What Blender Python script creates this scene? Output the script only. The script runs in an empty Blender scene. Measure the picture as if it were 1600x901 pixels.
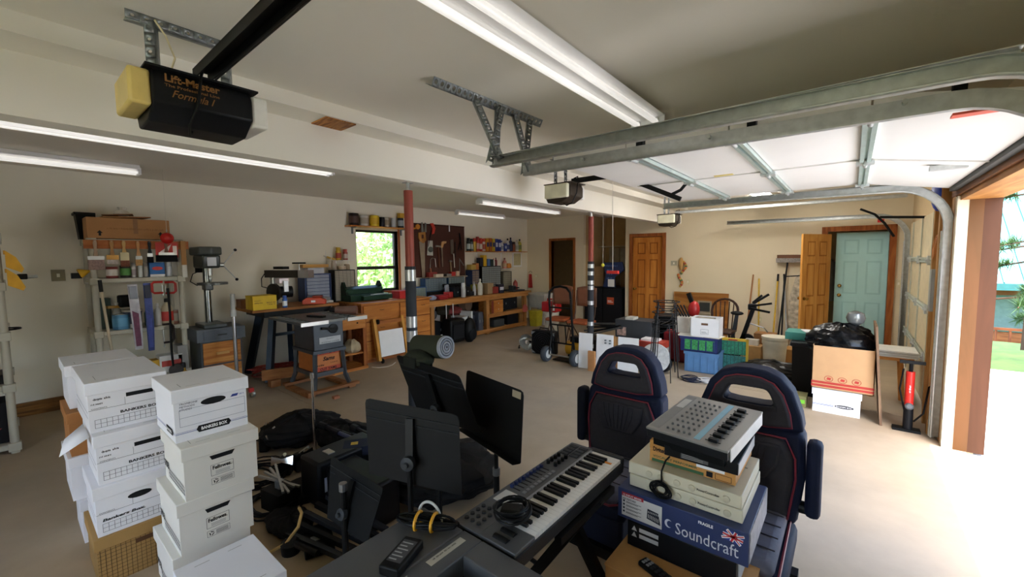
import bpy, math, random
from mathutils import Vector, Matrix
random.seed(7)
PI = math.pi
sc = bpy.context.scene
COL = sc.collection
# ---------------------------------------------------------------- camera
CAMH = 1.70
F = 650.0
RM = ((0.77425485, 0.03938726, -0.63164711), (0.63279921, -0.06351737, 0.77170636), (-0.00972516, -0.99720318, -0.07410286))
cam = bpy.data.cameras.new('camera')
cam.lens = F / 1600 * 36
cam.sensor_width = 36
cam.clip_start = 0.02
cam.clip_end = 300
co = bpy.data.objects.new('camera', cam)
COL.objects.link(co)
co.matrix_world = Matrix(((RM[0][0], -RM[0][1], -RM[0][2], 0), (RM[1][0], -RM[1][1], -RM[1][2], 0), (RM[2][0], -RM[2][1], -RM[2][2], CAMH), (0, 0, 0, 1)))
sc.camera = co
# ---------------------------------------------------------------- light
world = bpy.data.worlds.new('sky')
sc.world = world
world.use_nodes = True
wn = world.node_tree
sky = wn.nodes.new('ShaderNodeTexSky')
sky.sky_type = 'NISHITA'
sky.sun_disc = False
sky.sun_elevation = math.radians(62)
sky.sun_rotation = math.radians(150)
sky.air_density = 1.0
sky.dust_density = 2.0
wn.links.new(sky.outputs[0], wn.nodes['Background'].inputs[0])
wn.nodes['Background'].inputs[1].default_value = 0.62
sl = bpy.data.lights.new('sun', 'SUN')
sl.energy = 4.2
sl.color = (1, .97, .93)
sl.angle = .01
so = bpy.data.objects.new('sun', sl)
COL.objects.link(so)
so.rotation_euler = Vector((-.15, .03, -1)).to_track_quat('-Z', 'Y').to_euler()
vs = sc.view_settings
vs.view_transform = 'Standard'
vs.look = 'None'
vs.gamma = 1
vs.use_curve_mapping = False
vs.exposure = 1.45
sc.cycles.use_denoising = True
sc.cycles.max_bounces = 10
sc.cycles.diffuse_bounces = 7
sc.cycles.sample_clamp_indirect = 8
# ---------------------------------------------------------------- helpers
def P(px, py, **k):
    """the point where the line of sight through a photo pixel meets the plane x=, y= or z= ..."""
    a, val = list(k.items())[0]
    i = 'xyz'.index(a)
    r = (px - 800, py - 450.5, F)
    d = [sum(RM[j][q] * r[q] for q in range(3)) for j in range(3)]
    o = (0, 0, CAMH)
    t = (val - o[i]) / d[i]
    return Vector([o[j] + t * d[j] for j in range(3)])

def rgb(h):
    c = [int(h[i:i + 2], 16) / 255 for i in (0, 2, 4)]
    return tuple(x / 12.92 if x <= .04045 else ((x + .055) / 1.055) ** 2.4 for x in c)

MATS = {}
def mat(h, rough=.6, metal=0, var=.12, scale=9, bump=0, key='', emit=0, alpha=None):
    k = (h, rough, metal, var, scale, bump, key, emit, alpha)
    if k in MATS: return MATS[k]
    m = bpy.data.materials.new('surface_' + h)
    m.use_nodes = True
    nt = m.node_tree
    b = nt.nodes['Principled BSDF']
    c = rgb(h)
    b.inputs['Roughness'].default_value = rough
    b.inputs['Metallic'].default_value = metal
    if max(c) < .05: b.inputs['Specular IOR Level'].default_value = .22
    tc = nt.nodes.new('ShaderNodeTexCoord')
    n = nt.nodes.new('ShaderNodeTexNoise')
    n.inputs['Scale'].default_value = scale
    n.inputs['Detail'].default_value = 4
    nt.links.new(tc.outputs['Object'], n.inputs['Vector'])
    r = nt.nodes.new('ShaderNodeValToRGB')
    r.color_ramp.elements[0].position = .3
    r.color_ramp.elements[1].position = .7
    r.color_ramp.elements[0].color = tuple(x * (1 - var) for x in c) + (1,)
    r.color_ramp.elements[1].color = tuple(min(1, x * (1 + var * .6)) for x in c) + (1,)
    nt.links.new(n.outputs['Fac'], r.inputs[0])
    nt.links.new(r.outputs[0], b.inputs['Base Color'])
    if bump:
        bp = nt.nodes.new('ShaderNodeBump')
        bp.inputs['Strength'].default_value = bump
        bp.inputs['Distance'].default_value = .01
        n2 = nt.nodes.new('ShaderNodeTexNoise')
        n2.inputs['Scale'].default_value = scale * 6
        nt.links.new(tc.outputs['Object'], n2.inputs['Vector'])
        nt.links.new(n2.outputs['Fac'], bp.inputs['Height'])
        nt.links.new(bp.outputs[0], b.inputs['Normal'])
    if emit:
        nt.links.new(r.outputs[0], b.inputs['Emission Color'])
        b.inputs['Emission Strength'].default_value = emit
    if alpha is not None:
        b.inputs['Alpha'].default_value = alpha
    MATS[k] = m
    return m

def wood(h, h2, axis='X', scale=14, rough=.55):
    k = ('wood', h, h2, axis, scale, rough)
    if k in MATS: return MATS[k]
    m = bpy.data.materials.new('wood_' + h)
    m.use_nodes = True
    nt = m.node_tree
    b = nt.nodes['Principled BSDF']
    b.inputs['Roughness'].default_value = rough
    b.inputs['Specular IOR Level'].default_value = .25
    tc = nt.nodes.new('ShaderNodeTexCoord')
    mp = nt.nodes.new('ShaderNodeMapping')
    s = {'X': (.12, 1, 1), 'Y': (1, .12, 1), 'Z': (1, 1, .12)}[axis]
    mp.inputs['Scale'].default_value = s
    nt.links.new(tc.outputs['Object'], mp.inputs['Vector'])
    n = nt.nodes.new('ShaderNodeTexNoise')
    n.inputs['Scale'].default_value = scale
    n.inputs['Detail'].default_value = 5
    n.inputs['Distortion'].default_value = 1.2
    nt.links.new(mp.outputs[0], n.inputs['Vector'])
    r = nt.nodes.new('ShaderNodeValToRGB')
    r.color_ramp.elements[0].position = .38
    r.color_ramp.elements[1].position = .66
    r.color_ramp.elements[0].color = rgb(h2) + (1,)
    r.color_ramp.elements[1].color = rgb(h) + (1,)
    nt.links.new(n.outputs['Fac'], r.inputs[0])
    nt.links.new(r.outputs[0], b.inputs['Base Color'])
    MATS[k] = m
    return m

def glass(h='ffffff', mixf=.12, rough=.02):
    k = ('glass', h, mixf)
    if k in MATS: return MATS[k]
    m = bpy.data.materials.new('glass_' + h)
    m.use_nodes = True
    nt = m.node_tree
    nt.nodes.remove(nt.nodes['Principled BSDF'])
    o = [n for n in nt.nodes if n.type == 'OUTPUT_MATERIAL'][0]
    t = nt.nodes.new('ShaderNodeBsdfTransparent')
    t.inputs[0].default_value = rgb(h) + (1,)
    g = nt.nodes.new('ShaderNodeBsdfGlossy')
    g.inputs['Roughness'].default_value = rough
    x = nt.nodes.new('ShaderNodeMixShader')
    x.inputs[0].default_value = mixf
    nt.links.new(t.outputs[0], x.inputs[1])
    nt.links.new(g.outputs[0], x.inputs[2])
    nt.links.new(x.outputs[0], o.inputs[0])
    MATS[k] = m
    return m

class MB:
    def __init__(s):
        s.v = []; s.f = []
    def add(s, vs_, fs):
        b = len(s.v)
        s.v += [tuple(v) for v in vs_]
        s.f += [tuple(b + i for i in f) for f in fs]
        return s
    def b(s, x0, x1, y0, y1, z0, z1):
        return s.add([(x0, y0, z0), (x1, y0, z0), (x1, y1, z0), (x0, y1, z0), (x0, y0, z1), (x1, y0, z1), (x1, y1, z1), (x0, y1, z1)],
                     [(0, 3, 2, 1), (4, 5, 6, 7), (0, 1, 5, 4), (1, 2, 6, 5), (2, 3, 7, 6), (3, 0, 4, 7)])
    def box(s, c, size, rz=0, rx=0, ry=0):
        m = Matrix.Rotation(rz, 3, 'Z') @ Matrix.Rotation(ry, 3, 'Y') @ Matrix.Rotation(rx, 3, 'X')
        c = Vector(c); h = [q / 2 for q in size]
        pts = [c + m @ Vector((sx * h[0], sy * h[1], sz * h[2])) for sz in (-1, 1) for sx, sy in ((-1, -1), (1, -1), (1, 1), (-1, 1))]
        return s.add(pts, [(0, 3, 2, 1), (4, 5, 6, 7), (0, 1, 5, 4), (1, 2, 6, 5), (2, 3, 7, 6), (3, 0, 4, 7)])
    def bar(s, p, q, w, h, up=(0, 0, 1)):
        """square bar from p to q"""
        p = Vector(p); q = Vector(q); d = (q - p).normalized()
        a = d.cross(Vector(up))
        if a.length < 1e-4: a = d.cross(Vector((1, 0, 0)))
        a.normalize(); u = a.cross(d).normalized()
        pts = [e + a * (sa * w / 2) + u * (su * h / 2) for e in (p, q) for sa, su in ((-1, -1), (1, -1), (1, 1), (-1, 1))]
        return s.add(pts, [(0, 3, 2, 1), (4, 5, 6, 7), (0, 1, 5, 4), (1, 2, 6, 5), (2, 3, 7, 6), (3, 0, 4, 7)])
    def cyl(s, p, q, r, r2=None, n=12):
        p = Vector(p); q = Vector(q); r2 = r if r2 is None else r2
        d = (q - p).normalized()
        a = d.cross(Vector((0, 0, 1)))
        if a.length < 1e-3: a = Vector((1, 0, 0))
        a.normalize(); u = d.cross(a)
        ring = [(a * math.cos(2 * PI * i / n) + u * math.sin(2 * PI * i / n)) for i in range(n)]
        pts = [p + v * r for v in ring] + [q + v * r2 for v in ring]
        fs = [(i, (i + 1) % n, n + (i + 1) % n, n + i) for i in range(n)]
        fs += [tuple(range(n - 1, -1, -1)), tuple(range(n, 2 * n))]
        return s.add(pts, fs)
    def tube(s, pts, r, n=6, closed=False):
        pts = [Vector(p) for p in pts]
        m = len(pts); rings = []; a = None
        for i in range(m):
            if closed: d = pts[(i + 1) % m] - pts[i - 1]
            else: d = pts[min(i + 1, m - 1)] - pts[max(i - 1, 0)]
            d.normalize()
            if a is None:
                a = d.cross(Vector((0, 0, 1)))
                if a.length < 1e-3: a = d.cross(Vector((1, 0, 0)))
            a = a - d * a.dot(d); a.normalize(); u = d.cross(a)
            rr = r[i] if isinstance(r, (list, tuple)) else r
            rings.append([pts[i] + (a * math.cos(2 * PI * k / n) + u * math.sin(2 * PI * k / n)) * rr for k in range(n)])
        fs = []
        for i in range(m if closed else m - 1):
            j = (i + 1) % m
            fs += [(i * n + k, i * n + (k + 1) % n, j * n + (k + 1) % n, j * n + k) for k in range(n)]
        if not closed:
            fs += [tuple(range(n - 1, -1, -1)), tuple((m - 1) * n + k for k in range(n))]
        return s.add([p for q in rings for p in q], fs)
    def lathe(s, prof, o=(0, 0, 0), axis=(0, 0, 1), n=20):
        o = Vector(o); d = Vector(axis).normalized()
        a = d.cross(Vector((0, 0, 1)))
        if a.length < 1e-3: a = Vector((1, 0, 0))
        a.normalize(); u = d.cross(a)
        pts = [o + d * z + (a * math.cos(2 * PI * i / n) + u * math.sin(2 * PI * i / n)) * max(r, 1e-4) for r, z in prof for i in range(n)]
        fs = [(j * n + i, j * n + (i + 1) % n, (j + 1) * n + (i + 1) % n, (j + 1) * n + i) for j in range(len(prof) - 1) for i in range(n)]
        fs += [tuple(range(n - 1, -1, -1)), tuple((len(prof) - 1) * n + k for k in range(n))]
        return s.add(pts, fs)
    def prism(s, poly, o, r, u, t):
        """polygon poly in the plane (o; r, u), extruded by t along r x u"""
        o = Vector(o); r = Vector(r); u = Vector(u); nn = r.cross(u).normalized()
        k = len(poly)
        pts = [o + r * x + u * y for x, y in poly] + [o + r * x + u * y + nn * t for x, y in poly]
        fs = [tuple(range(k - 1, -1, -1)), tuple(range(k, 2 * k))] + [(i, (i + 1) % k, k + (i + 1) % k, k + i) for i in range(k)]
        return s.add(pts, fs)
    def grid(s, fn, nu, nv):
        pts = [fn(i / nu, j / nv) for j in range(nv + 1) for i in range(nu + 1)]
        w = nu + 1
        return s.add(pts, [(j * w + i, j * w + i + 1, (j + 1) * w + i + 1, (j + 1) * w + i) for j in range(nv) for i in range(nu)])
    def ball(s, c, r, n=14, m=9):
        c = Vector(c)
        if not isinstance(r, (tuple, list)): r = (r, r, r)
        pts = []; fs = []
        for j in range(m + 1):
            th = PI * j / m
            for i in range(n):
                ph = 2 * PI * i / n
                q = max(math.sin(th), .004)
                pts.append(c + Vector((r[0] * q * math.cos(ph), r[1] * q * math.sin(ph), -r[2] * math.cos(th))))
        for j in range(m):
            fs += [(j * n + i, j * n + (i + 1) % n, (j + 1) * n + (i + 1) % n, (j + 1) * n + i) for i in range(n)]
        return s.add(pts, fs)
    def mesh(s, name):
        me = bpy.data.meshes.new(name)
        me.from_pydata(s.v, [], s.f)
        me.shade_smooth()
        me.set_sharp_from_angle(angle=.6)
        me.update()
        return me
    def build(s, name, m, parent=None, bevel=0, sub=0, loc=None, rz=0, **tagkw):
        o = bpy.data.objects.new(name, s.mesh(name))
        o.data.materials.append(m)
        COL.objects.link(o)
        o.parent = parent
        if loc is not None: o.location = loc
        if rz: o.rotation_euler.z = rz
        if bevel:
            md = o.modifiers.new('bevel', 'BEVEL'); md.width = bevel; md.segments = 2; md.limit_method = 'ANGLE'
        if sub:
            md = o.modifiers.new('smooth', 'SUBSURF'); md.levels = sub; md.render_levels = sub
        if tagkw: tag(o, **tagkw)
        return o

def tag(o, label=None, cat=None, group=None, kind=None):
    if label: o['label'] = label
    if cat: o['category'] = cat
    if group: o['group'] = group
    if kind: o['kind'] = kind
    return o

def thing(name, label, cat, loc=(0, 0, 0), rz=0, group=None):
    o = bpy.data.objects.new(name, None)
    o.empty_display_size = .05
    COL.objects.link(o)
    o.location = loc
    o.rotation_euler.z = rz
    return tag(o, label, cat, group)

def struct(name, mb, m, label=None, parent=None, **k):
    o = mb.build(name, m, parent, **k)
    if parent is None: tag(o, label or None, None, None, 'structure')
    return o

def copy_tree(o, parent=None):
    c = o.copy()
    COL.objects.link(c)
    c.parent = parent
    for ch in list(o.children): copy_tree(ch, c)
    return c

def text(s, size, m, parent, o, r, u, name='lettering', align='LEFT', bold=0, shear=0, width=None, off=.0012):
    cu = bpy.data.curves.new('t', 'FONT')
    cu.body = s; cu.size = size; cu.align_x = align; cu.offset = bold * size; cu.shear = shear
    cu.resolution_u = 2
    t = bpy.data.objects.new('t', cu)
    COL.objects.link(t)
    dg = bpy.context.evaluated_depsgraph_get()
    me = bpy.data.meshes.new_from_object(t.evaluated_get(dg))
    bpy.data.objects.remove(t)
    bpy.data.curves.remove(cu)
    r = Vector(r).normalized(); u = Vector(u).normalized(); n = r.cross(u); o = Vector(o)
    k = 1
    if width and len(me.vertices):
        xs = [v.co.x for v in me.vertices]
        k = width / max(1e-6, max(xs) - min(xs))
    for v in me.vertices:
        v.co = o + r * v.co.x * k + u * v.co.y + n * off
    me.materials.clear()
    me.materials.append(m)
    ob = bpy.data.objects.new(name, me)
    COL.objects.link(ob)
    ob.parent = parent
    return ob

class PR:
    """flat print on a face: rectangles in a plane (o; r, u)"""
    def __init__(s, o, r, u, off=.001):
        s.o = Vector(o); s.r = Vector(r).normalized(); s.u = Vector(u).normalized(); s.n = s.r.cross(s.u); s.off = off; s.mb = MB()
    def pt(s, x, y): return s.o + s.r * x + s.u * y + s.n * s.off
    def rect(s, x0, y0, x1, y1):
        s.mb.add([s.pt(x0, y0), s.pt(x1, y0), s.pt(x1, y1), s.pt(x0, y1)], [(0, 1, 2, 3)]); return s
    def poly(s, pts):
        s.mb.add([s.pt(*p) for p in pts], [tuple(range(len(pts)))]); return s
    def line(s, x0, y0, x1, y1, w=.0015):
        d = Vector((x1 - x0, y1 - y0)).normalized() * (w / 2)
        return s.poly([(x0 - d.y, y0 + d.x), (x0 + d.y, y0 - d.x), (x1 + d.y, y1 - d.x), (x1 - d.y, y1 + d.x)])
    def frame(s, x0, y0, x1, y1, w=.0015):
        return s.line(x0, y0, x1, y0, w).line(x1, y0, x1, y1, w).line(x1, y1, x0, y1, w).line(x0, y1, x0, y0, w)
    def ell(s, cx, cy, rx, ry, n=20):
        return s.poly([(cx + rx * math.cos(2 * PI * i / n), cy + ry * math.sin(2 * PI * i / n)) for i in range(n)])
    def build(s, m, parent, name='print'): return s.mb.build(name, m, parent)

def marks(m, parent, o, r, u, w, h, seed=1, name='faint_print'):
    """print too small to read: a row of short strokes"""
    rnd = random.Random(seed); p = PR(o, r, u, .0014); x = 0
    while x < w:
        s_ = rnd.uniform(.25, .6) * h
        p.rect(x, rnd.uniform(0, .25) * h, min(x + s_ * .45, w), h * rnd.uniform(.6, 1)); x += s_ * (1.6 if rnd.random() < .2 else .8)
    return p.build(m, parent, name)

def arc(c, r, a0, a1, n, ax=(1, 0, 0), ay=(0, 0, 1)):
    c = Vector(c); ax = Vector(ax); ay = Vector(ay)
    return [c + ax * (r * math.cos(a0 + (a1 - a0) * i / n)) + ay * (r * math.sin(a0 + (a1 - a0) * i / n)) for i in range(n + 1)]

ORD = ['first', 'second', 'third', 'fourth', 'fifth', 'sixth', 'seventh', 'eighth', 'ninth', 'tenth', 'eleventh', 'twelfth', 'thirteenth', 'fourteenth', 'fifteenth', 'sixteenth', 'seventeenth', 'eighteenth', 'nineteenth', 'twentieth']
# common materials
WALL = mat('e6dfcd', .85, var=.03, scale=1.5, bump=.05)
CEIL = mat('eae5d8', .9, var=.03, scale=1.2)
BLK = mat('0a0b0c', .5)
BLK2 = mat('141518', .45)
DKGREY = mat('34373b', .5)
GREY = mat('6f7376', .5)
STEEL = mat('b9bcba', .32, .9, var=.15, scale=20)
GALV = mat('c6c9c7', .42, .45, var=.15, scale=25)
CHROME = mat('e4e6e8', .12, 1, var=.03)
WHITE = mat('eeeeee', .55, var=.03)
CARD = mat('b98a56', .8, var=.08, scale=5)
PINE = wood('d79a50', 'b9722f', 'Z')
PINEX = wood('d79a50', 'b9722f', 'X')
PINEY = wood('cf8f48', 'a9642a', 'Y')
CEDAR = wood('a8652f', '84461d', 'Z')
CEDARY = wood('b5713a', '8f5024', 'Y')
RED = mat('b8201c', .4)
INK = mat('1a1a1c', .7, var=.02)
BEIGE = mat('b6b2a2', .5, var=.05)
# ================================================================ the setting
XL, XR, YF, YN, ZC = -7.05, .70, 9.30, -2.7, 2.75
conc = bpy.data.materials.new('concrete')
conc.use_nodes = True
nt = conc.node_tree
b_ = nt.nodes['Principled BSDF']
b_.inputs['Roughness'].default_value = .7
b_.inputs['Specular IOR Level'].default_value = .25
tc = nt.nodes.new('ShaderNodeTexCoord')
n1 = nt.nodes.new('ShaderNodeTexNoise'); n1.inputs['Scale'].default_value = 1.1; n1.inputs['Detail'].default_value = 8; n1.inputs['Roughness'].default_value = .65
n2 = nt.nodes.new('ShaderNodeTexNoise'); n2.inputs['Scale'].default_value = .35; n2.inputs['Detail'].default_value = 3
for n_ in (n1, n2): nt.links.new(tc.outputs['Object'], n_.inputs['Vector'])
r1 = nt.nodes.new('ShaderNodeValToRGB')
r1.color_ramp.elements[0].position = .32; r1.color_ramp.elements[1].position = .68
r1.color_ramp.elements[0].color = rgb('96846a') + (1,); r1.color_ramp.elements[1].color = rgb('bda688') + (1,)
r2 = nt.nodes.new('ShaderNodeValToRGB')
r2.color_ramp.elements[0].position = .35; r2.color_ramp.elements[1].position = .65
r2.color_ramp.elements[0].color = rgb('a5a097') + (1,); r2.color_ramp.elements[1].color = rgb('ae9a7b') + (1,)
mx = nt.nodes.new('ShaderNodeMix'); mx.data_type = 'RGBA'; mx.inputs[0].default_value = .5
nt.links.new(n1.outputs['Fac'], r1.inputs[0]); nt.links.new(n2.outputs['Fac'], r2.inputs[0])
nt.links.new(r1.outputs[0], mx.inputs[6]); nt.links.new(r2.outputs[0], mx.inputs[7])
nt.links.new(mx.outputs[2], b_.inputs['Base Color'])
fl = struct('floor', MB().b(XL - .2, .82, YN - .2, YF + 2.2, -.2, -.012), mat('7d6c58', .9), 'smooth tan concrete garage floor with a saw cut joint')
xs = [XL - .2, .82]; ys = [YN - .2, 2.19, 5.9, YF + 2.2]
for i in range(1):
    for j in range(3):
        MB().b(xs[i] + .003, xs[i + 1] - .003, ys[j] + .003, ys[j + 1] - .003, -.012, 0).build('slab', conc, fl)
struct('ceiling', MB().b(XL - .2, XR + .3, YN - .2, YF + 2.2, ZC, ZC + .15), CEIL, 'white painted drywall ceiling')
def wall_boxes(mb, a0, a1, z0, z1, holes, mk):
    """a wall running along one axis, cut by holes (a0, a1, z0, z1)"""
    holes = sorted(holes)
    cur = a0
    for h in holes:
        if h[0] > cur: mk(mb, cur, h[0], z0, z1)
        if h[2] > z0: mk(mb, h[0], h[1], z0, h[2])
        if h[3] < z1: mk(mb, h[0], h[1], h[3], z1)
        cur = h[1]
    if cur < a1: mk(mb, cur, a1, z0, z1)
WIN = (4.12, 5.02, 1.08, 2.24)
mb = MB(); wall_boxes(mb, YN - .2, YF + 2.2, -.1, ZC, [WIN], lambda m, a, b, c, d: m.b(XL - .15, XL, a, b, c, d))
struct('wall_left', mb, WALL, 'long cream drywall wall behind the workbench')
mb = MB(); wall_boxes(mb, XL, 1.0, -.1, ZC, [(-6.24, -5.56, 0, 2.13), (-5.27, -4.15, 0, ZC), (-3.97, -3.28, 0, 2.14), (-.36, .46, 0, 2.10)],
                      lambda m, a, b, c, d: m.b(a, b, YF, YF + .12, c, d))
struct('wall_far', mb, mat('ddd0b4', .85, var=.03, scale=1.5, bump=.05), 'cream far wall with doors and an alcove')
# alcove and rooms behind the far wall
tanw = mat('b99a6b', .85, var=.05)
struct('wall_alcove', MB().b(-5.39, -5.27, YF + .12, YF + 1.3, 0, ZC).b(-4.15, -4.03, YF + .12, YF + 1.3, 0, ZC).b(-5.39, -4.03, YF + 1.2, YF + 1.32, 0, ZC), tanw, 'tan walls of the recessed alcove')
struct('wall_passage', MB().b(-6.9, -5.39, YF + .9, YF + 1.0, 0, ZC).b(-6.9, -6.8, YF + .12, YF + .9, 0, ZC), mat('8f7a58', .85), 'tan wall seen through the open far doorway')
struct('wall_backing', MB().b(-4.03, -.6, YF + .6, YF + .7, 0, ZC), tanw, 'tan backing wall added behind the closed pine door to block stray daylight')  # unseen wall, added to stop daylight leaking in around the pine door
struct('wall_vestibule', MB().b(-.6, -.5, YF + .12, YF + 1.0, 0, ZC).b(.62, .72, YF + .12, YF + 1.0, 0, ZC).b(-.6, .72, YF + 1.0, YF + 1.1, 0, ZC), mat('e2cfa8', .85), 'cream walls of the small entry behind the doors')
# right wall with three garage openings
B1, B2, B3 = (-.80, 1.92), (2.55, 5.15), (5.95, 8.75)
ZH = 2.15
mb = MB(); wall_boxes(mb, YN - .2, YF, -.1, ZC, [(B1[0], B1[1], -.1, ZH), (B2[0], B2[1], -.1, ZH), (B3[0], B3[1], -.1, ZH)], lambda m, a, b, c, d: m.b(XR + .02, XR + .16, a, b, c, d))
struct('wall_right', mb, mat('cdb58c', .85, var=.05), 'right wall carrying the garage door openings')
mb = MB(); wall_boxes(mb, XL, XR + .1, -.1, ZC, [(-2.7, -1.2, .5, 2.35), (-1.0, .5, 0.5, 2.35)], lambda m, a, b, c, d: m.b(a, b, YN - .15, YN, c, d))
struct('wall_near', mb, WALL, 'cream wall behind the viewer with tall windows added for daylight')
for n, (a, b) in enumerate(((-2.7, -1.2), (-1.0, .5))):  # unseen windows, added as a second source of daylight
    w = struct('window_%d' % (n + 2), MB().b(a, b, YN - .1, YN - .05, .5, .55).b(a, b, YN - .1, YN - .05, 2.3, 2.35).b(a, a + .05, YN - .1, YN - .05, .5, 2.35).b(b - .05, b, YN - .1, YN - .05, .5, 2.35), WHITE, 'white framed window added behind the viewer for daylight')
    MB().b(a + .05, b - .05, YN - .08, YN - .075, .55, 2.3).build('pane', glass(), w)
# beam with its stepped soffit
struct('trim_1', MB().b(-3.15, -3.0, YN, YF, 2.37, ZC).b(-3.0, -2.76, YN, YF, 2.66, ZC), CEIL, 'white drywall beam with a stepped soffit across the ceiling')
osb = MB().b(-2.99, -2.78, 1.44, 1.66, 2.652, 2.66)
struct('trim_2', osb, wood('c98a45', '7a4717', 'X', 30), 'square patch of bare strand board under the soffit')
# window in the left wall
w = struct('window_1', MB().b(XL - .12, XL - .06, WIN[0], WIN[0] + .04, WIN[2], WIN[3]).b(XL - .12, XL - .06, WIN[1] - .04, WIN[1], WIN[2], WIN[3])
           .b(XL - .12, XL - .06, WIN[0], WIN[1], WIN[2], WIN[2] + .04).b(XL - .12, XL - .06, WIN[0], WIN[1], WIN[3] - .04, WIN[3]).b(XL - .11, XL - .05, WIN[0], WIN[1], 1.5, 1.56), mat('2a2623', .4), 'dark framed sliding sash window over the workbench')
MB().b(XL - .10, XL - .095, WIN[0] + .04, WIN[1] - .04, WIN[2] + .04, 1.5).build('pane', glass(), w)
MB().b(XL - .09, XL - .085, WIN[0] + .04, WIN[1] - .04, 1.56, WIN[3] - .04).build('pane', glass(), w)
MB().b(XL - .13, XL + .015, WIN[1], WIN[1] + .05, WIN[2] - .03, WIN[3] + .05).build('window_casing', CEDAR, w)
MB().b(XL - .13, XL + .01, WIN[0] - .04, WIN[1], WIN[3], WIN[3] + .05).build('window_casing', wood('d8cdb8', 'c7b99c', 'Y'), w)
MB().b(XL - .13, XL + .02, WIN[0] - .04, WIN[1] + .05, WIN[2] - .05, WIN[2]).build('window_sill', CEDARY, w)
# low timber along the left wall
struct('baseboard_left', MB().b(XL, XL + .045, YN, 1.3, .06, .15).b(XL, XL + .03, YN, 1.3, 0, .055), wood('9b6a33', '6d451d', 'Y'), 'brown timber strip along the foot of the left wall')
# openings: timber jambs and headers of the middle bay
CW = mat('d9cdb2', .7)
struct('trim_3', MB().b(.665, .735, 5.13, 5.22, 0, 2.18), CW, 'cream painted edge board of the open bay')
struct('trim_4', MB().b(.735, .82, 5.128, 5.22, 0, 2.16), wood('6e4624', '62401f', 'Z', 7), 'brown timber jamb board of the open bay')
struct('trim_5', MB().b(.82, .92, 5.134, 5.22, 0, 2.16), wood('55311a', '4b2b15', 'Z', 7), 'darker outer jamb board of the open bay')
struct('trim_6', MB().b(.66, .72, 2.3, 5.4, 2.19, 2.36), wood('8a5527', '693b17', 'Y'), 'long brown timber header beam over the open bay')
struct('trim_7', MB().b(.68, .92, 2.5, 5.2, 2.145, 2.19), wood('b07a3c', '945f28', 'Y'), 'pale timber soffit board of the open bay')
struct('trim_8', MB().b(.62, .90, 2.42, 2.56, 0, 2.16), CEDAR, 'timber jamb of the open bay beside the viewer')
struct('trim_9', MB().b(.60, .70, 5.42, 5.50, 0, ZC).b(.60, .70, 5.75, 5.82, 0, ZC).b(.665, .70, 5.22, 5.95, 0, ZC), wood('b98a4f', '9a6c35', 'Z'), 'bare stud framing between the garage doors')
# doors on the far wall
def casing(name, x0, x1, z1, label, w=.075):
    struct(name, MB().b(x0 - w, x0, YF - .03, YF + .13, 0, z1 + w).b(x1, x1 + w, YF - .03, YF + .13, 0, z1 + w).b(x0, x1, YF - .03, YF + .13, z1, z1 + w), CEDAR, label)
def door_leaf(name, wdt, hgt, m, pm, label, panels, knob, matrix, bolt=False):
    """six panel door: local x along the width, y thickness"""
    body = MB().b(0, wdt, 0, .035, .01, hgt)
    o = struct(name, body, m, label)
    o.matrix_world = matrix
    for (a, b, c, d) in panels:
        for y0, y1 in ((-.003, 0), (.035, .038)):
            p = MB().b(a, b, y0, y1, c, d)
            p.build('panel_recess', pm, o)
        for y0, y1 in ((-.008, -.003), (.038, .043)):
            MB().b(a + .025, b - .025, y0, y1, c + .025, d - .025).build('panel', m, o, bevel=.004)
    brass = mat('b58f4a', .25, .9)
    for z in ([.95] + ([1.12] if bolt else [])):
        for sgn, yy in ((-1, 0), (1, .035)):
            MB().lathe([(.03, 0), (.03, .008), (.012, .012), (.012, .035), (.027, .045), (.027, .06), (.015, .07)], (knob, yy, z), (0, sgn, 0)).build('knob', brass, o)
    return o
def six(w, h):
    a, g = .11, .1
    c = w / 2
    out = []
    for x0, x1 in ((a, c - g / 2), (c + g / 2, w - a)):
        out += [(x0, x1, h - .38, h - .12), (x0, x1, .98, h - .5), (x0, x1, .22, .84)]
    return out
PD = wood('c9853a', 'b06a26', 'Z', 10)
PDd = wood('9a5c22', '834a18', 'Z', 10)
casing('trim_10', -3.97, -3.28, 2.14, 'stained timber casing of the closed pine door')
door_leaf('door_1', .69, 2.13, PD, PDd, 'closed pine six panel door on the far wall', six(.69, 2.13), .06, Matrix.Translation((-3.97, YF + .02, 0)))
casing('trim_11', -6.24, -5.56, 2.13, 'stained timber casing of the dim open doorway', .06)
casing('trim_12', -.36, .46, 2.10, 'stained timber casing around the blue door', .085)
door_leaf('door_2', .74, 2.06, mat('b4e0df', .4, var=.03), mat('a3d2d2', .4, var=.03), 'pale blue six panel entry door', six(.74, 2.06), .07, Matrix.Translation((-.24, YF + .22, .02)), True)
hx, hy = -.33, 9.22
fx, fy = -.69, 8.62
ang = math.atan2(fy - hy, fx - hx)
door_leaf('door_3', .70, 2.05, wood('dca458', 'c98b40', 'Z', 10), wood('b97a34', 'a3672a', 'Z', 10), 'pale pine six panel door swung open beside the blue door', six(.70, 2.05), .63, Matrix.Translation((hx, hy, 0)) @ Matrix.Rotation(ang, 4, 'Z'))
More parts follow.
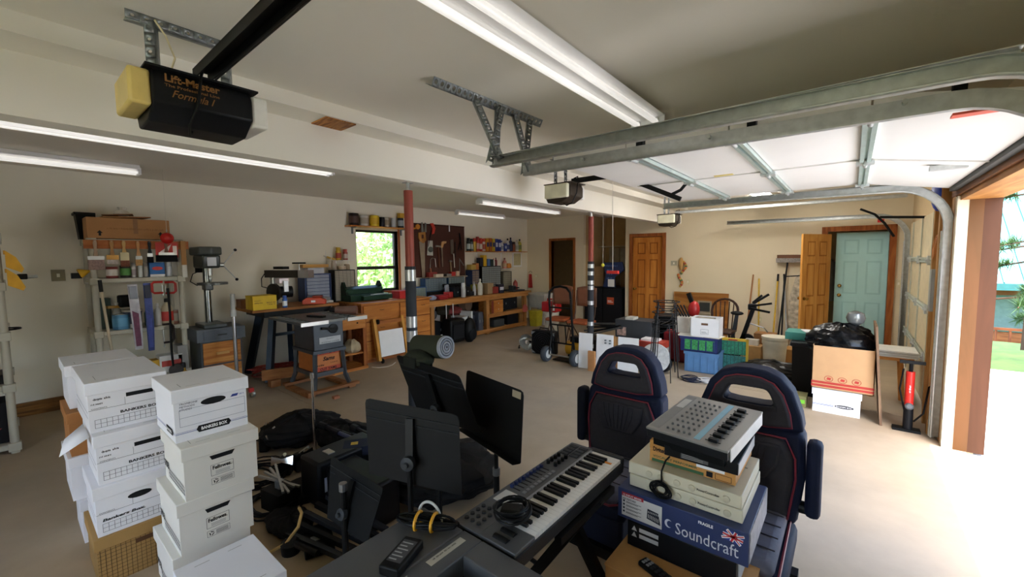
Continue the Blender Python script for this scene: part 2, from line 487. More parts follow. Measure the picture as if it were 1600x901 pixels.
# ---------------------------------------------------------------- garage doors
PANEL = mat('ebe9e4', .5, var=.03, scale=2)
def hinge(mb, p, ax):
    x, y, z = p
    if ax == 'h': mb.b(x - .05, x + .05, y - .04, y + .04, z - .02, z).cyl((x, y - .05, z - .025), (x, y + .05, z - .025), .012)
    else: mb.b(x - .02, x, y - .04, y + .04, z - .05, z + .05).cyl((x - .025, y - .05, z), (x - .025, y + .05, z), .012)
g2 = thing('garage_door', 'open white sectional garage door hanging under the ceiling', 'garage door', (0, 0, 2.36))
jx = [-1.66, -1.12, -.54, .04, .62]
for i in range(4):
    tilt = -.10 if i == 3 else 0
    mb = MB()
    a, b = jx[i] + .004, jx[i + 1] - .004
    mb.add([(a, 2.5, 0), (b, 2.5, tilt), (b, 5.2, tilt), (a, 5.2, 0), (a, 2.5, .045), (b, 2.5, .045 + tilt), (b, 5.2, .045 + tilt), (a, 5.2, .045)],
           [(0, 3, 2, 1), (4, 5, 6, 7), (0, 1, 5, 4), (1, 2, 6, 5), (2, 3, 7, 6), (3, 0, 4, 7)])
    mb.build('door_section', PANEL, g2)
TEAL = mat('bfcfc9', .35, .5)
for x in jx[1:4]:
    MB().b(x - .03, x - .008, 2.5, 5.2, -.03, 0).b(x + .008, x + .03, 2.5, 5.2, -.03, 0).b(x - .03, x + .03, 2.5, 5.2, -.004, 0).build('section_strut', TEAL, g2)
    for y in (2.62, 3.85, 5.08):
        mb = MB(); hinge(mb, (x, y, -.02), 'h'); mb.build('hinge', GALV, g2)
MB().b(-1.6, .04, 3.84, 3.86, -.008, 0).build('center_stile', mat('cfcdc6', .5), g2)
MB().add([(.04, 3.84, -.008), (.62, 3.84, -.108), (.62, 3.86, -.108), (.04, 3.86, -.008), (.04, 3.84, 0), (.62, 3.84, -.1), (.62, 3.86, -.1), (.04, 3.86, 0)], [(0, 3, 2, 1), (4, 5, 6, 7), (0, 1, 5, 4), (1, 2, 6, 5), (2, 3, 7, 6), (3, 0, 4, 7)]).build('center_stile', mat('cfcdc6', .5), g2)
MB().b(.38, .56, 4.02, 4.08, -.10, -.07).build('handle', GALV, g2)
MB().b(.3, .6, 2.56, 2.62, -.085, -.075).build('warning_label', mat('d8563c', .6), g2)
MB().b(-.92, -.78, 3.78, 3.82, -.006, 0).build('warning_label', mat('dcc77a', .6), g2)
MB().b(.62, .66, 2.5, 5.2, -.13, -.06).build('bottom_seal', mat('4a4a48', .7), g2)
# third door, closed
g3 = thing('garage_door', 'closed cream sectional garage door at the far right', 'garage door', (0, 0, 0))
for i in range(4):
    z0 = .02 + i * .535
    MB().b(.668, .712, 5.9, 8.8, z0, z0 + .53).build('door_section', mat('cfc09c', .55), g3)
for i in range(1, 4):
    z = .02 + i * .535
    MB().b(.644, .667, 5.9, 8.8, z - .03, z - .008).b(.644, .667, 5.9, 8.8, z + .008, z + .03).b(.66, .667, 5.9, 8.8, z - .03, z + .03).build('section_strut', mat('c3c8bb', .35, .4), g3)
    for y in (6.4, 7.35, 8.35):
        mb = MB(); hinge(mb, (.648, y, z), 'v'); mb.build('hinge', GALV, g3)
for y in (6.4, 7.35, 8.35): MB().b(.655, .667, y - .02, y + .02, .02, 2.15).build('stile', mat('bfc0b0', .4, .4), g3)
g1 = thing('garage_door', 'closed white sectional garage door beside the viewer', 'garage door')
for i in range(4): MB().b(.668, .712, -.85, 1.97, .02 + i * .535, .55 + i * .535).build('door_section', PANEL, g1)
# ---------------------------------------------------------------- tracks
def cpath(name, label, y, x0, xr=.64, zt=2.3, side=1, r=.36, bottom=.03, extra=None, angle=True, xl2=None):
    t = thing(name, label, 'door track', (0, y, 0))
    path = [Vector((x0, 0, zt + .02))] + arc((xr - r, 0, zt - r), r, PI / 2, 0, 10) + [Vector((xr, 0, bottom))]
    def sweep(offs):
        mb = MB(); rows = []
        for i, p in enumerate(path):
            d = (path[min(i + 1, len(path) - 1)] - path[max(i - 1, 0)]).normalized()
            nrm = Vector((-d.z, 0, d.x))
            if nrm.z < 0 and i < 3: nrm = -nrm
            nrm = Vector((d.z, 0, -d.x)) * -1
            rows.append([p + nrm * a + Vector((0, c, 0)) for a, c in offs])
        k = len(offs)
        mb.add([q for r_ in rows for q in r_], [(i * k + j, i * k + j + 1, (i + 1) * k + j + 1, (i + 1) * k + j) for i in range(len(rows) - 1) for j in range(k - 1)])
        o = mb.build('track_channel', GALV, t)
        s = o.modifiers.new('thick', 'SOLIDIFY'); s.thickness = .003; s.offset = 0
        return o
    sweep([(.028, .03 * side), (.034, .012 * side), (.034, -.012 * side), (-.034, -.012 * side), (-.034, .02 * side), (-.026, .03 * side)])
    if angle:
        a = MB().b(x0, xr - .25, -.045 * side - .003, -.045 * side + .003, zt + .0, zt + .05)
        a.b(x0, xr - .25, min(-.045 * side, 0), max(-.045 * side, 0), zt + .046, zt + .05)
        a.build('support_angle', GALV, t)
    for q in (.2, .5, .8):
        x = x0 + (xr - x0) * q
        MB().cyl((x, -.05 * side, zt + .02), (x, -.02 * side, zt + .02), .01, n=8).build('bolt', STEEL, t)
    return t
ta = cpath('garage_track', 'nearest galvanized track, upper of the two hung from the perforated bracket', 2.06, -1.84, side=-1)
tb = cpath('garage_track', 'galvanized track along the near edge of the open garage door', 2.42, -1.86, side=1, angle=False)
tcx = cpath('garage_track', 'galvanized track along the far edge of the open garage door, curving down to the floor', 5.28, -1.86, side=-1)
td = cpath('garage_track', 'galvanized track of the closed garage door beside the blue door', 8.86, -1.9, side=-1, angle=False)
for y, par in ((5.28, tcx), (8.86, td)):
    for z in (.12, .95, 1.75):
        MB().b(.60, .70, y - .0 + .02, y + .09, z, z + .04).build('wall_bracket', GALV, par).location = (0, -y, 0)
    MB().b(.60, .64, .03, .07, .02, 1.9).build('jamb_angle', GALV, par)
for o_, x in ((tb, -.42), (tb, .3), (tb, -1.0)):
    MB().b(x - .02, x + .02, -.005, .04, 2.33, 2.39).cyl((x, 0, 2.33), (x, .07, 2.33), .022).build('roller', BLK, o_)
MB().b(.28, .36, -.02, .02, 2.2, 2.25).build('red_stop', RED, td)
# perforated angle hangers
def perforated(p, q, w=.035):
    """an L angle with a row of holes shown as dark discs"""
    p = Vector(p); q = Vector(q)
    L = MB().bar(p, q, w, .004).bar(p + Vector((0, 0, 0)), q, .004, w)
    return L
def strap(name, p, q, parent, w=.035, facing=(1, -.6, 0)):
    p = Vector(p); q = Vector(q); d = (q - p).normalized()
    f = Vector(facing); f = (f - d * f.dot(d)).normalized()
    a = d.cross(f).normalized()
    mb = MB()
    L = (q - p).length
    n = max(2, int(L / .045))
    hw = w / 2; hr = w * .2
    for i in range(n):                      # plate built around real holes
        c = p + d * (L * (i + .5) / n); hl = L / n / 2
        o8 = [c + d * (hl * sx) + a * (hw * sy) for sx, sy in ((-1, -1), (0, -1), (1, -1), (1, 0), (1, 1), (0, 1), (-1, 1), (-1, 0))]
        i8 = [c + d * (hr * math.cos(t)) + a * (hr * math.sin(t)) for t in [PI * 1.25 + k * PI / 4 for k in range(8)]]
        mb.add(o8 + i8, [(k, (k + 1) % 8, 8 + (k + 1) % 8, 8 + k) for k in range(8)])
    # second flange
    e = a * hw
    mb.add([p + e, q + e, q + e - f * w, p + e - f * w], [(0, 1, 2, 3)])
    o = mb.build(name, mat('8f9394', .4, .8, var=.25, scale=40), parent)
    s = o.modifiers.new('thick', 'SOLIDIFY'); s.thickness = .003
    return o
h = thing('track_hanger', 'perforated steel angle bracket holding the garage tracks from the ceiling', 'bracket', (-1.9, 2.2, ZC))
strap('ceiling_angle', (-.03, -.55, -.02), (.0, .5, -.02), h, .06, (1, -.3, -.6))
strap('hanger', (-.02, -.20, -.03), (.14, -.14, -.42), h)
strap('hanger', (.0, .0, -.03), (.06, -.10, -.43), h)
strap('hanger', (.02, .02, -.03), (.06, -.16, -.43), h)
strap('hanger', (.0, .18, -.03), (.1, .22, -.44), h)
strap('hanger', (.0, .36, -.03), (.05, .22, -.45), h)
# ---------------------------------------------------------------- fluorescent fixtures
def fixture(label, x, y0, y1, w, tubes, z=ZC - .004, lit=.24):
    t = thing('fluorescent_fixture', label, 'ceiling light', (x, (y0 + y1) / 2, z), group='shop light fixtures')
    h_ = (y1 - y0) / 2
    enam = mat('ecebea', .4, var=.02)
    mb = MB()
    mb.prism([(-w / 2, -.045), (-w * .28, 0), (w * .28, 0), (w / 2, -.045), (w * .2, -.06), (-w * .2, -.06)], (0, h_, 0), (1, 0, 0), (0, 0, 1), h_ * 2)
    mb.build('housing', enam, t)
    for sgn in (-1, 1): MB().b(-w / 2, w / 2, sgn * h_ - .006, sgn * h_ + .006, -.105, -.03).build('end_cap', enam, t)
    for i in range(tubes):
        xx = 0 if tubes == 1 else (-.27 + .54 * i / (tubes - 1)) * w
        MB().cyl((xx, -h_ + .02, -.085), (xx, h_ - .02, -.085), .019, n=14).build('tube', mat('f4f1ec', .25, var=.01, emit=lit), t)
        MB().b(xx - .015, xx + .015, -h_ + .005, -h_ + .03, -.11, -.06).build('lamp_holder', WHITE, t)
        MB().b(xx - .015, xx + .015, h_ - .03, h_ - .005, -.11, -.06).build('lamp_holder', WHITE, t)
    return t
fixture('large twin tube fluorescent fixture in the middle of the ceiling', -1.2, .75, 3.05, .25, 2)
fixture('long fluorescent strip behind the black opener, left of the beam', -4.62, -.05, 2.42, .16, 2)
fixture('short fluorescent strip nearest the left wall above the plastic shelf', -6.12, -1.4, 1.02, .13, 2)
fixture('fluorescent strip behind the beam above the far end of the workbench', -5.1, 5.35, 7.85, .16, 2)
fixture('added twin tube fluorescent fixture brightening the far garage bay, hidden by the raised door', -1.2, 6.0, 8.4, .25, 2, lit=18)  # unseen extra fixture, added and lit to brighten the far wall
fixture('small fluorescent strip farthest back near the cleaning product shelf', -6.68, 6.3, 7.85, .12, 1)
# ---------------------------------------------------------------- garage door openers
def opener(label, x, y, z, w, big=False, lens='e9e4cf', rail_to=.45, n=0):
    """motor head centred at (x, y), length across y; rail runs towards the door (+x)"""
    t = thing('garage_opener', label, 'door opener', (x, y, z))
    hw = w / 2
    body = mat('16171a', .45) if big else mat('3a3026', .5)
    MB().prism([(-.16, .0), (.13, 0), (.15, -.04), (.15, -.13), (.05, -.19), (-.13, -.19), (-.16, -.13)], (0, hw * .72, 0), (1, 0, 0), (0, 0, 1), hw * 1.44).build('motor_housing', body, t, bevel=.008)
    MB().b(-.17, .17, -hw * .8, hw * .8, -.002, .006).build('chassis', body, t)
    for sgn, lm in ((-1, lens), (1, 'e6e4dc')):
        a, b = (hw * .72, hw) if sgn > 0 else (-hw, -hw * .72)
        MB().b(-.14, .14, a, b, -.15, -.01).build('lamp_lens', mat(lm, .35), t, bevel=.012)
    L = rail_to - x
    MB().b(.1, L, -.03, -.024, .01, .05).b(.1, L, .024, .03, .01, .05).b(.1, L, -.03, .03, .045, .051).build('rail', GALV if n else BLK, t)
    MB().b(.1, L, .05, .056, .028, .044).build('drive_chain', mat('3d3a37', .5, .6), t)
    for sgn in (-1, 1):
        strap('hanger_strap', (-.05, sgn * hw * .55, .0), (-.05, sgn * hw * .55, ZC - z - .02), t)
    strap('ceiling_strap', (-.05, -hw * .85, ZC - z - .02), (-.05, hw * .85, ZC - z - .02), t)
    MB().tube([(.1, .02, .06), (.16, .0, .07), (.17, -.02, 0), (.165, -.03, -.1), (.13, -.06, -.2), (.05, -.04, -.22), (.0, -.02, -.19)], .006).build('power_cord', BLK, t)
    return t
op1 = opener('black garage door opener with a yellowed lamp lens, nearest the viewer', -2.33, .60, 2.47, .50, True, 'e2c877')
GOLD = mat('8a5f2c', .5)
text('Lift-Master', .042, GOLD, op1, (.152, -.14, -.045), (0, 1, 0), (0, 0, 1), bold=.03, width=.19)
text('The Professional Line', .016, GOLD, op1, (.152, -.14, -.065), (0, 1, 0), (0, 0, 1), bold=.02, width=.19)
text('Formula I', .042, GOLD, op1, (.152, -.12, -.103), (0, 1, 0), (0, 0, 1), bold=.01, shear=.4, width=.15)
MB().tube([(-.03, -.12, .26), (-.01, -.09, .2), (-.02, -.06, .12), (.0, -.09, .03)], .004).build('bell_wire', mat('d8c9a0', .6), op1)
op2 = opener('cream ended garage door opener beside the open white door', -2.40, 3.83, 2.46, .36, False, 'e6e2c6', rail_to=.5)
MB().bar((.62, 0, .02), (1.2, 0, -.26), .03, .04).build('door_arm', BLK, op2)
MB().tube([(1.3, 0, -.04), (1.27, 0, -.1), (1.2, 0, -.18), (1.1, 0, -.22)], .014).build('curved_arm', BLK, op2)
MB().tube([(.55, 0, 0), (.56, .0, -.9)], .0025).build('release_cord', mat('c9c4b8', .6), op2)
MB().b(.50, .62, -.015, .015, -.93, -.9).build('release_handle', mat('d6332c', .4), op2)
op3 = opener('small cream garage door opener farthest back near the pine door', -2.45, 7.25, 2.40, .36, False, 'e6e2c6', rail_to=.5, n=1)
# second arm at the closed door
arm = thing('door_arm', 'black curved opener arm on the closed far garage door', 'door arm', (.6, 7.3, 2.2))
MB().tube([(-.55, 0, .1), (-.4, 0, .02), (-.3, 0, -.1), (-.2, 0, -.28)], .016).build('curved_arm', BLK, arm)
MB().bar((-.35, 0, -.02), (.1, 0, -.05), .03, .03).build('straight_arm', BLK, arm)
# steel posts under the beam
def post(label, x, y, lean, bands, n):
    t = thing('steel_post', label, 'post', (x, y, 0))
    top = 2.30
    MB().cyl((lean, 0, 1.62), (lean, 0, top), .04, n=16).build('red_pipe', mat('8e3b2c', .5, var=.15), t)
    MB().cyl((lean, 0, top), (lean, 0, 2.37), .016, n=10).b(lean - .035, lean + .035, -.035, .035, 2.364, 2.37).build('jack_screw', STEEL, t)
    MB().cyl((0, 0, .02), (lean, 0, 1.63), .048, n=16).build('foam_sleeve', mat('33363b', .8), t)
    for z in bands: MB().cyl((lean * z / 1.63, 0, z), (lean * (z + .1) / 1.63, 0, z + (.06 if n else .1)), .0495, n=16).build('tape_band', mat('b4b6b8', .3, .6), t)
    MB().b(-.1, .1, -.1, .1, 0, .02).build('base_plate', DKGREY, t)
    return t
post('red steel post with taped grey foam sleeve in front of the window', -3.08, 2.32, 0, (.55, .95, 1.08, 1.5), 0)
post('red steel post with many tape bands beside the hand truck', -3.08, 5.66, 0, (.3, .65, .97, 1.2, 1.28, 1.42, 1.53), 1)
# pull cord with a red ball and one with a yellow ball
pb = thing('parking_ball', 'red ball hanging on a string above the paint brushes', 'ball', tuple(P(261, 372, x=-6.2)))
MB().ball((0, 0, 0), .065, 18, 12).build('ball', mat('c41f1c', .2), pb)
MB().cyl((0, 0, .06), (0, 0, ZC - pb.location.z), .002, n=5).build('string', mat('d9d5c8', .7), pb)
MB().tube(arc((0, 0, .085), .018, 0, 2 * PI, 10), .003, closed=False).build('eye_hook', STEEL, pb)
yb = thing('parking_ball', 'yellow ball on a string in front of the alcove', 'ball', tuple(P(942, 414, y=6.6)))
MB().ball((0, 0, 0), .03).build('ball', mat('d7d04a', .4), yb)
MB().cyl((0, 0, .03), (0, 0, ZC - yb.location.z), .003, n=5).build('string', mat('d9d5c8', .7), yb)
# ---------------------------------------------------------------- outdoors
struct('driveway', MB().b(.82, 40, -12, 7.9, -.25, -.015).b(.82, 40, 7.9, 7.92, -.25, -.03), mat('cac8c4', .8, var=.05, scale=.8), 'bright concrete driveway outside the open bay')
struct('lawn', MB().b(1.2, 45, 7.92, 9.2, -.3, -.02), mat('c9c0ae', .9), 'pale gravel verge beyond the driveway')
gl = MB().grid(lambda u, v: (1.3 + 40 * u, 9.0 + 9 * v, -.1 - .09 * 9 * v + .12 * math.sin(7 * u * 5) * math.sin(v * 9) + .22 * math.exp(-((v - .25) * 6) ** 2)), 60, 24).build('grass_bank', mat('415c1e', .9, var=.4, scale=3, bump=.6), tag and None)
tag(gl, 'green grassy bank across the driveway', 'grass', kind='stuff')
ground = struct('ground', MB().b(-60, 60, -40, 80, -2.2, -2.0), mat('7d8a5a', .9, var=.2, scale=.5), 'grassy ground around the garage')
house = thing('house', 'timber house with a teal metal roof across the driveway', 'house', (3.0, 21.5, -1.6))
LOG = wood('8a5a30', '6a4120', 'X')
MB().b(0, 9, 0, 5, 0, 2.5).build('wall', LOG, house)
HW = P(1577, 490, y=21.45)
wx, wz = HW.x - 3.0, HW.z + 1.6
MB().b(wx - .5, wx + .5, -.04, .02, wz - .62, wz + .62).build('window_frame', mat('2d5a4a', .5), house)
MB().b(wx - .42, wx + .42, -.05, -.04, wz - .54, wz + .54).build('pane', mat('59706a', .1), house)
rf = MB()
rf.add([(-.6, -.9, 2.2), (9.5, -.9, 2.2), (9.5, 4.5, 6.2), (-2.6, 4.5, 6.2), (-.6, -.9, 2.3), (9.5, -.9, 2.3), (9.5, 4.5, 6.3), (-2.6, 4.5, 6.3)],
       [(0, 3, 2, 1), (4, 5, 6, 7), (0, 1, 5, 4), (1, 2, 6, 5), (2, 3, 7, 6), (3, 0, 4, 7)])
rfo = rf.build('roof', mat('3f8f8d', .4, .1, var=.04), house)
for i in range(22):
    x = -.5 + i * .45
    MB().bar((x, -.9, 2.32), (x - .0, 4.5, 6.32), .03, .05).build('roof_seam', mat('347c7a', .4, .1), rfo)
MB().b(-.6, 9.5, -.95, -.88, 2.08, 2.3).build('fascia', mat('2f6b66', .5), house)
rail = MB().b(.2, 8, -1.6, -1.52, .85, .93).b(.2, 8, -1.6, -1.52, .1, .18)
rail.build('deck_rail', wood('7a4526', '5c3018', 'X'), house)
for i in range(26):
    x = .3 + i * .3
    MB().b(x, x + .05, -1.59, -1.53, .18, .85).build('baluster', wood('7a4526', '5c3018', 'Z'), house)
MB().b(0, 9, -1.7, 0, -.1, .08).build('deck', LOG, house)
def pine(label, loc, hgt, nb, spread, seed):
    random.seed(seed)
    t = thing('pine_tree', label, 'tree', loc)
    MB().cyl((0, 0, -1.2), (0, 0, hgt), .16, .04, 10).build('trunk', mat('5e4330', .9, bump=.4), t)
    br = MB(); nd = MB()
    for i in range(nb):
        z = hgt * (.25 + .72 * i / nb); a = random.uniform(0, 2 * PI); L = spread * (1.15 - z / hgt) + .3
        e = Vector((math.cos(a) * L, math.sin(a) * L, z - .15 * L))
        br.cyl((0, 0, z), e, .025, .008, 5)
        for k in range(26):
            q = Vector((0, 0, z)).lerp(e, random.uniform(.4, 1))
            for j in range(9):
                dv = Vector((random.gauss(0, 1), random.gauss(0, 1), random.gauss(0, .8) + .3)).normalized() * .22
                s_ = Vector((-dv.y, dv.x, .02)).normalized() * .011
                nd.add([q - s_, q + s_, q + dv], [(0, 1, 2)])
    br.build('branches', mat('5e4330', .9), t)
    tag(nd.build('needles', mat('4d6a3a', .8, var=.3), t), kind='stuff')
    return t
pine('pine tree between the garage and the teal roofed house', tuple(P(1622, 395, y=12.6).xy) + (-.6,), 4.2, 30, 1.5, 3)
def leafy(label, loc, r, n, h, seed):
    random.seed(seed)
    t = thing('tree', label, 'tree', loc)
    MB().cyl((0, 0, -2), (0, 0, 1), .15, .08, 8).build('trunk', mat('6a5a48', .9), t)
    lf = MB()
    for i in range(n):
        v = Vector((random.gauss(0, 1), random.gauss(0, 1), random.gauss(0, 1))).normalized() * random.uniform(.3, 1)
        c = Vector((v.x * r, v.y * r, 1.2 + v.z * r * 1.1))
        a = Vector((random.gauss(0, 1), random.gauss(0, 1), random.gauss(0, 1))).normalized(); b = a.cross(Vector((.3, .5, .8))).normalized()
        s_ = random.uniform(.06, .13)
        lf.add([c - a * s_, c - b * s_ * .5, c + a * s_, c + b * s_ * .5], [(0, 1, 2, 3)])
    tag(lf.build('foliage', mat(h, .7, var=.2, scale=2), t), kind='stuff')
leafy('bright green leafy tree seen through the workbench window, lower left', (-10.3, 5.6, -.2), 1.7, 5000, 'c2dc94', 5)
leafy('pale green leafy tree behind the other through the workbench window', (-12.6, 7.8, .6), 2.3, 5000, 'b0d08c', 6)
leafy('tall light green tree seen in the upper window pane', (-13.5, 9.6, 1.3), 2.2, 4000, 'b8d69c', 8)
random.seed(11)
# ================================================================ small goods used on many shelves
def can(label, p, r, h, body, lid='c9cac6', band=None, name='paint_can', cat='can', group=None):
    t = thing(name, label, cat, tuple(p), group=group)
    MB().lathe([(r * .96, 0), (r, .004), (r, h * .95), (r * .97, h * .97), (r, h), (r * .9, h)], n=16).build('body', mat(body, .4), t)
    MB().lathe([(r * .88, h - .004), (r * .88, h + .003), (r * .7, h + .004)], n=16).build('lid', mat(lid, .3, .5), t)
    if band: MB().lathe([(r * 1.01, h * .2), (r * 1.015, h * .22), (r * 1.015, h * .75), (r * 1.01, h * .77)], n=16).build('paper_label', mat(band, .5), t)
    return t
def spray(label, p, r, h, body, cap, band=None, name='spray_can', cat='spray can', group=None):
    t = thing(name, label, cat, tuple(p), group=group)
    MB().lathe([(r * .95, 0), (r, .005), (r, h * .72), (r * .6, h * .8), (r * .55, h * .82)], n=14).build('body', mat(body, .35, .2), t)
    MB().lathe([(r * .85, h * .74), (r * .85, h * .97), (r * .75, h)], n=14).build('cap', mat(cap, .4), t)
    if band: MB().lathe([(r * 1.01, h * .15), (r * 1.015, h * .16), (r * 1.015, h * .55), (r * 1.01, h * .56)], n=14).build('paper_label', mat(band, .5), t)
    return t
def bottle(label, p, r, h, body, cap, band=None, name='bottle', cat='bottle', group=None, flat=1.0):
    t = thing(name, label, cat, tuple(p), group=group)
    t.scale = (1, flat, 1)
    MB().lathe([(r * .9, 0), (r, .01), (r, h * .6), (r * .75, h * .72), (r * .35, h * .8), (r * .32, h * .88)], n=14).build('body', mat(body, .35), t)
    MB().lathe([(r * .4, h * .86), (r * .4, h * .97), (r * .3, h)], n=10).build('cap', mat(cap, .4), t)
    if band: MB().lathe([(r * 1.01, h * .15), (r * 1.015, h * .16), (r * 1.015, h * .5), (r * 1.01, h * .51)], n=14).build('paper_label', mat(band, .5), t)
    return t
def carton(label, p, w, d, h, body, band=None, name='carton', cat='box', group=None, rz=0, lettering=None, ink='f0f0f0'):
    """box with its front face towards +x: d along x, w along y"""
    t = thing(name, label, cat, tuple(p), rz, group=group)
    MB().b(-d / 2, d / 2, -w / 2, w / 2, 0, h).build('body', mat(body, .6), t, bevel=.003)
    MB().b(-d / 2 - .001, d / 2 + .001, -w / 2 - .001, w / 2 + .001, h * .97, h + .002).build('flap', mat(body, .65, var=.2), t)
    if band: PR((d / 2, -w / 2, 0), (0, 1, 0), (0, 0, 1)).rect(w * .08, h * .35, w * .92, h * .7).build(mat(band, .5), t)
    if lettering: text(lettering, h * .2, mat(ink, .6), t, (d / 2 + .001, -w * .42, h * .45), (0, 1, 0), (0, 0, 1), width=w * .84)
    return t
def parts_cabinet(label, x, y0, y1, z0, z1, depth, body, rows, cols, dr='4a5560'):
    """small drawer cabinet, drawers towards +x"""
    t = thing('parts_cabinet', label, 'cabinet', (x, (y0 + y1) / 2, z0))
    w = y1 - y0; h = z1 - z0
    MB().b(-depth, -.02, -w / 2, w / 2, 0, h).b(-.03, 0, -w / 2, -w / 2 + .012, 0, h).b(-.03, 0, w / 2 - .012, w / 2, 0, h).b(-.03, 0, -w / 2, w / 2, 0, .012).b(-.03, 0, -w / 2, w / 2, h - .012, h).build('case', mat(body, .5), t)
    cw = (w - .03) / cols; ch = (h - .03) / rows
    me = None; mp = None
    for i in range(rows):
        for j in range(cols):
            if me is None:
                me = MB().b(-.02, .004, -cw * .45, cw * .45, -ch * .42, ch * .42).b(.004, .014, -cw * .2, cw * .2, -ch * .3, -ch * .1).mesh('drawer')
                me.materials.append(mat(dr, .3))
            o = bpy.data.objects.new('drawer', me); COL.objects.link(o); o.parent = t
            o.location = (0, -w / 2 + .015 + cw * (j + .5), .015 + ch * (i + .5))
    return t
def W(px, py, x): return P(px, py, x=x)
# ================================================================ plastic shelving
def plastic_shelf(label, x0, x1, y0, y1, levels, ztop):
    t = thing('plastic_shelf', label, 'shelf', ((x0 + x1) / 2, (y0 + y1) / 2, 0))
    dx, dy = (x1 - x0) / 2, (y1 - y0) / 2
    for z in levels:
        MB().b(-dx, dx, -dy, dy, z - .05, z).build('shelf_board', BEIGE, t, bevel=.008)
        for sx in (-1, 1):
            for sy in (-1, 1):
                MB().box((sx * (dx - .03), sy * (dy - .03), z - .03), (.08, .08, .075)).build('corner_socket', BEIGE, t, bevel=.006)
    for sx in (-1, 1):
        for sy in (-1, 1):
            MB().cyl((sx * (dx - .03), sy * (dy - .03), 0), (sx * (dx - .03), sy * (dy - .03), ztop), .028, n=12).build('post', BEIGE, t)
    return t
plastic_shelf('beige plastic shelving unit cut off at the left edge', -6.65, -5.72, -.47, 0, (.09, .62, 1.08, 1.52, 1.95), 1.95)
plastic_shelf('beige plastic shelving unit loaded with paint supplies and saws', -7.0, -6.42, .60, 1.42, (.08, .35, .92, 1.51, 1.95), 1.95)
# goods on the left edge shelf
Z1 = dict(a=1.95, b=1.52, c=1.08, d=.62, e=.09)
for k, (z, lab) in enumerate(((1.66, 'upper yellow plastic bin hooked on the left shelf'), (1.50, 'lower yellow plastic bin hooked on the left shelf'))):
    t = thing('plastic_bin', lab, 'bin', (-5.80, .02, z), group='yellow hook bins'); t.scale = (1, .5, .85)
    MB().prism([(0, 0), (.17, -.06), (.2, -.02), (.12, .10), (0, .17)], (-.12, 0, 0), (0, 1, 0), (0, 0, 1), .012).prism([(0, 0), (.17, -.06), (.2, -.02), (.12, .10), (0, .17)], (.12, 0, 0), (0, 1, 0), (0, 0, 1), .012).add([(-.12, 0, 0), (.13, 0, 0), (.13, .2, -.03), (-.12, .2, -.03)], [(0, 1, 2, 3)]).build('bin_shell', mat('d8a11f', .45), t)
    MB().b(-.1, .11, -.02, 0, .13, .17).build('hook_lip', mat('c8921a', .45), t)
t = thing('tool_caddy', 'black battery drill parts in the lower yellow bin', 'tool', (-5.80, .09, 1.53)); t.scale = (.7, .6, .7)
MB().box((0, .03, .06), (.12, .1, .07)).build('motor', BLK, t, bevel=.01)
MB().cyl((0, .05, .05), (.02, .18, .06), .02).build('chuck', STEEL, t)
carton('cardboard box on top of the left edge shelf', (-5.9, -.16, 1.952), .3, .3, .12, '9b5f33', name='cardboard_box')
t = thing('plastic_tub', 'bright blue plastic tub on top of the left edge shelf', 'tub', (-5.9, -.16, 2.08))
MB().lathe([(.1, 0), (.14, .1), (.15, .1), (.15, .12)], n=16).build('tub', mat('1c3fb4', .4), t)
t = carton('black battery box with red star on the bottom left shelf', (-5.95, -.17, .095), .26, .3, .36, '18181b', name='battery_box')
st = PR((.152, -.13, 0), (0, 1, 0), (0, 0, 1))
st.poly([(.16 + (.05 if i % 2 == 0 else .02) * math.sin(i * PI / 5), .12 + (.05 if i % 2 == 0 else .02) * math.cos(i * PI / 5)) for i in range(10)])
st.build(mat('b84a45', .5), t, 'star')
t = thing('car_jack', 'dark hydraulic jack on the fourth left edge shelf', 'jack', (-5.95, -.14, .625))
MB().b(-.15, .15, -.1, .1, 0, .08).cyl((0, 0, .08), (0, 0, .25), .06).build('body', BLK2, t)
MB().cyl((0, 0, .25), (0, 0, .3), .03).build('ram', STEEL, t)
t = thing('power_cable', 'black cable loop sticking out of the left edge shelf', 'cable', (-5.85, -.1, 1.085))
MB().tube(arc((0, .08, .02), .09, 0, 2 * PI, 18, (1, 0, 0), (0, 1, 0)), .008, closed=False).build('loop', BLK, t)
t = carton('dark cardboard carton on the third left edge shelf', (-6.05, -.2, 1.085), .3, .3, .2, '4a4038')
# ---------------------------------------------------------------- top of the paint shelf
t = thing('cardboard_box', 'long brown cardboard carton with arrows on top of the paint shelf', 'box', (-6.58, 1.0, 1.955))
MB().b(-.16, .16, -.40, .31, 0, .23).build('body', mat('a9794a', .8, var=.06), t, bevel=.004)
MB().b(-.161, .161, -.03, .03, .229, .233).b(.16, .162, -.02, .02, .06, .231).build('packing_tape', mat('8d6236', .4), t)
for yy in (-.30, .22):
    pr = PR((.16, yy, .03), (0, 1, 0), (0, 0, 1)); pr.rect(-.01, 0, .01, .03).poly([(-.025, .03), (.025, .03), (0, .06)]).build(INK, t, 'arrow_mark')
marks(mat('8a5f36', .8), t, (.161, -.24, .1), (0, 1, 0), (0, 0, 1), .5, .025, 2)
t = thing('garbage_bin', 'black plastic bin beside the long carton on the paint shelf', 'bin', (-6.83, .64, 1.955)); t.scale = (.6, .7, 1)
MB().add([(-.14, -.1, -.0), (.14, -.1, 0), (.14, .1, 0), (-.14, .1, 0), (-.17, -.13, .28), (.17, -.13, .28), (.17, .1, .28), (-.17, .1, .28)], [(0, 3, 2, 1), (4, 5, 6, 7), (0, 1, 5, 4), (1, 2, 6, 5), (2, 3, 7, 6), (3, 0, 4, 7)]).build('tub', BLK, t)
MB().b(-.19, .19, -.15, .1, .27, .3).build('rim', BLK, t, bevel=.006)
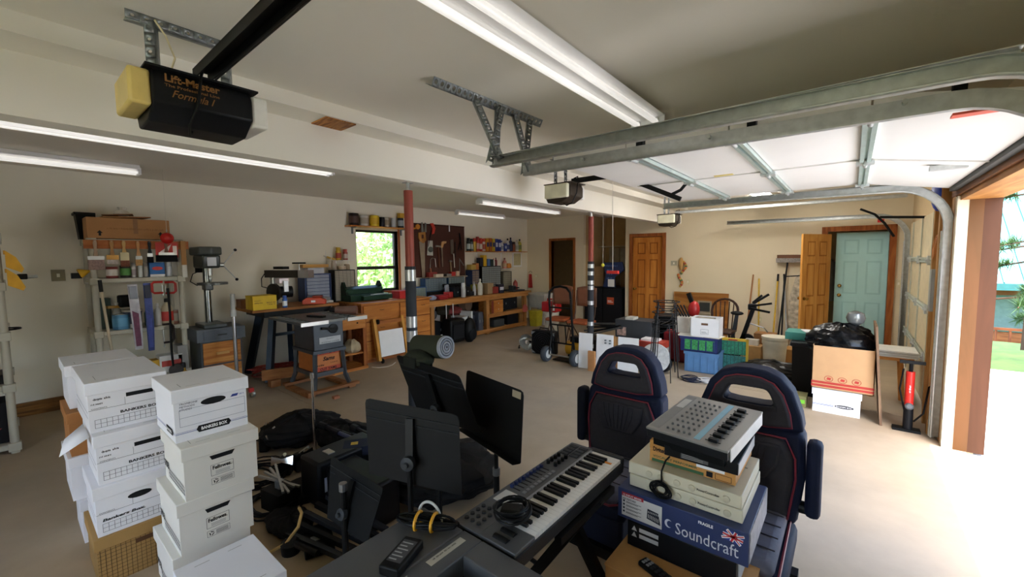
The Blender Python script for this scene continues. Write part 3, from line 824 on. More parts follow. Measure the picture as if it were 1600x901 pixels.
t = thing('scrap_pile', 'loose folded cardboard flaps on top of the long carton', 'cardboard', (-6.58, .93, 2.19))
MB().box((0, 0, .015), (.26, .42, .012), .1, .05).build('flap', mat('9c6c3e', .8), t)
MB().box((0, -.05, .04), (.2, .26, .01), -.2, .08).build('flap', mat('7d5530', .8), t)
t = thing('paper_bag', 'crumpled white bag on the loose cardboard', 'bag', (-6.6, .92, 2.225))
MB().lathe([(.05, 0), (.08, .02), (.06, .05), (.03, .07), (.045, .1)], n=9).build('bag', mat('cfc6b6', .8, bump=.5), t)
# rail with brushes
rl = thing('brush_rail', 'orange brown board with nails holding the paint brushes', 'rail', (-6.37, 1.0, 1.84))
MB().b(-.012, .012, -.44, .47, 0, .095).build('board', wood('b97440', '97552a', 'Y'), rl)
def brush(label, px, hl, fw, fh, bw, bh, hc, fc, bc):
    p = W(px, 368, -6.35)
    t = thing('paint_brush', label, 'brush', (-6.345, p.y, 1.93), group='brushes hung on the rail')
    MB().prism([(-.012, 0), (.012, 0), (.017, -.03), (.011, -hl * .6), (.02, -hl), (-.02, -hl), (-.011, -hl * .6), (-.017, -.03)], (-.005, 0, 0), (0, 1, 0), (0, 0, 1), .014).build('handle', mat(hc, .45), t, bevel=.003)
    MB().b(-.008, .012, -fw / 2, fw / 2, -hl - fh, -hl).build('ferrule', mat(fc, .3, .7), t)
    MB().add([(-.01, -bw / 2, -hl - fh), (.014, -bw / 2, -hl - fh), (.014, bw / 2, -hl - fh), (-.01, bw / 2, -hl - fh), (-.004, -bw / 2 * 1.03, -hl - fh - bh), (.008, -bw / 2 * 1.03, -hl - fh - bh), (.008, bw / 2 * 1.03, -hl - fh - bh), (-.004, bw / 2 * 1.03, -hl - fh - bh)], [(0, 3, 2, 1), (4, 5, 6, 7), (0, 1, 5, 4), (1, 2, 6, 5), (2, 3, 7, 6), (3, 0, 4, 7)]).build('bristles', mat(bc, .9, var=.3, scale=60), t)
    MB().cyl((-.02, 0, -.01), (.016, 0, -.01), .003, n=6).build('nail', STEEL, t)
    return t
brush('widest brush with grey pink bristles, first from left on the rail', 147, .17, .13, .04, .125, .11, 'a58a72', 'd6d6d6', '9a8078')
brush('flat brush with wide wooden head, second from left on the rail', 173, .16, .10, .05, .09, .05, 'a97b45', 'b98b4c', 'c0b5ac')
brush('brush with pale ferrule and brown bristles, third on the rail', 192, .13, .075, .09, .075, .07, 'c29a5c', 'b9ab88', '7a4a36')
brush('narrow brush with long wooden handle, fourth on the rail', 214, .17, .06, .04, .06, .07, 'b58148', 'a9a9a2', 'b58d5a')
brush('black handled brush, fifth on the rail', 232, .14, .05, .04, .055, .07, '16161a', 'd9d9d9', '121214')
brush('large painting pad with black bristles, last on the rail', 258, .13, .15, .03, .20, .08, '7b4a2a', 'c9c6bd', '0f0f11')
t = thing('safety_sign', 'red and white folded cardboard sign behind the red ball', 'sign', (-6.352, 1.24, 1.74))
MB().b(0, .006, -.09, .12, 0, .18).build('card', mat('c23a30', .6), t)
PR((.006, 0, 0), (0, 1, 0), (0, 0, 1)).poly([(-.06, .06), (.02, .06), (.06, .16)]).rect(.07, .03, .11, .14).build(mat('e7dcd4', .6), t)
t = thing('paint_stick', 'wooden stirring stick with white painted end, right end of the rail', 'stick', (-6.34, P(287, 400, x=-6.34).y, 1.50))
MB().b(-.008, .008, -.025, .025, .15, .44).build('wood', wood('b98a55', '9a6c3a', 'Z'), t)
MB().b(-.008, .008, -.025, .025, 0, .15).build('painted_end', mat('cfcdc4', .6), t)
# goods on the 1.51 shelf (front x about -6.5)
XF = -6.50
def sy(px, z, x=XF):
    """y on the line of sight at that px for a height z and depth x"""
    return P(px, 400, x=x).y
can('red and white paint can, first from left on the paint shelf', (XF, sy(173, 0), 1.512), .052, .13, '8c3b36', band='d8d0c8')
can('green labelled paint can on the paint shelf', (XF, sy(194, 0), 1.512), .047, .14, '3a3431', band='4f8a3c')
spray('white spray can beside the green paint can', (XF, sy(207, 0), 1.512), .024, .17, 'cfcac8', 'b9b4b2', '9a8d90')
spray('slim silver tube between two cans on the paint shelf', (XF + .02, sy(217, 0), 1.512), .022, .19, 'c9cbcb', 'd8dada')
spray('grey metal canister left of the blue box', (XF, sy(226, 0), 1.512), .03, .17, '96928c', '8a8680')
t = carton('blue boxed spackling with red oval on the paint shelf', (XF, sy(243, 0), 1.512), .14, .1, .17, '2f6db0', lettering=None, name='filler_box')
PR((.05, -.07, 0), (0, 1, 0), (0, 0, 1)).ell(.07, .1, .05, .022).build(mat('c8332f', .5), t, 'oval_mark')
PR((.05, -.07, 0), (0, 1, 0), (0, 0, 1)).rect(.0, 0, .14, .03).build(WHITE, t)
spray('silver aerosol can right of the blue box', (XF, sy(262, 0), 1.512), .03, .17, 'c9cccd', 'd5d8d9')
t = thing('funnel', 'yellow funnel with black cap at the left end of the paint shelf', 'funnel', (-6.5, .60, 1.52))
MB().lathe([(.05, 0), (.05, .015), (.015, .08), (.01, .13)], (0, -.08, .05), (0, 1, .35)).build('funnel', mat('d9a91d', .5), t)
MB().box((0, -.1, .03), (.06, .08, .06)).build('cap', BLK, t)
# second shelf .92
can('blue paint can on the second paint shelf', (-6.5, sy(181, 0), .922), .075, .17, '4d86ab', band='5f9cc0')
bottle('grey sprayer jar behind the blue can', (-6.62, sy(176, 0, -6.62), .922), .05, .3, '8b8a86', 'b9b9b4')
t = thing('bucket', 'white and navy tub of joint compound on the second paint shelf', 'tub', (-6.55, sy(200, 0, -6.55), .922))
MB().lathe([(.075, 0), (.085, .18), (.09, .18), (.09, .2)], n=18).build('tub', mat('1e2a4a', .5), t)
MB().lathe([(.076, .002), (.078, .05), (.0785, .05)], n=18).build('label_band', WHITE, t)
MB().lathe([(.092, .19), (.092, .215), (.02, .217)], n=18).build('lid', mat('b6afa0', .5), t)
t = thing('tool_case', 'black power tool on the second paint shelf', 'tool', (-6.62, sy(195, 0, -6.62), 1.145))
MB().box((0, 0, .09), (.16, .18, .14)).build('body', BLK, t, bevel=.02)
MB().box((0, -.12, .03), (.05, .14, .03), .3).build('handle', mat('a87b22', .5), t)
bottle('cream jug with red label on the second paint shelf', (-6.5, sy(255, 0), .922), .062, .32, 'b5a78c', '1d1b1a', 'b8332c', 'jug', 'jug')
bottle('white squeeze bottle beside the cream jug', (-6.5, sy(240, 0), .922), .035, .27, 'd9d9d6', 'e8e8e8')
bottle('green bottle behind the blue saw pack', (-6.6, sy(226, 0, -6.6), .922), .045, .25, '2f6b45', '24352b')
can('small brown can beside the cream jug', (-6.5, sy(267, 0), .922), .035, .17, '7d4a36', band='8f8677')
# saws and clamps hung on the front
def sawpack(label, px0, py0, px1, py1, w, c1, c2):
    a = W(px0, py0, -6.40); b = W(px1, py1, -6.40)
    t = thing('saw_pack', label, 'saw', tuple(b))
    d = a - b
    r = Vector((0, 1, 0)); u = d.normalized()
    MB().prism([(-w / 2, 0), (w * .3, 0), (w / 2, d.length * .35), (w / 2, d.length), (-w / 2, d.length)], (0, 0, 0), r, u, .012).build('blade_card', mat(c1, .25, .3, var=.2, scale=15), t)
    MB().prism([(-w * .35, d.length * .05), (w * .2, d.length * .05), (w * .3, d.length * .55), (-w * .35, d.length * .6)], (.013, 0, 0), r, u, .003).build('printed_sleeve', mat(c2, .35, var=.3, scale=30), t)
    MB().prism([(-w * .4, d.length * .78), (w * .4, d.length * .78), (w * .4, d.length * .97), (-w * .4, d.length * .97)], (.013, 0, 0), r, u, .012).build('handle', mat('8e93a0' if c1 != '3d4a86' else '1f2440', .4), t, bevel=.004)
    return t
sawpack('shiny hand saw in purple sleeve hung on the paint shelf', 206, 444, 219, 545, .085, 'c7c4cc', '6a2f4e')
sawpack('hand saw in blue and yellow sleeve hung on the paint shelf', 229, 442, 238, 547, .07, '3d4a86', '2f3d8c')
def cclamp(label, px, py, x, h, col, sgn=1, bar=True):
    p = W(px, py, x)
    t = thing('c_clamp', label, 'clamp', tuple(p), group='C clamps on the paint shelf')
    MB().tube([(0, .05 * sgn, h * .5), (0, -.03 * sgn, h * .5), (0, -.05 * sgn, h * .35), (0, -.05 * sgn, -h * .35), (0, -.03 * sgn, -h * .5), (0, .05 * sgn, -h * .5)], .014, 6).build('frame', mat(col, .4), t)
    MB().cyl((0, .045 * sgn, -h * .75), (0, .045 * sgn, h * .2), .007).cyl((-.03, .045 * sgn, -h * .72), (.03, .045 * sgn, -h * .72), .004).build('screw', STEEL, t)
    return t
cclamp('red C clamp opening right above the cream jug', 246, 449, -6.36, .13, 'b5251f')
cclamp('larger red C clamp at the right end of the paint shelf', 266, 449, -6.36, .13, 'a8241f', -1)
cclamp('dark rusty C clamp low on the right of the paint shelf', 263, 520, -6.36, .22, '2c2322', -1)
t = thing('strap_clamp', 'long black strap clamp hanging on the right of the paint shelf', 'clamp', tuple(W(262, 450, -6.34)))
MB().tube([(0, 0, 0), (0, .005, -.3), (.0, -.005, -.75), (0, 0, -.95)], .013).build('bar', BLK, t)
MB().lathe([(.06, -.02), (.075, -.01), (.075, .01), (.06, .02)], (0, .03, -1.0), (1, 0, .2), n=18).build('foot', mat('3a3532', .5), t)
t = thing('broom', 'pale pole with black grip leaning on the paint shelf', 'pole', (-6.33, P(168, 500, x=-6.33).y, 0))
MB().cyl((0, .06, 0), (0, -.03, 1.37), .013).build('pole', mat('b9a98e', .5), t)
MB().cyl((0, -.03, 1.37), (0, -.036, 1.5), .017).build('grip', BLK, t)
# bottom shelf
carton('yellow box on the lowest paint shelf', (-6.5, sy(232, 0), .352), .12, .15, .16, 'c79a26')
carton('white parcel box with red stripe on the lowest paint shelf', (-6.5, sy(253, 0), .352), .22, .2, .2, 'd8d6d2', 'b03a30')
carton('grey box above the floor at the right of the paint shelf', (-6.5, sy(272, 0), .352), .1, .2, .3, '8d8a86')
bottle('dark yellow jug standing right of the paint shelf', (-6.35, P(286, 570, x=-6.35).y, 0), .07, .45, 'b98a1f', '1b1b1b', name='jug', cat='jug')
carton('green plastic crate at the left of the second paint shelf', (-6.75, .72, .922), .1, .2, .35, '2c4038')
# ================================================================ drill press
dp = thing('drill_press', 'grey green bench drill press on a drawer cabinet', 'drill press', (-6.62, 1.72, .82))
BODY = mat('3b403f', .35)
MB().b(-.2, .2, -.13, .13, 0, .05).build('base', BODY, dp, bevel=.01)
MB().cyl((-.08, 0, .05), (-.08, 0, 1.02), .04, n=16).build('column', mat('8d9290', .2, .9), dp)
MB().lathe([(.17, 0), (.17, .03)], (.06, .03, .56), n=24).build('table', mat('5f625f', .4, .6), dp)
MB().box((-.05, 0, .53), (.14, .1, .09)).build('table_bracket', BODY, dp, bevel=.015)
MB().prism([(-.24, .78), (.16, .78), (.19, .86), (.19, .95), (-.24, .95)], (0, .10, 0), (1, 0, 0), (0, 0, 1), .20).build('head', BODY, dp, bevel=.02)
MB().prism([(-.27, -.13), (.16, -.13), (.2, 0), (.16, .13), (-.27, .13)], (0, 0, .95), (1, 0, 0), (0, 1, 0), .11).build('belt_cover', mat('454b49', .35), dp, bevel=.02)
MB().cyl((-.22, 0, .72), (-.22, 0, .92), .085, n=16).build('motor', BLK, dp)
MB().cyl((.08, 0, .68), (.08, 0, .79), .028, n=14).build('quill', STEEL, dp)
MB().lathe([(.012, 0), (.022, .03), (.024, .06), (.015, .08)], (.08, 0, .6), n=14).build('chuck', STEEL, dp)
MB().cyl((.08, 0, .55), (.08, 0, .6), .005, n=8).build('drill_bit', STEEL, dp)
MB().b(.191, .196, -.05, .05, .81, .92).build('name_plate', mat('c9ccd4', .4), dp)
MB().cyl((.08, .10, .82), (.08, .16, .82), .03).build('feed_hub', STEEL, dp)
for a in (1.0, 3.1, 5.2):
    e = Vector((.08 + .03 * math.cos(a), .17 + .12 * abs(math.sin(a)) * .6, .82 + .26 * math.sin(a)))
    e = Vector((.08 + .2 * math.cos(a), .18, .82 + .2 * math.sin(a))) if a == 3.1 else Vector((.1, .3, .82 + (.2 if a < 2 else -.2)))
    hndl = MB().cyl((.08, .15, .82), e, .006).build('feed_handle', STEEL, dp)
    MB().ball(e, .02).build('handle_knob', BLK, hndl)
MB().tube([(-.25, 0, .75), (-.28, -.1, .7), (-.24, -.14, .6), (-.1, -.1, .55)], .006).build('power_cord', BLK, dp)
cb = thing('tool_cabinet', 'small pine cabinet with grey top under the drill press', 'cabinet', (-6.62, 1.76, 0))
MB().b(-.25, .24, -.23, .23, 0, .66).build('body', mat('3b4046', .5), cb)
MB().b(-.27, .27, -.27, .27, .66, .82).build('top', mat('565d66', .5), cb)
for z in (.06, .36):
    d_ = MB().b(.24, .26, -.21, .21, z, z + .28).build('drawer', PINEY, cb, bevel=.004)
    MB().b(.26, .285, -.07, .07, z + .12, z + .15).build('handle', wood('d8ae72', 'c49354', 'Y'), d_)
d_ = MB().b(.27, .285, -.2, .2, .68, .80).build('drawer', mat('4d545e', .5), cb)
MB().b(.285, .30, -.05, .05, .73, .745).build('handle', DKGREY, d_)
t = thing('telescoping_pole', 'silver telescoping pole standing beside the drill press', 'pole', (-6.0, P(370, 580, x=-6.0).y, 0))
MB().cyl((0, 0, 0), (0, -.0, 1.02), .022, n=14).build('lower_tube', mat('c9ccd0', .2, .9), t)
MB().cyl((0, 0, 1.0), (0, 0, 1.08), .034, n=14).build('collar', mat('b5b7b6', .4), t)
MB().cyl((0, 0, 1.08), (0, 0, 1.28), .027, n=14).build('upper_tube', mat('a9aaa7', .4), t)
# ================================================================ radial arm saw on its table
rt = thing('saw_table', 'plywood table on splayed dark steel legs holding the radial arm saw', 'table', (-6.55, 2.7, 0))
MB().b(-.45, .35, -.62, .60, .985, 1.02).build('table_top', wood('a9713c', '8a5526', 'Y'), rt)
MB().b(-.4, .28, -.45, .5, .90, .985).build('apron', BLK2, rt)
SL = mat('2b3a4a', .4, .2)
for sx in (-1, 1):
    for sy_ in (-1, 1):
        MB().bar((sx * .22 - .06, -.10 + sy_ * .20, .92), (sx * .38 - .06, -.14 + sy_ * .31, 0), .07, .10).build('leg', SL, rt)
MB().bar((.12, -.33, .62), (.12, .10, .62), .04, .04).build('stretcher', SL, rt)
ra = thing('radial_arm_saw', 'dark radial arm saw with chrome trim on the plywood table', 'saw', (-6.6, 2.6, 1.02))
MB().cyl((-.22, 0, 0), (-.22, 0, .42), .05, n=14).build('column', STEEL, ra)
MB().bar((-.28, -.06, .47), (.38, .22, .47), .11, .11).build('arm', mat('3b352e', .4), ra)
MB().bar((.30, .18, .47), (.46, .255, .47), .12, .115).build('chrome_end', mat('d5d0d4', .2, .8), ra)
MB().bar((-.1, .0, .56), (.1, .06, .56), .1, .04).build('motor_cover', BLK, ra)
MB().box((.0, .03, .37), (.16, .14, .08)).build('carriage', mat('d9ccd0', .3, .4), ra, bevel=.01)
MB().lathe([(.13, -.02), (.13, .02), (.05, .03)], (-.02, -.08, .2), (.35, -1, 0), n=22).build('blade_guard', mat('26221f', .5), ra)
MB().cyl((-.02, -.06, .2), (.02, .16, .2), .085, n=16).build('motor', BLK2, ra)
MB().box((.1, .04, .29), (.05, .06, .16)).build('yoke', mat('c4c6c8', .3, .6), ra)
MB().cyl((.30, .16, .53), (.30, .16, .62), .008).build('crank_stem', STEEL, ra)
MB().bar((.26, .08, .63), (.34, .24, .63), .03, .022).build('elevating_handle', BLK, ra)
MB().tube([(-.28, -.08, .5), (-.35, -.12, .4), (-.3, -.14, .28), (-.2, -.08, .25)], .007).build('power_cord', BLK, ra)
MB().b(.088, .09, .01, .06, .22, .3).build('rating_plate', WHITE, ra)
t = carton('yellow circular saw carton on the radial arm saw table', (-6.33, 2.24, 1.022), .30, .26, .19, 'd9b41c', name='saw_carton')
for k, (yy, zz, ww, hh) in enumerate(((-.13, .085, .1, .02), (.02, .085, .11, .02), (.03, .06, .1, .018), (-.13, .12, .08, .012))): marks(mat('5a3216', .6), t, (.131, yy, zz), (0, 1, 0), (0, 0, 1), ww, hh, k)
spray('blue spray can on the radial arm saw table', (-6.24, P(445, 470, x=-6.24).y, 1.022), .032, .17, '2d62b8', '1f4aa0', 'dfe6ee')
t = thing('belt_sander', 'orange red belt sander on the radial arm saw table', 'sander', (-6.35, 2.98, 1.022), .9)
MB().prism([(-.16, 0), (.17, 0), (.17, .07), (.1, .1), (-.1, .1), (-.16, .06)], (0, .05, 0), (1, 0, 0), (0, 0, 1), .1).build('body', mat('c8431f', .4), t, bevel=.01)
MB().b(-.02, .12, -.03, .05, .1, .13).build('handle', mat('8d2c18', .5), t, bevel=.01)
MB().b(-.03, .03, -.052, -.05, .03, .06).build('label_plate', WHITE, t)
t = thing('finishing_sander', 'grey sander and papers piled at the end of the saw table', 'tool', (-6.5, 3.17, 1.022))
MB().b(-.12, .14, -.14, .12, 0, .03).build('paper_stack', mat('c3c3bf', .7), t)
MB().box((0, 0, .06), (.18, .2, .05), .3).build('case', mat('8b8e90', .5), t, bevel=.01)
MB().box((.02, -.06, .1), (.1, .12, .05), .5).build('tool_body', BLK2, t, bevel=.015)
carton('small brown carton left on the radial arm saw table', (-6.7, 2.15, 1.022), .14, .2, .12, '7a4c2a')
# cabinets behind
parts_cabinet('navy parts cabinet with wide grey drawers beside the radial arm saw', -6.72, 3.02, 3.45, 1.0, 1.47, .25, '1f3a6e', 8, 1, '8a93a6')
carton('white and clear organizer box on the navy cabinet', (-6.8, 3.2, 1.472), .26, .2, .09, 'b9bcc4')
t = thing('wood_offcut', 'pale wood board lying on top of the organizer box', 'board', (-6.82, 3.22, 1.57))
MB().b(-.08, .06, -.2, .22, 0, .05).build('board', wood('d0a25c', 'b98845', 'Y'), t)
tt = parts_cabinet('grey parts cabinet full of small brown drawers left of the window', -6.74, 3.52, 3.90, .98, 1.52, .2, '2f2d2a', 18, 5, 'a89e90')
for k, (yy, r, h, b, c) in enumerate(((3.56, .045, .16, 'a89a8a', 'b9b4aa'), (3.70, .07, .06, 'b9a38a', 'c9c6bd'), (3.80, .05, .09, '9c8a70', 'b59a6a'))):
    can(['tall silver oil can on the brown drawer cabinet', 'wide low tin on the brown drawer cabinet', 'small tin on the brown drawer cabinet next to the window'][k], (-6.82, yy, 1.522), r, h, b, c)
ws = thing('wire_shelf', 'small white wire shelf on the wall left of the window', 'shelf', (XL + .1, 3.74, 1.68))
for yy in (-.2, .2): MB().tube([(-.09, yy, .16), (-.09, yy, 0), (.09, yy, 0), (.09, yy, .05)], .004).tube([(-.09, yy, 0), (-.09, yy, -.14)], .004).build('bracket_wire', WHITE, ws)
for k in range(6): MB().cyl((-.09 + .036 * k, -.2, 0), (-.09 + .036 * k, .2, 0), .003, n=5).build('shelf_wire', WHITE, ws)
spray('yellow and red canister standing on the wire shelf', (XL + .1, 3.72, 1.686), .045, .22, 'c8a028', 'd0aa30', 'a33a26')
spray('red topped tube standing on the wire shelf', (XL + .1, 3.85, 1.686), .04, .19, 'a8564a', 'b5332a', 'c9b8ae')
t = thing('scraper', 'yellow scraper lying at the left of the wire shelf', 'tool', (XL + .1, 3.60, 1.69))
MB().bar((0, -.09, .05), (0, .05, .01), .03, .03).build('handle', mat('c99a2a', .5), t)
MB().bar((0, -.14, .07), (0, -.09, .05), .02, .01).build('tip', STEEL, t)
# ================================================================ table saw
ts = thing('table_saw', 'grey table saw with slotted wings on a steel stand', 'table saw', (-5.45, 2.58, .075))
SG = mat('4a5058', .4, .3); 
MB().b(-.6, .34, -.18, .2, .83, .86).build('table_top', mat('6d6f6e', .35, .7), ts)
for y0, y1 in ((-.36, -.185), (.205, .40)):
    w_ = MB().b(-.6, .34, y0, y0 + .02, .83, .86).b(-.6, .34, y1 - .02, y1, .83, .86).build('wing_frame', mat('7b7d7b', .35, .7), ts)
    for k in range(9): MB().b(-.6 + k * .115, -.58 + k * .115, y0 + .02, y1 - .02, .835, .858).build('wing_rib', mat('66645e', .4, .6), w_)
MB().b(.34, .36, -.36, -.02, .815, .86).build('fence_rail', mat('d5d6d4', .3, .6), ts)
MB().b(.34, .36, .24, .52, .815, .86).build('fence_rail', mat('d5d6d4', .3, .6), ts)
MB().b(-.24, .30, -.19, .20, .48, .83).build('cabinet', SG, ts, bevel=.008)
MB().b(-.27, .32, -.21, .22, .44, .48).build('cabinet_flange', SG, ts)
MB().b(.301, .304, -.12, .16, .56, .64).build('label_plate', mat('b9bcc0', .5), ts)
marks(INK, ts, (.305, -.1, .57), (0, 1, 0), (0, 0, 1), .24, .014, 4)
marks(INK, ts, (.305, -.03, .612), (0, 1, 0), (0, 0, 1), .1, .012, 5)
MB().lathe([(.055, 0), (.06, .01), (.06, .025), (.04, .03)], (.30, .06, .74), (1, 0, 0), n=20).build('hand_wheel', BLK2, ts)
MB().bar((.32, .06, .74), (.33, -.1, .76), .03, .03).build('wheel_slot', BLK, ts)
MB().tube(arc((.22, .21, .64), .05, 0, 2 * PI, 16, (1, 0, 0), (0, 0, 1)), .008, closed=False).bar((.22, .21, .6), (.22, .25, .66), .015, .015).build('tilt_wheel', BLK, ts)
MB().box((-.05, .02, .87), (.28, .06, .03), .3).build('miter_gauge', BLK2, ts)
for sx in (-1, 1):
    for sy_ in (-1, 1):
        x, y = .025 + sx * .26, .005 + sy_ * .18
        MB().bar((x, y, .46), (x + sx * .02, y + sy_ * .02, .1), .045, .04).bar((x + sx * .02, y + sy_ * .02, .12), (x + sx * .06, y + sy_ * .05, 0), .045, .04).build('leg', SG, ts)
for sx in (-1, 1): MB().b(.025 + sx * .27 - .015, .025 + sx * .27 + .015, -.2, .2, .15, .2).build('brace', SG, ts)
for sy_ in (-1, 1): MB().b(-.24, .29, sy_ * .19 - .01, sy_ * .19 + .02, .15, .2).build('brace', SG, ts)
dl = thing('wooden_dolly', 'low timber dolly under the table saw', 'dolly', (-5.42, 2.58, 0))
DW = wood('a8744a', '875632', 'Y')
for x in (-.33, .33): MB().b(x - .04, x + .04, -.33, .35, .04, .074).build('rail', DW, dl)
for y in (-.27, .27): MB().b(-.33, .33, y - .045, y + .045, .002, .039).build('cross_rail', DW, dl)
cr = thing('wooden_crate', 'orange fruit crate with black lettering on the table saw stand', 'crate', (-5.42, 2.58, .278))
ORG = mat('c9783c', .6, var=.12, scale=12); ORR = mat('b8492c', .6)
for x in (-.2, .22):
    MB().b(x - .01, x + .01, -.17, .17, 0, .26).build('end_panel', ORG, cr)
MB().b(-.2, .22, -.18, -.168, 0, .26).build('side_panel', ORG, cr)
MB().b(-.2, .22, .168, .18, 0, .26).build('side_panel', ORG, cr)
PR((.231, -.17, 0), (0, 1, 0), (0, 0, 1)).rect(0, 0, .34, .05).rect(0, .205, .34, .26).build(ORR, cr)
text('CUT YAMS', .045, INK, cr, (.232, -.11, .008), (0, 1, 0), (0, 0, 1), bold=.02, width=.22)
text('CUT YAMS', .045, INK, cr, (.232, .11, .25), (0, -1, 0), (0, 0, -1), bold=.02, width=.22)
text('Sams', .07, INK, cr, (.232, -.07, .13), (0, 1, 0), (0, 0, 1), bold=.03, shear=.3, width=.16)
marks(INK, cr, (.232, -.14, .06), (0, 1, 0), (0, 0, 1), .09, .03, 6)
marks(INK, cr, (.232, .03, .085), (0, 1, 0), (0, 0, 1), .1, .014, 7)
t = thing('board_offcut', 'brown plank leaning on edge in front of the saw table legs', 'board', (-5.95, 2.38, 0))
MB().box((0, 0, .16), (.03, .6, .14), -.35).build('plank', wood('a46f42', '8a5830', 'Y'), t)
for q in (-.16, .16): MB().box((-.02, q, .05), (.12, .12, .09)).build('foot_block', DW, t)
t = thing('extension_cord', 'tangle of orange red extension cord under the saw table', 'cord', (-6.45, 2.45, 0))
pts = [(.22 * math.cos(a * 1.0) * (.6 + .4 * math.sin(a * .37)), .4 * math.sin(a * 1.13) * (.7 + .3 * math.cos(a * .51)), .02 + .16 * abs(math.sin(a * .29))) for a in [i * .35 for i in range(150)]]
MB().tube(pts, .009, 5).build('cord', mat('8c2f22', .5), t)
t = thing('caster_tool', 'small red and chrome caster tool on the floor by the white boxes', 'tool', tuple(P(393, 620, z=0)))
MB().lathe([(.035, 0), (.04, .01), (.04, .03), (.035, .04)], (0, 0, .04), (0, 1, 0), n=16).build('wheel', STEEL, t)
MB().box((0, 0, .09), (.05, .05, .05)).build('bracket', RED, t)
t = thing('wood_block', 'small brick red wood block on the open floor', 'block', tuple(P(525, 622, z=0)))
MB().b(-.03, .03, -.035, .035, 0, .03).build('block', mat('a86a4a', .7), t)
# ================================================================ low desk
dk = thing('wooden_desk', 'low pine desk with one drawer beside the table saw', 'desk', (-6.25, 3.27, 0))
MB().b(-.1, .45, -.38, .27, .82, .845).build('top', PINEY, dk)
d_ = MB().b(.40, .43, -.36, .24, .64, .81).build('drawer', wood('c98848', 'b2702f', 'Y'), dk)
MB().ball((.44, .1, .73), .012).build('knob', BLK, d_)
for y in (-.37, .23):
    for x in (-.05, .39): MB().b(x - .03, x + .03, y - .03, y + .03, 0, .82).build('leg', CEDAR, dk)
MB().b(-.08, .40, -.38, .26, .24, .265).build('lower_shelf', PINEY, dk)
MB().b(-.08, .44, -.38, .26, .0, .045).build('floor_runner', PINEY, dk)
MB().b(-.1, -.09, -.38, .26, .26, .82).build('back_panel', mat('4a2f1c', .7), dk)
def sack(label, p, sx, sy_, sz, col, seed, name='cloth_bag'):
    random.seed(seed)
    mb = MB()
    n, m = 18, 10
    ph = [random.uniform(0, 6) for _ in range(6)]
    def fn(u, v):
        a = 2 * PI * u; th = PI * v
        q = 1 + .12 * math.sin(3 * a + ph[0]) * math.sin(2 * th + ph[1]) + .08 * math.sin(7 * a + ph[2]) + .05 * math.cos(9 * th + ph[3])
        x = math.sin(th) * math.cos(a) * q; y = math.sin(th) * math.sin(a) * q; z = -math.cos(th) * q
        return (x * sx, y * sy_, max(0, (z + .75) * sz))
    mb.grid(fn, n, m)
    t = thing(name, label, 'bag', tuple(p))
    mb.build('cloth', mat(col, .85, bump=.3), t)
    return t
sack('grey green cloth bundle on the low desk shelf', (-5.93, 3.08, .266), .12, .12, .12, '8f9b94', 1)
sack('tan cloth sack rolled on the low desk shelf', (-5.93, 3.34, .266), .12, .11, .11, 'b9a888', 2)
t = sack('blue white cloth bag behind the grey bundle', (-6.18, 3.1, .266), .1, .1, .14, '9fb0c9', 3)
t = thing('motor_tool', 'brown motor tool lying on the low desk', 'tool', (-6.02, 3.30, .845))
MB().cyl((-.1, -.1, .07), (.12, .12, .07), .065, n=16).build('motor', mat('7a5a4e', .5), t)
MB().cyl((-.16, -.16, .07), (-.1, -.1, .07), .05, n=14).build('gear_head', BLK2, t)
# ================================================================ drawer chest
ch = thing('drawer_chest', 'pine drawer chest with nine drawers below the window', 'chest', (-6.5, 4.28, 0))
CD = wood('c9853f', 'ae6a2c', 'Y', 9)
MB().b(-.5, .42, -.68, .72, 0, .96).build('body', CEDARY, ch)
MB().b(-.52, .46, -.70, .74, .96, .985).build('top', CD, ch)
for y0, y1 in ((-.65, .02), (.05, .36), (.39, .70)):
    for z0, z1 in ((.06, .35), (.37, .66), (.68, .94)):
        d_ = MB().b(.42, .445, y0, y1, z0, z1).build('drawer', CD, ch, bevel=.004)
        MB().tube([(.445, (y0 + y1) / 2 - .04, (z0 + z1) / 2 + .05), (.46, (y0 + y1) / 2 - .03, (z0 + z1) / 2 + .045), (.46, (y0 + y1) / 2 + .03, (z0 + z1) / 2 + .045), (.445, (y0 + y1) / 2 + .04, (z0 + z1) / 2 + .05)], .004).build('handle', mat('4a3626', .4, .6), d_)
# mobile frame leaning with white panel
lf = thing('wheeled_frame', 'yellow pine frame with casters leaning on the drawer chest', 'frame', (-5.98, 4.0, 0))
MB().bar((.12, -.24, .05), (-.02, -.24, .72), .05, .07).build('side_rail', wood('d9a04e', 'c18a3a', 'Z'), lf)
MB().bar((.12, .3, .05), (-.02, .3, .72), .05, .07).build('side_rail', wood('d9a04e', 'c18a3a', 'Z'), lf)
MB().bar((0, -.24, .66), (0, .3, .66), .04, .06).build('cross_rail', CEDARY, lf)
MB().bar((.1, -.24, .15), (.1, .3, .15), .04, .06).build('cross_rail', CEDARY, lf)
for yy, zz, xx in ((-.2, .68, .05), (-.2, .05, .15)): MB().lathe([(.03, -.015), (.04, -.01), (.04, .01), (.03, .015)], (xx, yy, zz), (0, 1, 0), n=14).build('caster', BLK, lf)
t = thing('drawing_board', 'plain white board propped inside the wheeled frame', 'board', (-5.86, 4.02, .12))
MB().box((-.02, 0, .2), (.015, .46, .42), 0, 0, -.15).build('panel', WHITE, t)
t = thing('appliance_cable', 'thin white cord on the floor before the drawer chest', 'cord', tuple(P(600, 572, z=0)))
MB().tube([(-.1, -.15, .004), (.02, -.1, .004), (.08, 0, .004), (.05, .12, .004), (-.05, .25, .004)], .006, 5).build('cord', mat('cfc8b8', .6), t)
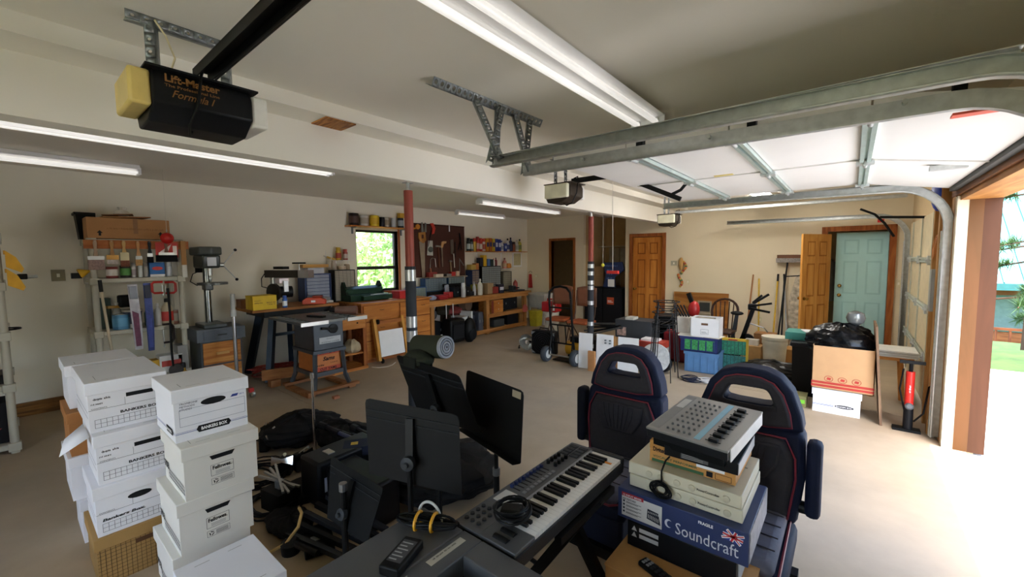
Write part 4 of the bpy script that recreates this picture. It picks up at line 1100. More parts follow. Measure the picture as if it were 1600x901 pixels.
# on the chest
tb_ = thing('tool_box', 'dark green metal toolbox with open trays under the window', 'toolbox', (-6.62, 4.0, .987))
GRN = mat('1c3a2b', .4, .2)
MB().b(-.15, .2, -.38, .35, 0, .11).build('tray_body', GRN, tb_)
MB().prism([(-.18, .11), (.05, .11), (.05, .2), (-.02, .24), (-.12, .24), (-.18, .18)], (0, .33, 0), (1, 0, 0), (0, 0, 1), .7).build('lid', GRN, tb_)
for yy in (-.37, .31): MB().prism([(-.2, .1), (.08, .1), (-.04, .32), (-.08, .32)], (0, yy + .03, 0), (1, 0, 0), (0, 0, 1), .04).build('end_plate', mat('15261d', .4), tb_)
MB().b(.16, .3, -.2, .36, .02, .09).build('tray', GRN, tb_)
carton('red tool case on the drawer chest behind the post', (-6.35, 4.62, .987), .34, .25, .13, 'c4201c', name='red_case')
t = thing('wrench_pile', 'steel wrenches lying across the green tray', 'tool', (-6.4, 4.1, 1.085))
for k in range(4): MB().bar((0, -.12 + .06 * k, .002), (.02, .0 + .07 * k, .006), .016, .006).build('wrench', STEEL, t)
# shelf over the window with cans
sh = thing('wall_shelf', 'pine wall shelf of cans above the window', 'shelf', (XL + .11, 4.55, 2.30))
MB().b(-.11, .1, -.64, .72, -.022, 0).build('board', PINEY, sh)
for yy in (-.5, .55): MB().b(-.11, -.09, yy - .015, yy + .015, -.14, -.022).b(-.11, .05, yy - .015, yy + .015, -.035, -.022).build('bracket', GREY, sh)
for k, (px, r, h, b, l, band, lab) in enumerate(((553, .085, .21, '231a19', '2b2624', '4a2f2a', 'black paint can, first from left above the window'), (569, .08, .19, 'c9c4ba', 'b9b6ae', 'a89c8c', 'white paint can above the window'), (585, .09, .20, 'd9b71e', 'b9b6ae', 'c9a018', 'yellow paint can above the window'),
        (597, .05, .18, '1b1a1c', '232323', None, 'narrow black can above the window'), (604, .055, .18, 'b8ab9a', '2a2a2a', '8a7a64', 'tan and black can above the window'), (615, .05, .18, 'b9bab8', 'cfd0ce', None, 'silver can above the window'), (626, .06, .19, '25282d', '303338', '8a8f96', 'lower black can at the right end above the window'))):
    can(lab, (XL + .11, P(px, 350, x=XL + .11).y, 2.302), r, h, b, l, band)
carton('small yellow carton stacked on the last can above the window', (XL + .11, P(626, 335, x=XL + .11).y, 2.497), .1, .1, .09, 'c99a2c')
# ================================================================ pegboard
pg = thing('pegboard', 'dark brown pegboard hung with hand tools', 'pegboard', (XL + .02, 6.09, 1.30))
PEG = mat('4a2417', .7, var=.1)
MB().b(-.01, .005, -.77, .76, 0, 1.13).build('board', PEG, pg)
for a in ((-.77, .76, 0, .02), (-.77, .76, 1.11, 1.13)): MB().b(.005, .012, a[0], a[1], a[2], a[3]).build('edge_strip', mat('381a10', .7), pg)
holes = PR((.005, -.74, .05), (0, 1, 0), (0, 0, 1), .0006)
for i in range(30):
    for j in range(21): holes.ell(i * .05, j * .05, .004, .004, 6)
tag(holes.build(INK, pg, 'peg_holes'), kind='stuff')
XB = XL + .04
def T(px, py): return W(px, py, XB)
def peg(name, label, cat, px, py): return thing(name, label, cat, tuple(T(px, py)))
Yv, Zv = Vector((0, 1, 0)), Vector((0, 0, 1))
def flat(parent, name, poly, th, m, x=0): return MB().prism(poly, (x, 0, 0), Yv, Zv, th).build(name, m, parent)
SAWST = mat('a9a49b', .3, .8)
WD = wood('c08a4c', '9a6730', 'Z')
t = peg('hand_saw', 'large hand saw with wooden handle on the pegboard', 'saw', 659, 371)
flat(t, 'handle', [(-.09, .1), (.08, .12), (.1, -.05), (.03, -.12), (-.06, -.08), (-.1, 0)], .022, WD, .0)
flat(t, 'blade', [(-.08, -.08), (.07, -.1), (.05, -.85), (-.02, -.85)], .003, SAWST, .01)
MB().b(.022, .024, -.02, .03, -.02, .06).build('grip_hole', PEG, t)
t = peg('keyhole_saw', 'red handled compass saw at the top of the pegboard', 'saw', 675, 355)
flat(t, 'handle', [(-.06, .08), (.02, .09), (.08, -.02), (.04, -.13), (-.02, -.15), (0, -.02)], .022, mat('c9382c', .4), .0)
flat(t, 'blade', [(-.04, -.06), (-.02, -.08), (-.12, -.42), (-.13, -.42)], .003, BLK, .008)
t = peg('grass_shears', 'grey shears at the top left of the pegboard', 'shears', 662, 355)
flat(t, 'blade', [(-.06, .1), (-.03, .1), (-.01, -.1), (-.07, -.1)], .01, mat('8f948f', .4, .6), 0)
flat(t, 'blade', [(.02, .1), (.06, .08), (.06, -.1), (.0, -.1)], .01, mat('7f847f', .4, .6), .01)
t = peg('tape_dispenser', 'orange tape dispenser at the left of the pegboard', 'dispenser', 650, 354)
MB().lathe([(.05, 0), (.055, .02), (.05, .03)], (0, .03, 0), (1, 0, 0), n=16).build('reel', mat('d98a2a', .5), t)
flat(t, 'arm', [(-.14, -.07), (-.02, -.05), (-.02, -.02), (-.14, -.03)], .02, mat('d98a2a', .5), 0)
t = peg('blister_pack', 'grey and white blister pack on the pegboard', 'package', 672, 386)
flat(t, 'card', [(-.09, -.17), (.07, -.18), (.07, .14), (-.05, .14)], .006, mat('c9c8c0', .6), 0)
MB().lathe([(.06, 0), (.06, .02), (.03, .03)], (.006, 0, -.05), (1, 0, 0), n=18).build('blister', mat('5f6561', .3), t)
def hammer(label, px, py, L, hc, pz=.07):
    t = peg('hammer', label, 'hammer', px, py)
    MB().bar((.015, 0, 0), (.015, .02, -L), .03, .02).build('handle', mat(hc, .5), t)
    MB().bar((.015, -pz, .01), (.015, pz, .0), .035, .035).build('head', mat('8d8f90', .3, .8), t)
hammer('claw hammer with rusty brown handle on the pegboard', 684, 385, .46, '6b3a26')
hammer('small tack hammer near the right of the pegboard', 703, 408, .25, 'a08a68', .04)
t = peg('backsaw', 'pistol grip saw with long thin blade on the pegboard', 'saw', 691, 381)
flat(t, 'handle', [(-.05, -.08), (-.03, .04), (.02, .06), (.11, .06), (.1, .02), (.03, .0), (.0, -.08)], .02, wood('d9b07c', 'c49a62', 'Z'), 0)
flat(t, 'blade', [(-.045, -.07), (-.0, -.07), (.0, -.5), (-.02, -.5)], .003, SAWST, .008)
t = peg('wood_rasp', 'grey flat rasp with wooden grip on the pegboard', 'file', 706, 382)
flat(t, 'blade', [(-.05, .1), (.04, .12), (.05, -.1), (.02, -.22), (-.04, -.2)], .008, mat('78726a', .4, .6), 0)
MB().cyl((.02, .03, -.2), (.02, .05, -.52), .012).build('tang', mat('c9c4ba', .4, .5), t)
t = peg('file', 'dark slim file right of the rasp on the pegboard', 'file', 711, 385)
flat(t, 'blade', [(-.015, .1), (.015, .1), (.015, -.25), (-.01, -.25)], .008, mat('3d3a38', .4, .5), 0)
t = peg('pliers', 'long black tin snips at the right of the pegboard', 'pliers', 718, 375)
MB().bar((.01, -.01, .16), (.01, .02, 0), .03, .015).bar((.01, .02, 0), (.01, -.06, -.22), .018, .015).bar((.01, .02, 0), (.01, .05, -.22), .018, .015).build('snips', BLK2, t)
t = peg('try_square', 'steel triangular square low right on the pegboard', 'square', 720, 412)
flat(t, 'frame', [(-.06, -.2), (-.03, -.2), (-.03, .08), (.08, -.05), (.1, -.03), (-.05, .14)], .006, mat('8f9191', .3, .7), 0)
t = peg('bar_tag', 'small white tag near the top of the pegboard', 'tag', 702, 356)
flat(t, 'tag', [(-.015, -.08), (.015, -.08), (.015, .06), (-.015, .06)], .004, WHITE, 0)
t = peg('coping_saw', 'thin steel bow saw low on the pegboard', 'saw', 675, 410)
MB().tube([(.01, -.06, -.12), (.01, -.05, .06), (.01, 0, .1), (.01, .08, .08), (.01, .1, -.1)], .006).build('bow', SAWST, t)
MB().bar((.012, -.06, -.12), (.012, -.04, -.3), .03, .025).build('handle', mat('a5654a', .5), t)
for k, (px, w, h, c, lab) in enumerate(((675, .22, .1, '8f2f28', 'rusty red tool box on the ledge under the pegboard'), (680, .2, .06, 'd6c9b4', 'cream carton on the ledge under the pegboard'), (700, .14, .05, '8a8580', 'grey tin on the ledge under the pegboard'), (707, .12, .09, 'b52a24', 'bright red tin on the ledge under the pegboard'), (714, .09, .1, 'cfb6a0', 'small pinkish carton on the ledge under the pegboard'))):
    carton(lab, (XL + (.09 if k != 1 else .2), P(px, 428, x=XL + .1).y, 1.302 if k != 1 else 1.302), w, .1, h, c, name='ledge_box')
lg = thing('tool_ledge', 'narrow white ledge below the pegboard tools', 'shelf', (XL + .13, 6.15, 1.30))
MB().b(-.13, .13, -.55, .55, -.02, 0).build('board', mat('8a7a66', .6), lg)
for yy in (-.5, .5): MB().b(-.13, -.11, yy - .02, yy + .02, -.12, -.02).build('bracket', GREY, lg)
# ================================================================ workbench
wb = thing('workbench', 'long pine workbench with open bays along the left wall', 'workbench', (-6.65, 6.65, 0))
BW = wood('c08a52', 'a06a34', 'Y', 10)
MB().b(-.38, .42, -1.6, 1.72, .83, .875).build('bench_top', BW, wb)
MB().b(.38, .415, -1.6, 1.6, .76, .83).build('front_rail', BW, wb)
for y in (-1.45, .13, 1.5):
    for x in (-.34, .36): MB().b(x - .045, x + .045, y - .045, y + .045, 0, .83).build('leg', wood('b98550', '9c6a38', 'Z'), wb)
MB().b(-.38, .40, -1.5, 1.55, .06, .10).build('bottom_shelf', BW, wb)
MB().b(.37, .41, -1.5, 1.55, .03, .115).build('bottom_rail', BW, wb)
MB().b(-.38, .40, .13, 1.55, .42, .445).build('middle_shelf', BW, wb)
MB().b(.37, .41, .13, 1.55, .36, .445).build('middle_rail', BW, wb)
MB().b(-.38, -.36, -1.5, 1.55, .1, .83).build('back_panel', mat('5c4632', .8), wb)
# under the bench, left bay
def case(name, label, x, y, z, sx, sy_, sz, col, handle=True, rz=0):
    t = thing(name, label, 'case', (x, y, z), rz)
    MB().b(-sx / 2, sx / 2, -sy_ / 2, sy_ / 2, 0, sz).build('shell', mat(col, .5), t, bevel=.02)
    if handle: MB().tube([(-.05, 0, sz), (-.05, 0, sz + .03), (.05, 0, sz + .03), (.05, 0, sz)], .01).build('handle', BLK, t)
    for s_ in (-1, 1): MB().b(sx / 2 - .001, sx / 2 + .006, s_ * sy_ * .3 - .015, s_ * sy_ * .3 + .015, sz * .45, sz * .6).build('latch', GREY, t)
    return t
t = thing('rolling_suitcase', 'black rolling suitcase with raised handle before the workbench', 'suitcase', (-6.12, 5.62, 0))
MB().b(-.14, .14, -.2, .2, .04, .50).build('body', BLK, t, bevel=.04)
MB().b(.14, .17, -.15, .15, .1, .4).build('front_pocket', mat('17181b', .8), t, bevel=.02)
for s_ in (-.09, .09): MB().cyl((-.1, s_, .5), (-.1, s_, .78), .01).build('telescopic_handle', mat('c9c9c6', .3, .5), t)
for s_ in (-.15, .15): MB().lathe([(.03, -.015), (.03, .015)], (-.08, s_, .03), (0, 1, 0), n=12).build('wheel', BLK2, t)
t = thing('backpack', 'black backpack standing against the workbench suitcase', 'backpack', (-5.98, 5.93, 0))
MB().ball((0, 0, .24), (.12, .15, .26), 16, 12).build('body', BLK, t)
MB().ball((.08, 0, .17), (.07, .11, .13), 14, 9).build('pocket', mat('1a1b1e', .8), t)
MB().tube([(-.03, -.03, .46), (-.03, 0, .52), (-.03, .03, .46)], .01).build('loop', BLK, t)
case('black_case', 'black equipment case in the left bay of the workbench', -6.55, 5.35, .102, .5, .32, .34, '15171a')
t = thing('helmet_bag', 'grey domed bag on the black case under the workbench', 'bag', (-6.5, 5.33, .48))
MB().ball((0, 0, .1), (.18, .13, .13)).build('bag', mat('4a4c52', .7), t)
t = thing('white_sheet', 'leaning white plastic board at the back of the workbench bay', 'board', (-6.85, 5.65, .102))
MB().box((0, 0, .33), (.02, .5, .62), 0, 0, .08).build('sheet', mat('c9c9cc', .6), t)
carton('white carton beside the backpack under the workbench', (-6.45, 6.12, .102), .2, .35, .36, 'd5d5d2')
carton('slim white binder box beside the white carton under the workbench', (-6.42, 6.27, .102), .05, .35, .46, 'd9dadb', 'a9aaac')
case('grey_case', 'navy hard case standing under the workbench', -6.5, 6.37, .102, .4, .1, .36, '2a3144')
case('grey_case', 'blue grey hard case with sloped top under the workbench', -6.45, 6.55, .102, .42, .14, .42, '4a4f5c')
t = thing('sleeping_bag', 'brown rolled sleeping bag stuffed at the top of the bay', 'bedroll', (-6.75, 6.45, .55))
MB().lathe([(.05, -.22), (.14, -.2), (.15, 0), (.14, .2), (.05, .22)], (0, 0, .12), (1, .2, 0), n=16).build('roll', mat('6a5546', .9), t)
MB().tube(arc((.05, 0, .12), .155, 0, 2 * PI, 16, (0, 1, 0), (0, 0, 1)), .01, closed=False).build('strap', BLK, t)
sack('red and black duffel bag behind the cartons under the workbench', (-6.7, 6.15, .48), .17, .2, .1, '7a2d2a', 4, 'duffel_bag')
sack('dark olive duffel bag under the bench top', (-6.75, 5.9, .5), .15, .18, .14, '3a352c', 5, 'duffel_bag')
t = bottle('white spray bottle on the floor of the left bench bay', (-6.2, 5.38, 0), .05, .2, 'd9d9d9', 'e8e8e8')
# right bay
t = thing('file_chest', 'small two drawer pine box on the middle bench shelf', 'drawer box', (-6.45, 7.1, .447))
MB().b(-.2, .2, -.2, .2, 0, .29).build('case', PINEY, t)
for z in (.02, .155):
    d_ = MB().b(.2, .212, -.12, .19, z, z + .12).build('drawer', CD, t)
    MB().ball((.215, .03, z + .06), .01).build('knob', WHITE, d_)
MB().b(.2, .205, -.2, -.13, 0, .28).build('red_panel', mat('7a3020', .6), t)
t = case('black_case', 'dark grey monitor case at the back of the middle bench shelf', -6.6, 7.75, .447, .4, .55, .30, '1c2026', False)
t = carton('grey green tin on the bottom bench shelf', (-6.5, 7.25, .102), .36, .35, .16, '3f4444', name='metal_tin')
t = carton('large black carton on the bottom bench shelf', (-6.55, 7.75, .102), .42, .45, .24, '14161c')
t = carton('brown carton at the right end of the bottom bench shelf', (-6.5, 8.08, .102), .2, .4, .22, '8a6436')
t = thing('belt_roll', 'small black roll on the middle bench shelf', 'roll', (-6.35, 7.42, .447))
MB().lathe([(.03, 0), (.06, .005), (.06, .05), (.03, .05)], n=16).build('roll', BLK, t)
t = sack('pink red cloth hanging from the middle bench rail', (-6.22, 8.1, .36), .03, .1, .1, 'c0645c', 6, 'shop_rag')
t['category'] = 'rag'
t = thing('rubbish_pail', 'tall yellow plastic pail at the end of the workbench', 'pail', (-6.05, 8.32, 0))
MB().add([(-.1, -.11, 0), (.1, -.11, 0), (.1, .11, 0), (-.1, .11, 0), (-.12, -.14, .38), (.12, -.14, .38), (.12, .14, .38), (-.12, .14, .38)], [(0, 3, 2, 1), (4, 5, 6, 7), (0, 1, 5, 4), (1, 2, 6, 5), (2, 3, 7, 6), (3, 0, 4, 7)]).build('pail', mat('b3a92e', .5), t, bevel=.01)
MB().b(-.13, .13, -.15, .15, .37, .39).build('rim', mat('c0b63a', .5), t)
# on the bench
ZB = .877
parts_cabinet('blue metal parts cabinet with clear drawers, left half behind the post', -6.78, 5.12, 5.5, ZB, 1.12, .2, '2a5c98', 6, 6, '93a096')
parts_cabinet('tall blue parts cabinet below the pegboard', -6.82, 5.5, 6.1, 1.0, 1.285, .16, '20466f', 6, 8, '76848c')
parts_cabinet('second blue parts cabinet with rows of clear drawers', -6.82, 6.14, 6.62, 1.0, 1.285, .16, '2a5376', 6, 6, '7c8888')
for lab, y0, y1, zz in (('wooden riser under the two blue parts cabinets', 5.52, 6.6, .12),):
    t = thing('riser_box', lab, 'riser', (-6.88, (y0 + y1) / 2, ZB))
    MB().b(-.1, .06, -(y1 - y0) / 2, (y1 - y0) / 2, 0, zz).build('box', mat('2a2623', .6), t)
parts_cabinet('big black parts cabinet with sixty small drawers', -6.78, 7.16, 7.85, ZB, 1.50, .2, '0d0e10', 12, 8, '8c9292')
parts_cabinet('narrow navy parts cabinet beside the big black one', -6.80, 6.85, 7.1, ZB, 1.42, .2, '1d3560', 9, 2, '8a7a70')
parts_cabinet('grey rack of open trays at the far end of the workbench', -6.8, 7.95, 8.3, ZB, 1.35, .2, '5a584c', 9, 1, 'a09c8a')
t = thing('tool_kit', 'red and silver tool kit piled at the front of the workbench', 'tool', (-6.42, 5.55, ZB))
for k in range(5): MB().b(-.1, .12, -.1 - .01 * k, .1 + .005 * k, .018 * k, .018 * k + .015).build('red_tray', mat('b0262a' if k % 2 else '8a1c22', .4), t)
t = thing('sanding_disc', 'red sanding tool with grey pad on the workbench', 'sander', (-6.45, 5.80, ZB))
MB().box((0, 0, .07), (.16, .14, .13), .3).build('body', mat('b52a26', .45), t, bevel=.02)
MB().box((-.02, -.02, .2), (.05, .11, .16), .2, .15).build('pad', mat('8f9299', .5), t, bevel=.02)
t = thing('cloth_roll', 'white and blue rag on the workbench beside the red trays', 'rag', (-6.4, 5.32, ZB))
MB().ball((0, 0, .045), (.09, .1, .05)).build('rag', mat('9aa4c4', .8, var=.4, scale=14), t)
t = case('black_case', 'black power tool case with open lid on the workbench', -6.6, 6.2, ZB, .34, .5, .2, '14161a')
MB().b(-.19, -.15, -.25, .25, .2, .27).build('lid', BLK, t)
spray('tall silver thermos on the workbench', (-6.33, P(724, 455, x=-6.33).y, ZB), .05, .3, 'bfc1c1', 'c9cbcb')
bottle('slim silver canister on the workbench near the white bottle', (-6.45, P(741, 450, x=-6.45).y, ZB), .04, .3, 'b9bbbd', '9a9c9e')
bottle('white glue bottle with long nozzle on the workbench', (-6.4, P(750, 450, x=-6.4).y, ZB), .06, .36, 'd3d2c6', 'dddcd2')
carton('black card file with white base on the workbench', (-6.5, P(736, 450, x=-6.5).y, ZB), .2, .15, .09, '22242c')
t = carton('brown paper bag standing on the workbench', (-6.5, P(762, 448, x=-6.5).y, ZB), .2, .18, .24, 'a58a66', name='paper_bag')
t = carton('dark red tin box on the workbench', (-6.45, P(772, 449, x=-6.45).y, ZB), .2, .15, .15, '8a2f26')
t = carton('white and black boxed part on the workbench', (-6.4, P(781, 449, x=-6.4).y, ZB), .16, .12, .2, '26283a', 'c9c9d6')
t = thing('bench_vise', 'dark steel tool tray at the far end of the workbench', 'vise', (-6.5, 7.95, ZB))
MB().b(-.1, .2, -.2, .25, 0, .03).build('tray', DKGREY, t)
MB().box((.0, 0, .08), (.14, .12, .1)).cyl((.0, 0, .09), (.22, 0, .09), .015).build('jaw', mat('3d4043', .4, .5), t, bevel=.01)
bottle('red handled squeeze bottle at the far end of the workbench', (-6.6, 8.2, ZB), .06, .3, 'a8433c', 'e4e0da')
for k, (y, h, c, lab) in enumerate(((7.2, .2, '2a2d38', 'dark blue box on the black parts cabinet'), (7.33, .26, 'd3a722', 'yellow box on the black parts cabinet'), (7.46, .17, '4a6aa0', 'blue tin on the black parts cabinet'), (7.58, .16, '2d3a34', 'green bottle carton on the black parts cabinet'))):
    carton(lab, (-6.88, y, 1.502), .1, .12, h, c)
bottle('small white glue bottle on the black parts cabinet', (-6.86, 7.68, 1.502), .03, .18, 'd9d9d4', 'c24a3a')
bottle('dark red spray bottle on the black parts cabinet', (-6.86, 7.76, 1.502), .035, .2, '7a2f30', '23201f')
carton('mustard carton on the narrow navy cabinet', (-6.88, 6.92, 1.422), .16, .14, .12, 'b59a4c')
carton('orange carton on the narrow navy cabinet', (-6.88, 7.06, 1.422), .1, .12, .15, 'b56f38')
t = carton('yellow green sponge pack before the navy cabinet', (-6.6, 6.72, 1.0), .16, .1, .1, 'a8a83a'); 
t = thing('wood_blocks', 'stack of wood block holding the sponge pack', 'blocks', (-6.6, 6.72, ZB))
MB().b(-.06, .06, -.1, .1, 0, .12).build('block', wood('b9854a', '9a6a36', 'Y'), t)
# shelf of cleaning products
sh = thing('wall_shelf', 'pine wall shelf of cleaning products right of the pegboard', 'shelf', (XL + .1, 7.98, 1.86))
MB().b(-.1, .1, -1.09, 1.07, -.02, 0).build('board', PINEY, sh)
for yy in (-.7, .2, .9): MB().b(-.1, -.085, yy - .012, yy + .012, -.3, -.02).b(-.1, .06, yy - .012, yy + .012, -.035, -.02).build('bracket', WHITE, sh)
prod = [('s', '28322e', '1c1c1e', 'b9c2bc'), ('s', '4a5a5c', '1a1a1a', 'a9b4ae'), ('s', 'c9a02c', 'b5342a', None), ('s', 'a83028', '8c1f1c', 'd0a89a'), ('s', 'b5372c', 'c43a2c', 'd9d0c6'), ('s', 'c9c2b8', 'b53228', 'a84a3a'), ('c', 'c98a28', None, '2a2f6a'), ('c', 'b5641f', None, '2a2f6a'), ('c', 'd0b23a', None, '23306a'),
        ('c', '2a3f9a', None, 'd9dbe6'), ('c', '24368c', None, 'c9d0e0'), ('b', 'd5d6d8', '2a50a8', '8f9ab0'), ('c', '28409a', None, 'b8c4de'), ('b', 'd9dadc', '14181c', '3a4a8a'), ('b', '1f2d52', '15181c', None), ('s', '8a4a32', '3a2a22', None), ('b', 'cfd0cc', 'b9bab6', 'a8b0a2'), ('b', 'c0b84a', '1f3a28', '7a8a4a')]
names_ = ['dark green spray can', 'grey green spray can', 'yellow spray can', 'dark red spray can', 'red and white spray can', 'white spray can with red cap', 'amber carton', 'orange carton', 'yellow carton', 'tall blue carton', 'darker blue carton', 'white bottle with blue cap', 'short blue carton', 'white bottle with black cap', 'navy bottle', 'brown spray can', 'white jug', 'yellow green spray bottle']
n = len(prod)
for k, (ty, b, c, band) in enumerate(prod):
    px = 732 + (812 - 732) * k / (n - 1)
    p = (XL + .1, P(px, 385, x=XL + .1).y, 1.862)
    lab = names_[k] + ', ' + ORD[k] + ' from left on the cleaning product shelf'
    h = [.3, .29, .3, .34, .31, .3, .34, .35, .34, .34, .33, .27, .22, .33, .36, .25, .3, .33][k]
    if ty == 's': spray(lab, p, .047, h, b, c, band, group='cleaning products')
    elif ty == 'b': bottle(lab, p, .052, h, b, c, band, group='cleaning products')
    else: carton(lab, p, .09, .09, h * .9, b, band, group='cleaning products')
t = thing('wire_basket', 'small wire shelf with a doll shaped bottle right of the black cabinet', 'shelf', (XL + .1, 8.2, 1.42))
MB().b(-.1, .1, -.2, .28, -.012, 0).build('tray', WHITE, t)
MB().tube([(-.09, .28, 0), (-.09, .28, .38)], .005).build('wire', WHITE, t)
bottle('pink bottle on the small wire shelf', (XL + .1, 8.2, 1.422), .055, .27, 'c07a6c', '7a3a30', 'b59a7a')
t = thing('rope_coil', 'orange rope coil beside the pink bottle', 'rope', (XL + .1, 8.36, 1.422))
MB().lathe([(.03, 0), (.07, .01), (.075, .05), (.06, .12), (.03, .13)], n=14).build('coil', mat('c98438', .8, bump=.5), t)
t = thing('wall_mirror', 'white framed cream panel on the left wall near the corner', 'mirror', (XL + .012, 8.82, 1.45))
MB().b(-.01, .012, -.19, .19, 0, .40).build('frame', WHITE, t)
MB().b(.012, .014, -.15, .15, .04, .36).build('panel', mat('c3b98e', .4), t)
# ================================================================ far end of the garage
t = thing('utility_sink', 'white plastic utility sink in the far left corner', 'sink', (-6.2, 8.75, 0))
MB().b(-.3, .3, -.28, .28, .74, .78).build('rim', mat('cfcfca', .5), t, bevel=.01)
MB().add([(-.22, -.2, .42), (.22, -.2, .42), (.22, .2, .42), (-.22, .2, .42), (-.28, -.26, .74), (.28, -.26, .74), (.28, .26, .74), (-.28, .26, .74)], [(0, 3, 2, 1), (0, 1, 5, 4), (1, 2, 6, 5), (2, 3, 7, 6), (3, 0, 4, 7)]).build('basin', mat('bfc0bc', .5), t)
for sx in (-1, 1):
    for sy_ in (-1, 1): MB().b(sx * .22 - .02, sx * .22 + .02, sy_ * .2 - .02, sy_ * .2 + .02, 0, .5).build('leg', mat('c5c5c0', .5), t)
t = thing('water_tank', 'small grey steel tank under the utility sink', 'tank', (-5.75, 8.7, 0))
MB().lathe([(.09, 0), (.11, .03), (.11, .3), (.06, .37), (.03, .38), (.03, .42)], n=18).build('tank', mat('6f7478', .4, .5), t)
MB().cyl((.03, 0, .41), (.1, 0, .41), .012).build('valve', STEEL, t)
p = P(829, 428, y=YF - .03)
t = thing('red_apron', 'red shop apron hung on a hook on the far wall', 'apron', (p.x, YF - .02, p.z))
MB().grid(lambda u, v: ((u - .5) * (.10 + .06 * v), -.012 - .012 * math.sin(u * 14), -.38 * v), 14, 6).build('cloth', mat('a8231c', .8), t).modifiers.new('thick', 'SOLIDIFY').thickness = .006
MB().tube(arc((0, -.015, .03), .05, 0, PI, 8, (1, 0, 0), (0, 0, 1)), .005).build('hook', BLK, t)
def plate(label, px, py, w=.08, h=.12, col='d8cfae', name='wall_switch', y=None, wall='far'):
    if wall == 'far':
        p = P(px, py, y=YF - .006); t = thing(name, label, 'switch plate', tuple(p))
        MB().b(-w / 2, w / 2, -.006, .005, -h / 2, h / 2).build('plate', mat(col, .5), t)
        MB().b(-.012, .012, -.014, -.006, -.02, .02).build('toggle', mat('e9e4d4', .5), t)
    else:
        p = P(px, py, x=XL + .006); t = thing(name, label, 'switch plate', tuple(p))
        MB().b(-.005, .006, -w / 2, w / 2, -h / 2, h / 2).build('plate', mat(col, .5), t)
        MB().b(.006, .012, -.012, .012, -.02, .02).build('toggle', mat('e9e4d4', .5), t)
plate('small outlet beside the red apron', 838, 431)
plate('beige wall outlet between the two plastic shelves', 91, 430, .11, .13, '8e8568', 'wall_outlet', wall='left')
plate('grey thermostat beside the closed pine door', 1053, 411, .13, .1, 'a9a794', 'thermostat')
plate('small switch below the colourful garland', 1075, 440)
plate('cream switch plate right of the blue door', 1404, 443, .1, .13)
plate('lower outlet plate behind the yellow pole', 1187, 499)
p = P(1066, 428, y=YF - .02)
t = thing('garland', 'garland of coloured beads hanging on the far wall', 'garland', (p.x, YF - .03, p.z))
for k in range(18):
    a = k / 17
    MB().ball((.05 * math.sin(a * 9) + (.03 if a < .5 else -.05 * a), -.01, .26 - .52 * a), .028, 8, 6).build('bead', mat(['b58a3a', 'a83a2c', 'c9a24a', '4a6a3a', 'c96a2c'][k % 5], .5), t)
MB().ball((-.02, -.015, .22), (.05, .03, .14)).build('gourd', mat('b98f52', .6), t)
# gas can on bucket
bx, by = -4.98, 7.42
t = thing('plastic_bucket', 'white plastic bucket under the red gas can', 'bucket', (bx, by, 0))
MB().lathe([(.14, 0), (.155, .40), (.165, .40), (.165, .43), (.155, .43), (.16, .5), (.165, .5), (.165, .53)], n=22).build('pail', mat('cfcabb', .5), t)
MB().tube(arc((0, 0, .48), .17, PI, 2 * PI, 12, (1, 0, 0), (0, -.6, .8)), .004).build('handle', STEEL, t)
t = thing('gas_can', 'red plastic gas can on the white bucket', 'gas can', (bx, by, .532))
MB().b(-.19, .19, -.12, .12, 0, .22).build('tank', mat('b0181a', .4), t, bevel=.03)
MB().tube([(-.1, 0, .21), (-.1, 0, .27), (.08, 0, .27), (.08, 0, .21)], .018).build('handle', mat('b0181a', .4), t)
MB().cyl((.13, 0, .21), (.13, 0, .26), .03).build('cap', mat('8a1214', .4), t)
MB().b(.1, .16, -.122, -.12, .04, .16).build('label_plate', mat('e6e0da', .5), t)
# hand truck
ht = thing('hand_truck', 'black steel hand truck with grey pneumatic tires', 'hand truck', (-3.55, 5.62, 0), PI)
for s_ in (-1, 1): MB().tube([(s_ * .2, -.02, .12), (s_ * .2, .04, .5), (s_ * .2, .1, 1.05)] , .018, 8).build('side_rail', BLK, ht)
MB().tube([(-.2, .1, 1.05), (-.19, .1, 1.15), (-.12, .09, 1.22), (0, .08, 1.24), (.12, .09, 1.22), (.19, .1, 1.15), (.2, .1, 1.05)], .02, 8).build('loop_handle', BLK, ht)
for z, y in ((.32, .015), (.62, .055), (.9, .085)): MB().cyl((-.2, y, z), (.2, y, z), .013, n=8).build('cross_bar', BLK, ht)
for s_ in (-.07, .07): MB().cyl((s_, .015, .32), (s_, .055, .62), .01, n=8).build('center_strut', BLK, ht)
MB().b(-.22, .22, -.22, -.02, .02, .03).build('toe_plate', BLK, ht)
MB().cyl((-.26, .08, .13), (.26, .08, .13), .012, n=8).build('axle', STEEL, ht)
for s_ in (-1, 1):
    MB().tube([(s_ * .2, .03, .5), (s_ * .21, .09, .14)], .012).build('axle_brace', BLK, ht)
    w_ = MB().lathe([(.07, -.04), (.115, -.045), (.13, -.02), (.13, .02), (.115, .045), (.07, .04)], (s_ * .27, .08, .13), (1, 0, 0), n=26).build('tire', mat('3c4148', .8), ht)
    MB().lathe([(.02, -.048), (.07, -.042), (.07, .042), (.02, .048)], (s_ * .27, .08, .13), (1, 0, 0), n=20).build('rim', mat('c9cac8', .4), w_)
t = thing('air_compressor', 'yellow and black pump behind the hand truck wheels', 'compressor', (-3.55, 6.05, 0))
MB().cyl((-.16, 0, .16), (.16, 0, .16), .12, n=18).build('tank', mat('c8951c', .4), t)
MB().box((0, 0, .32), (.18, .16, .1)).build('motor', BLK2, t, bevel=.015)
for s_ in (-.1, .1): MB().b(s_ - .02, s_ + .02, -.09, .09, 0, .06).build('foot', BLK, t)
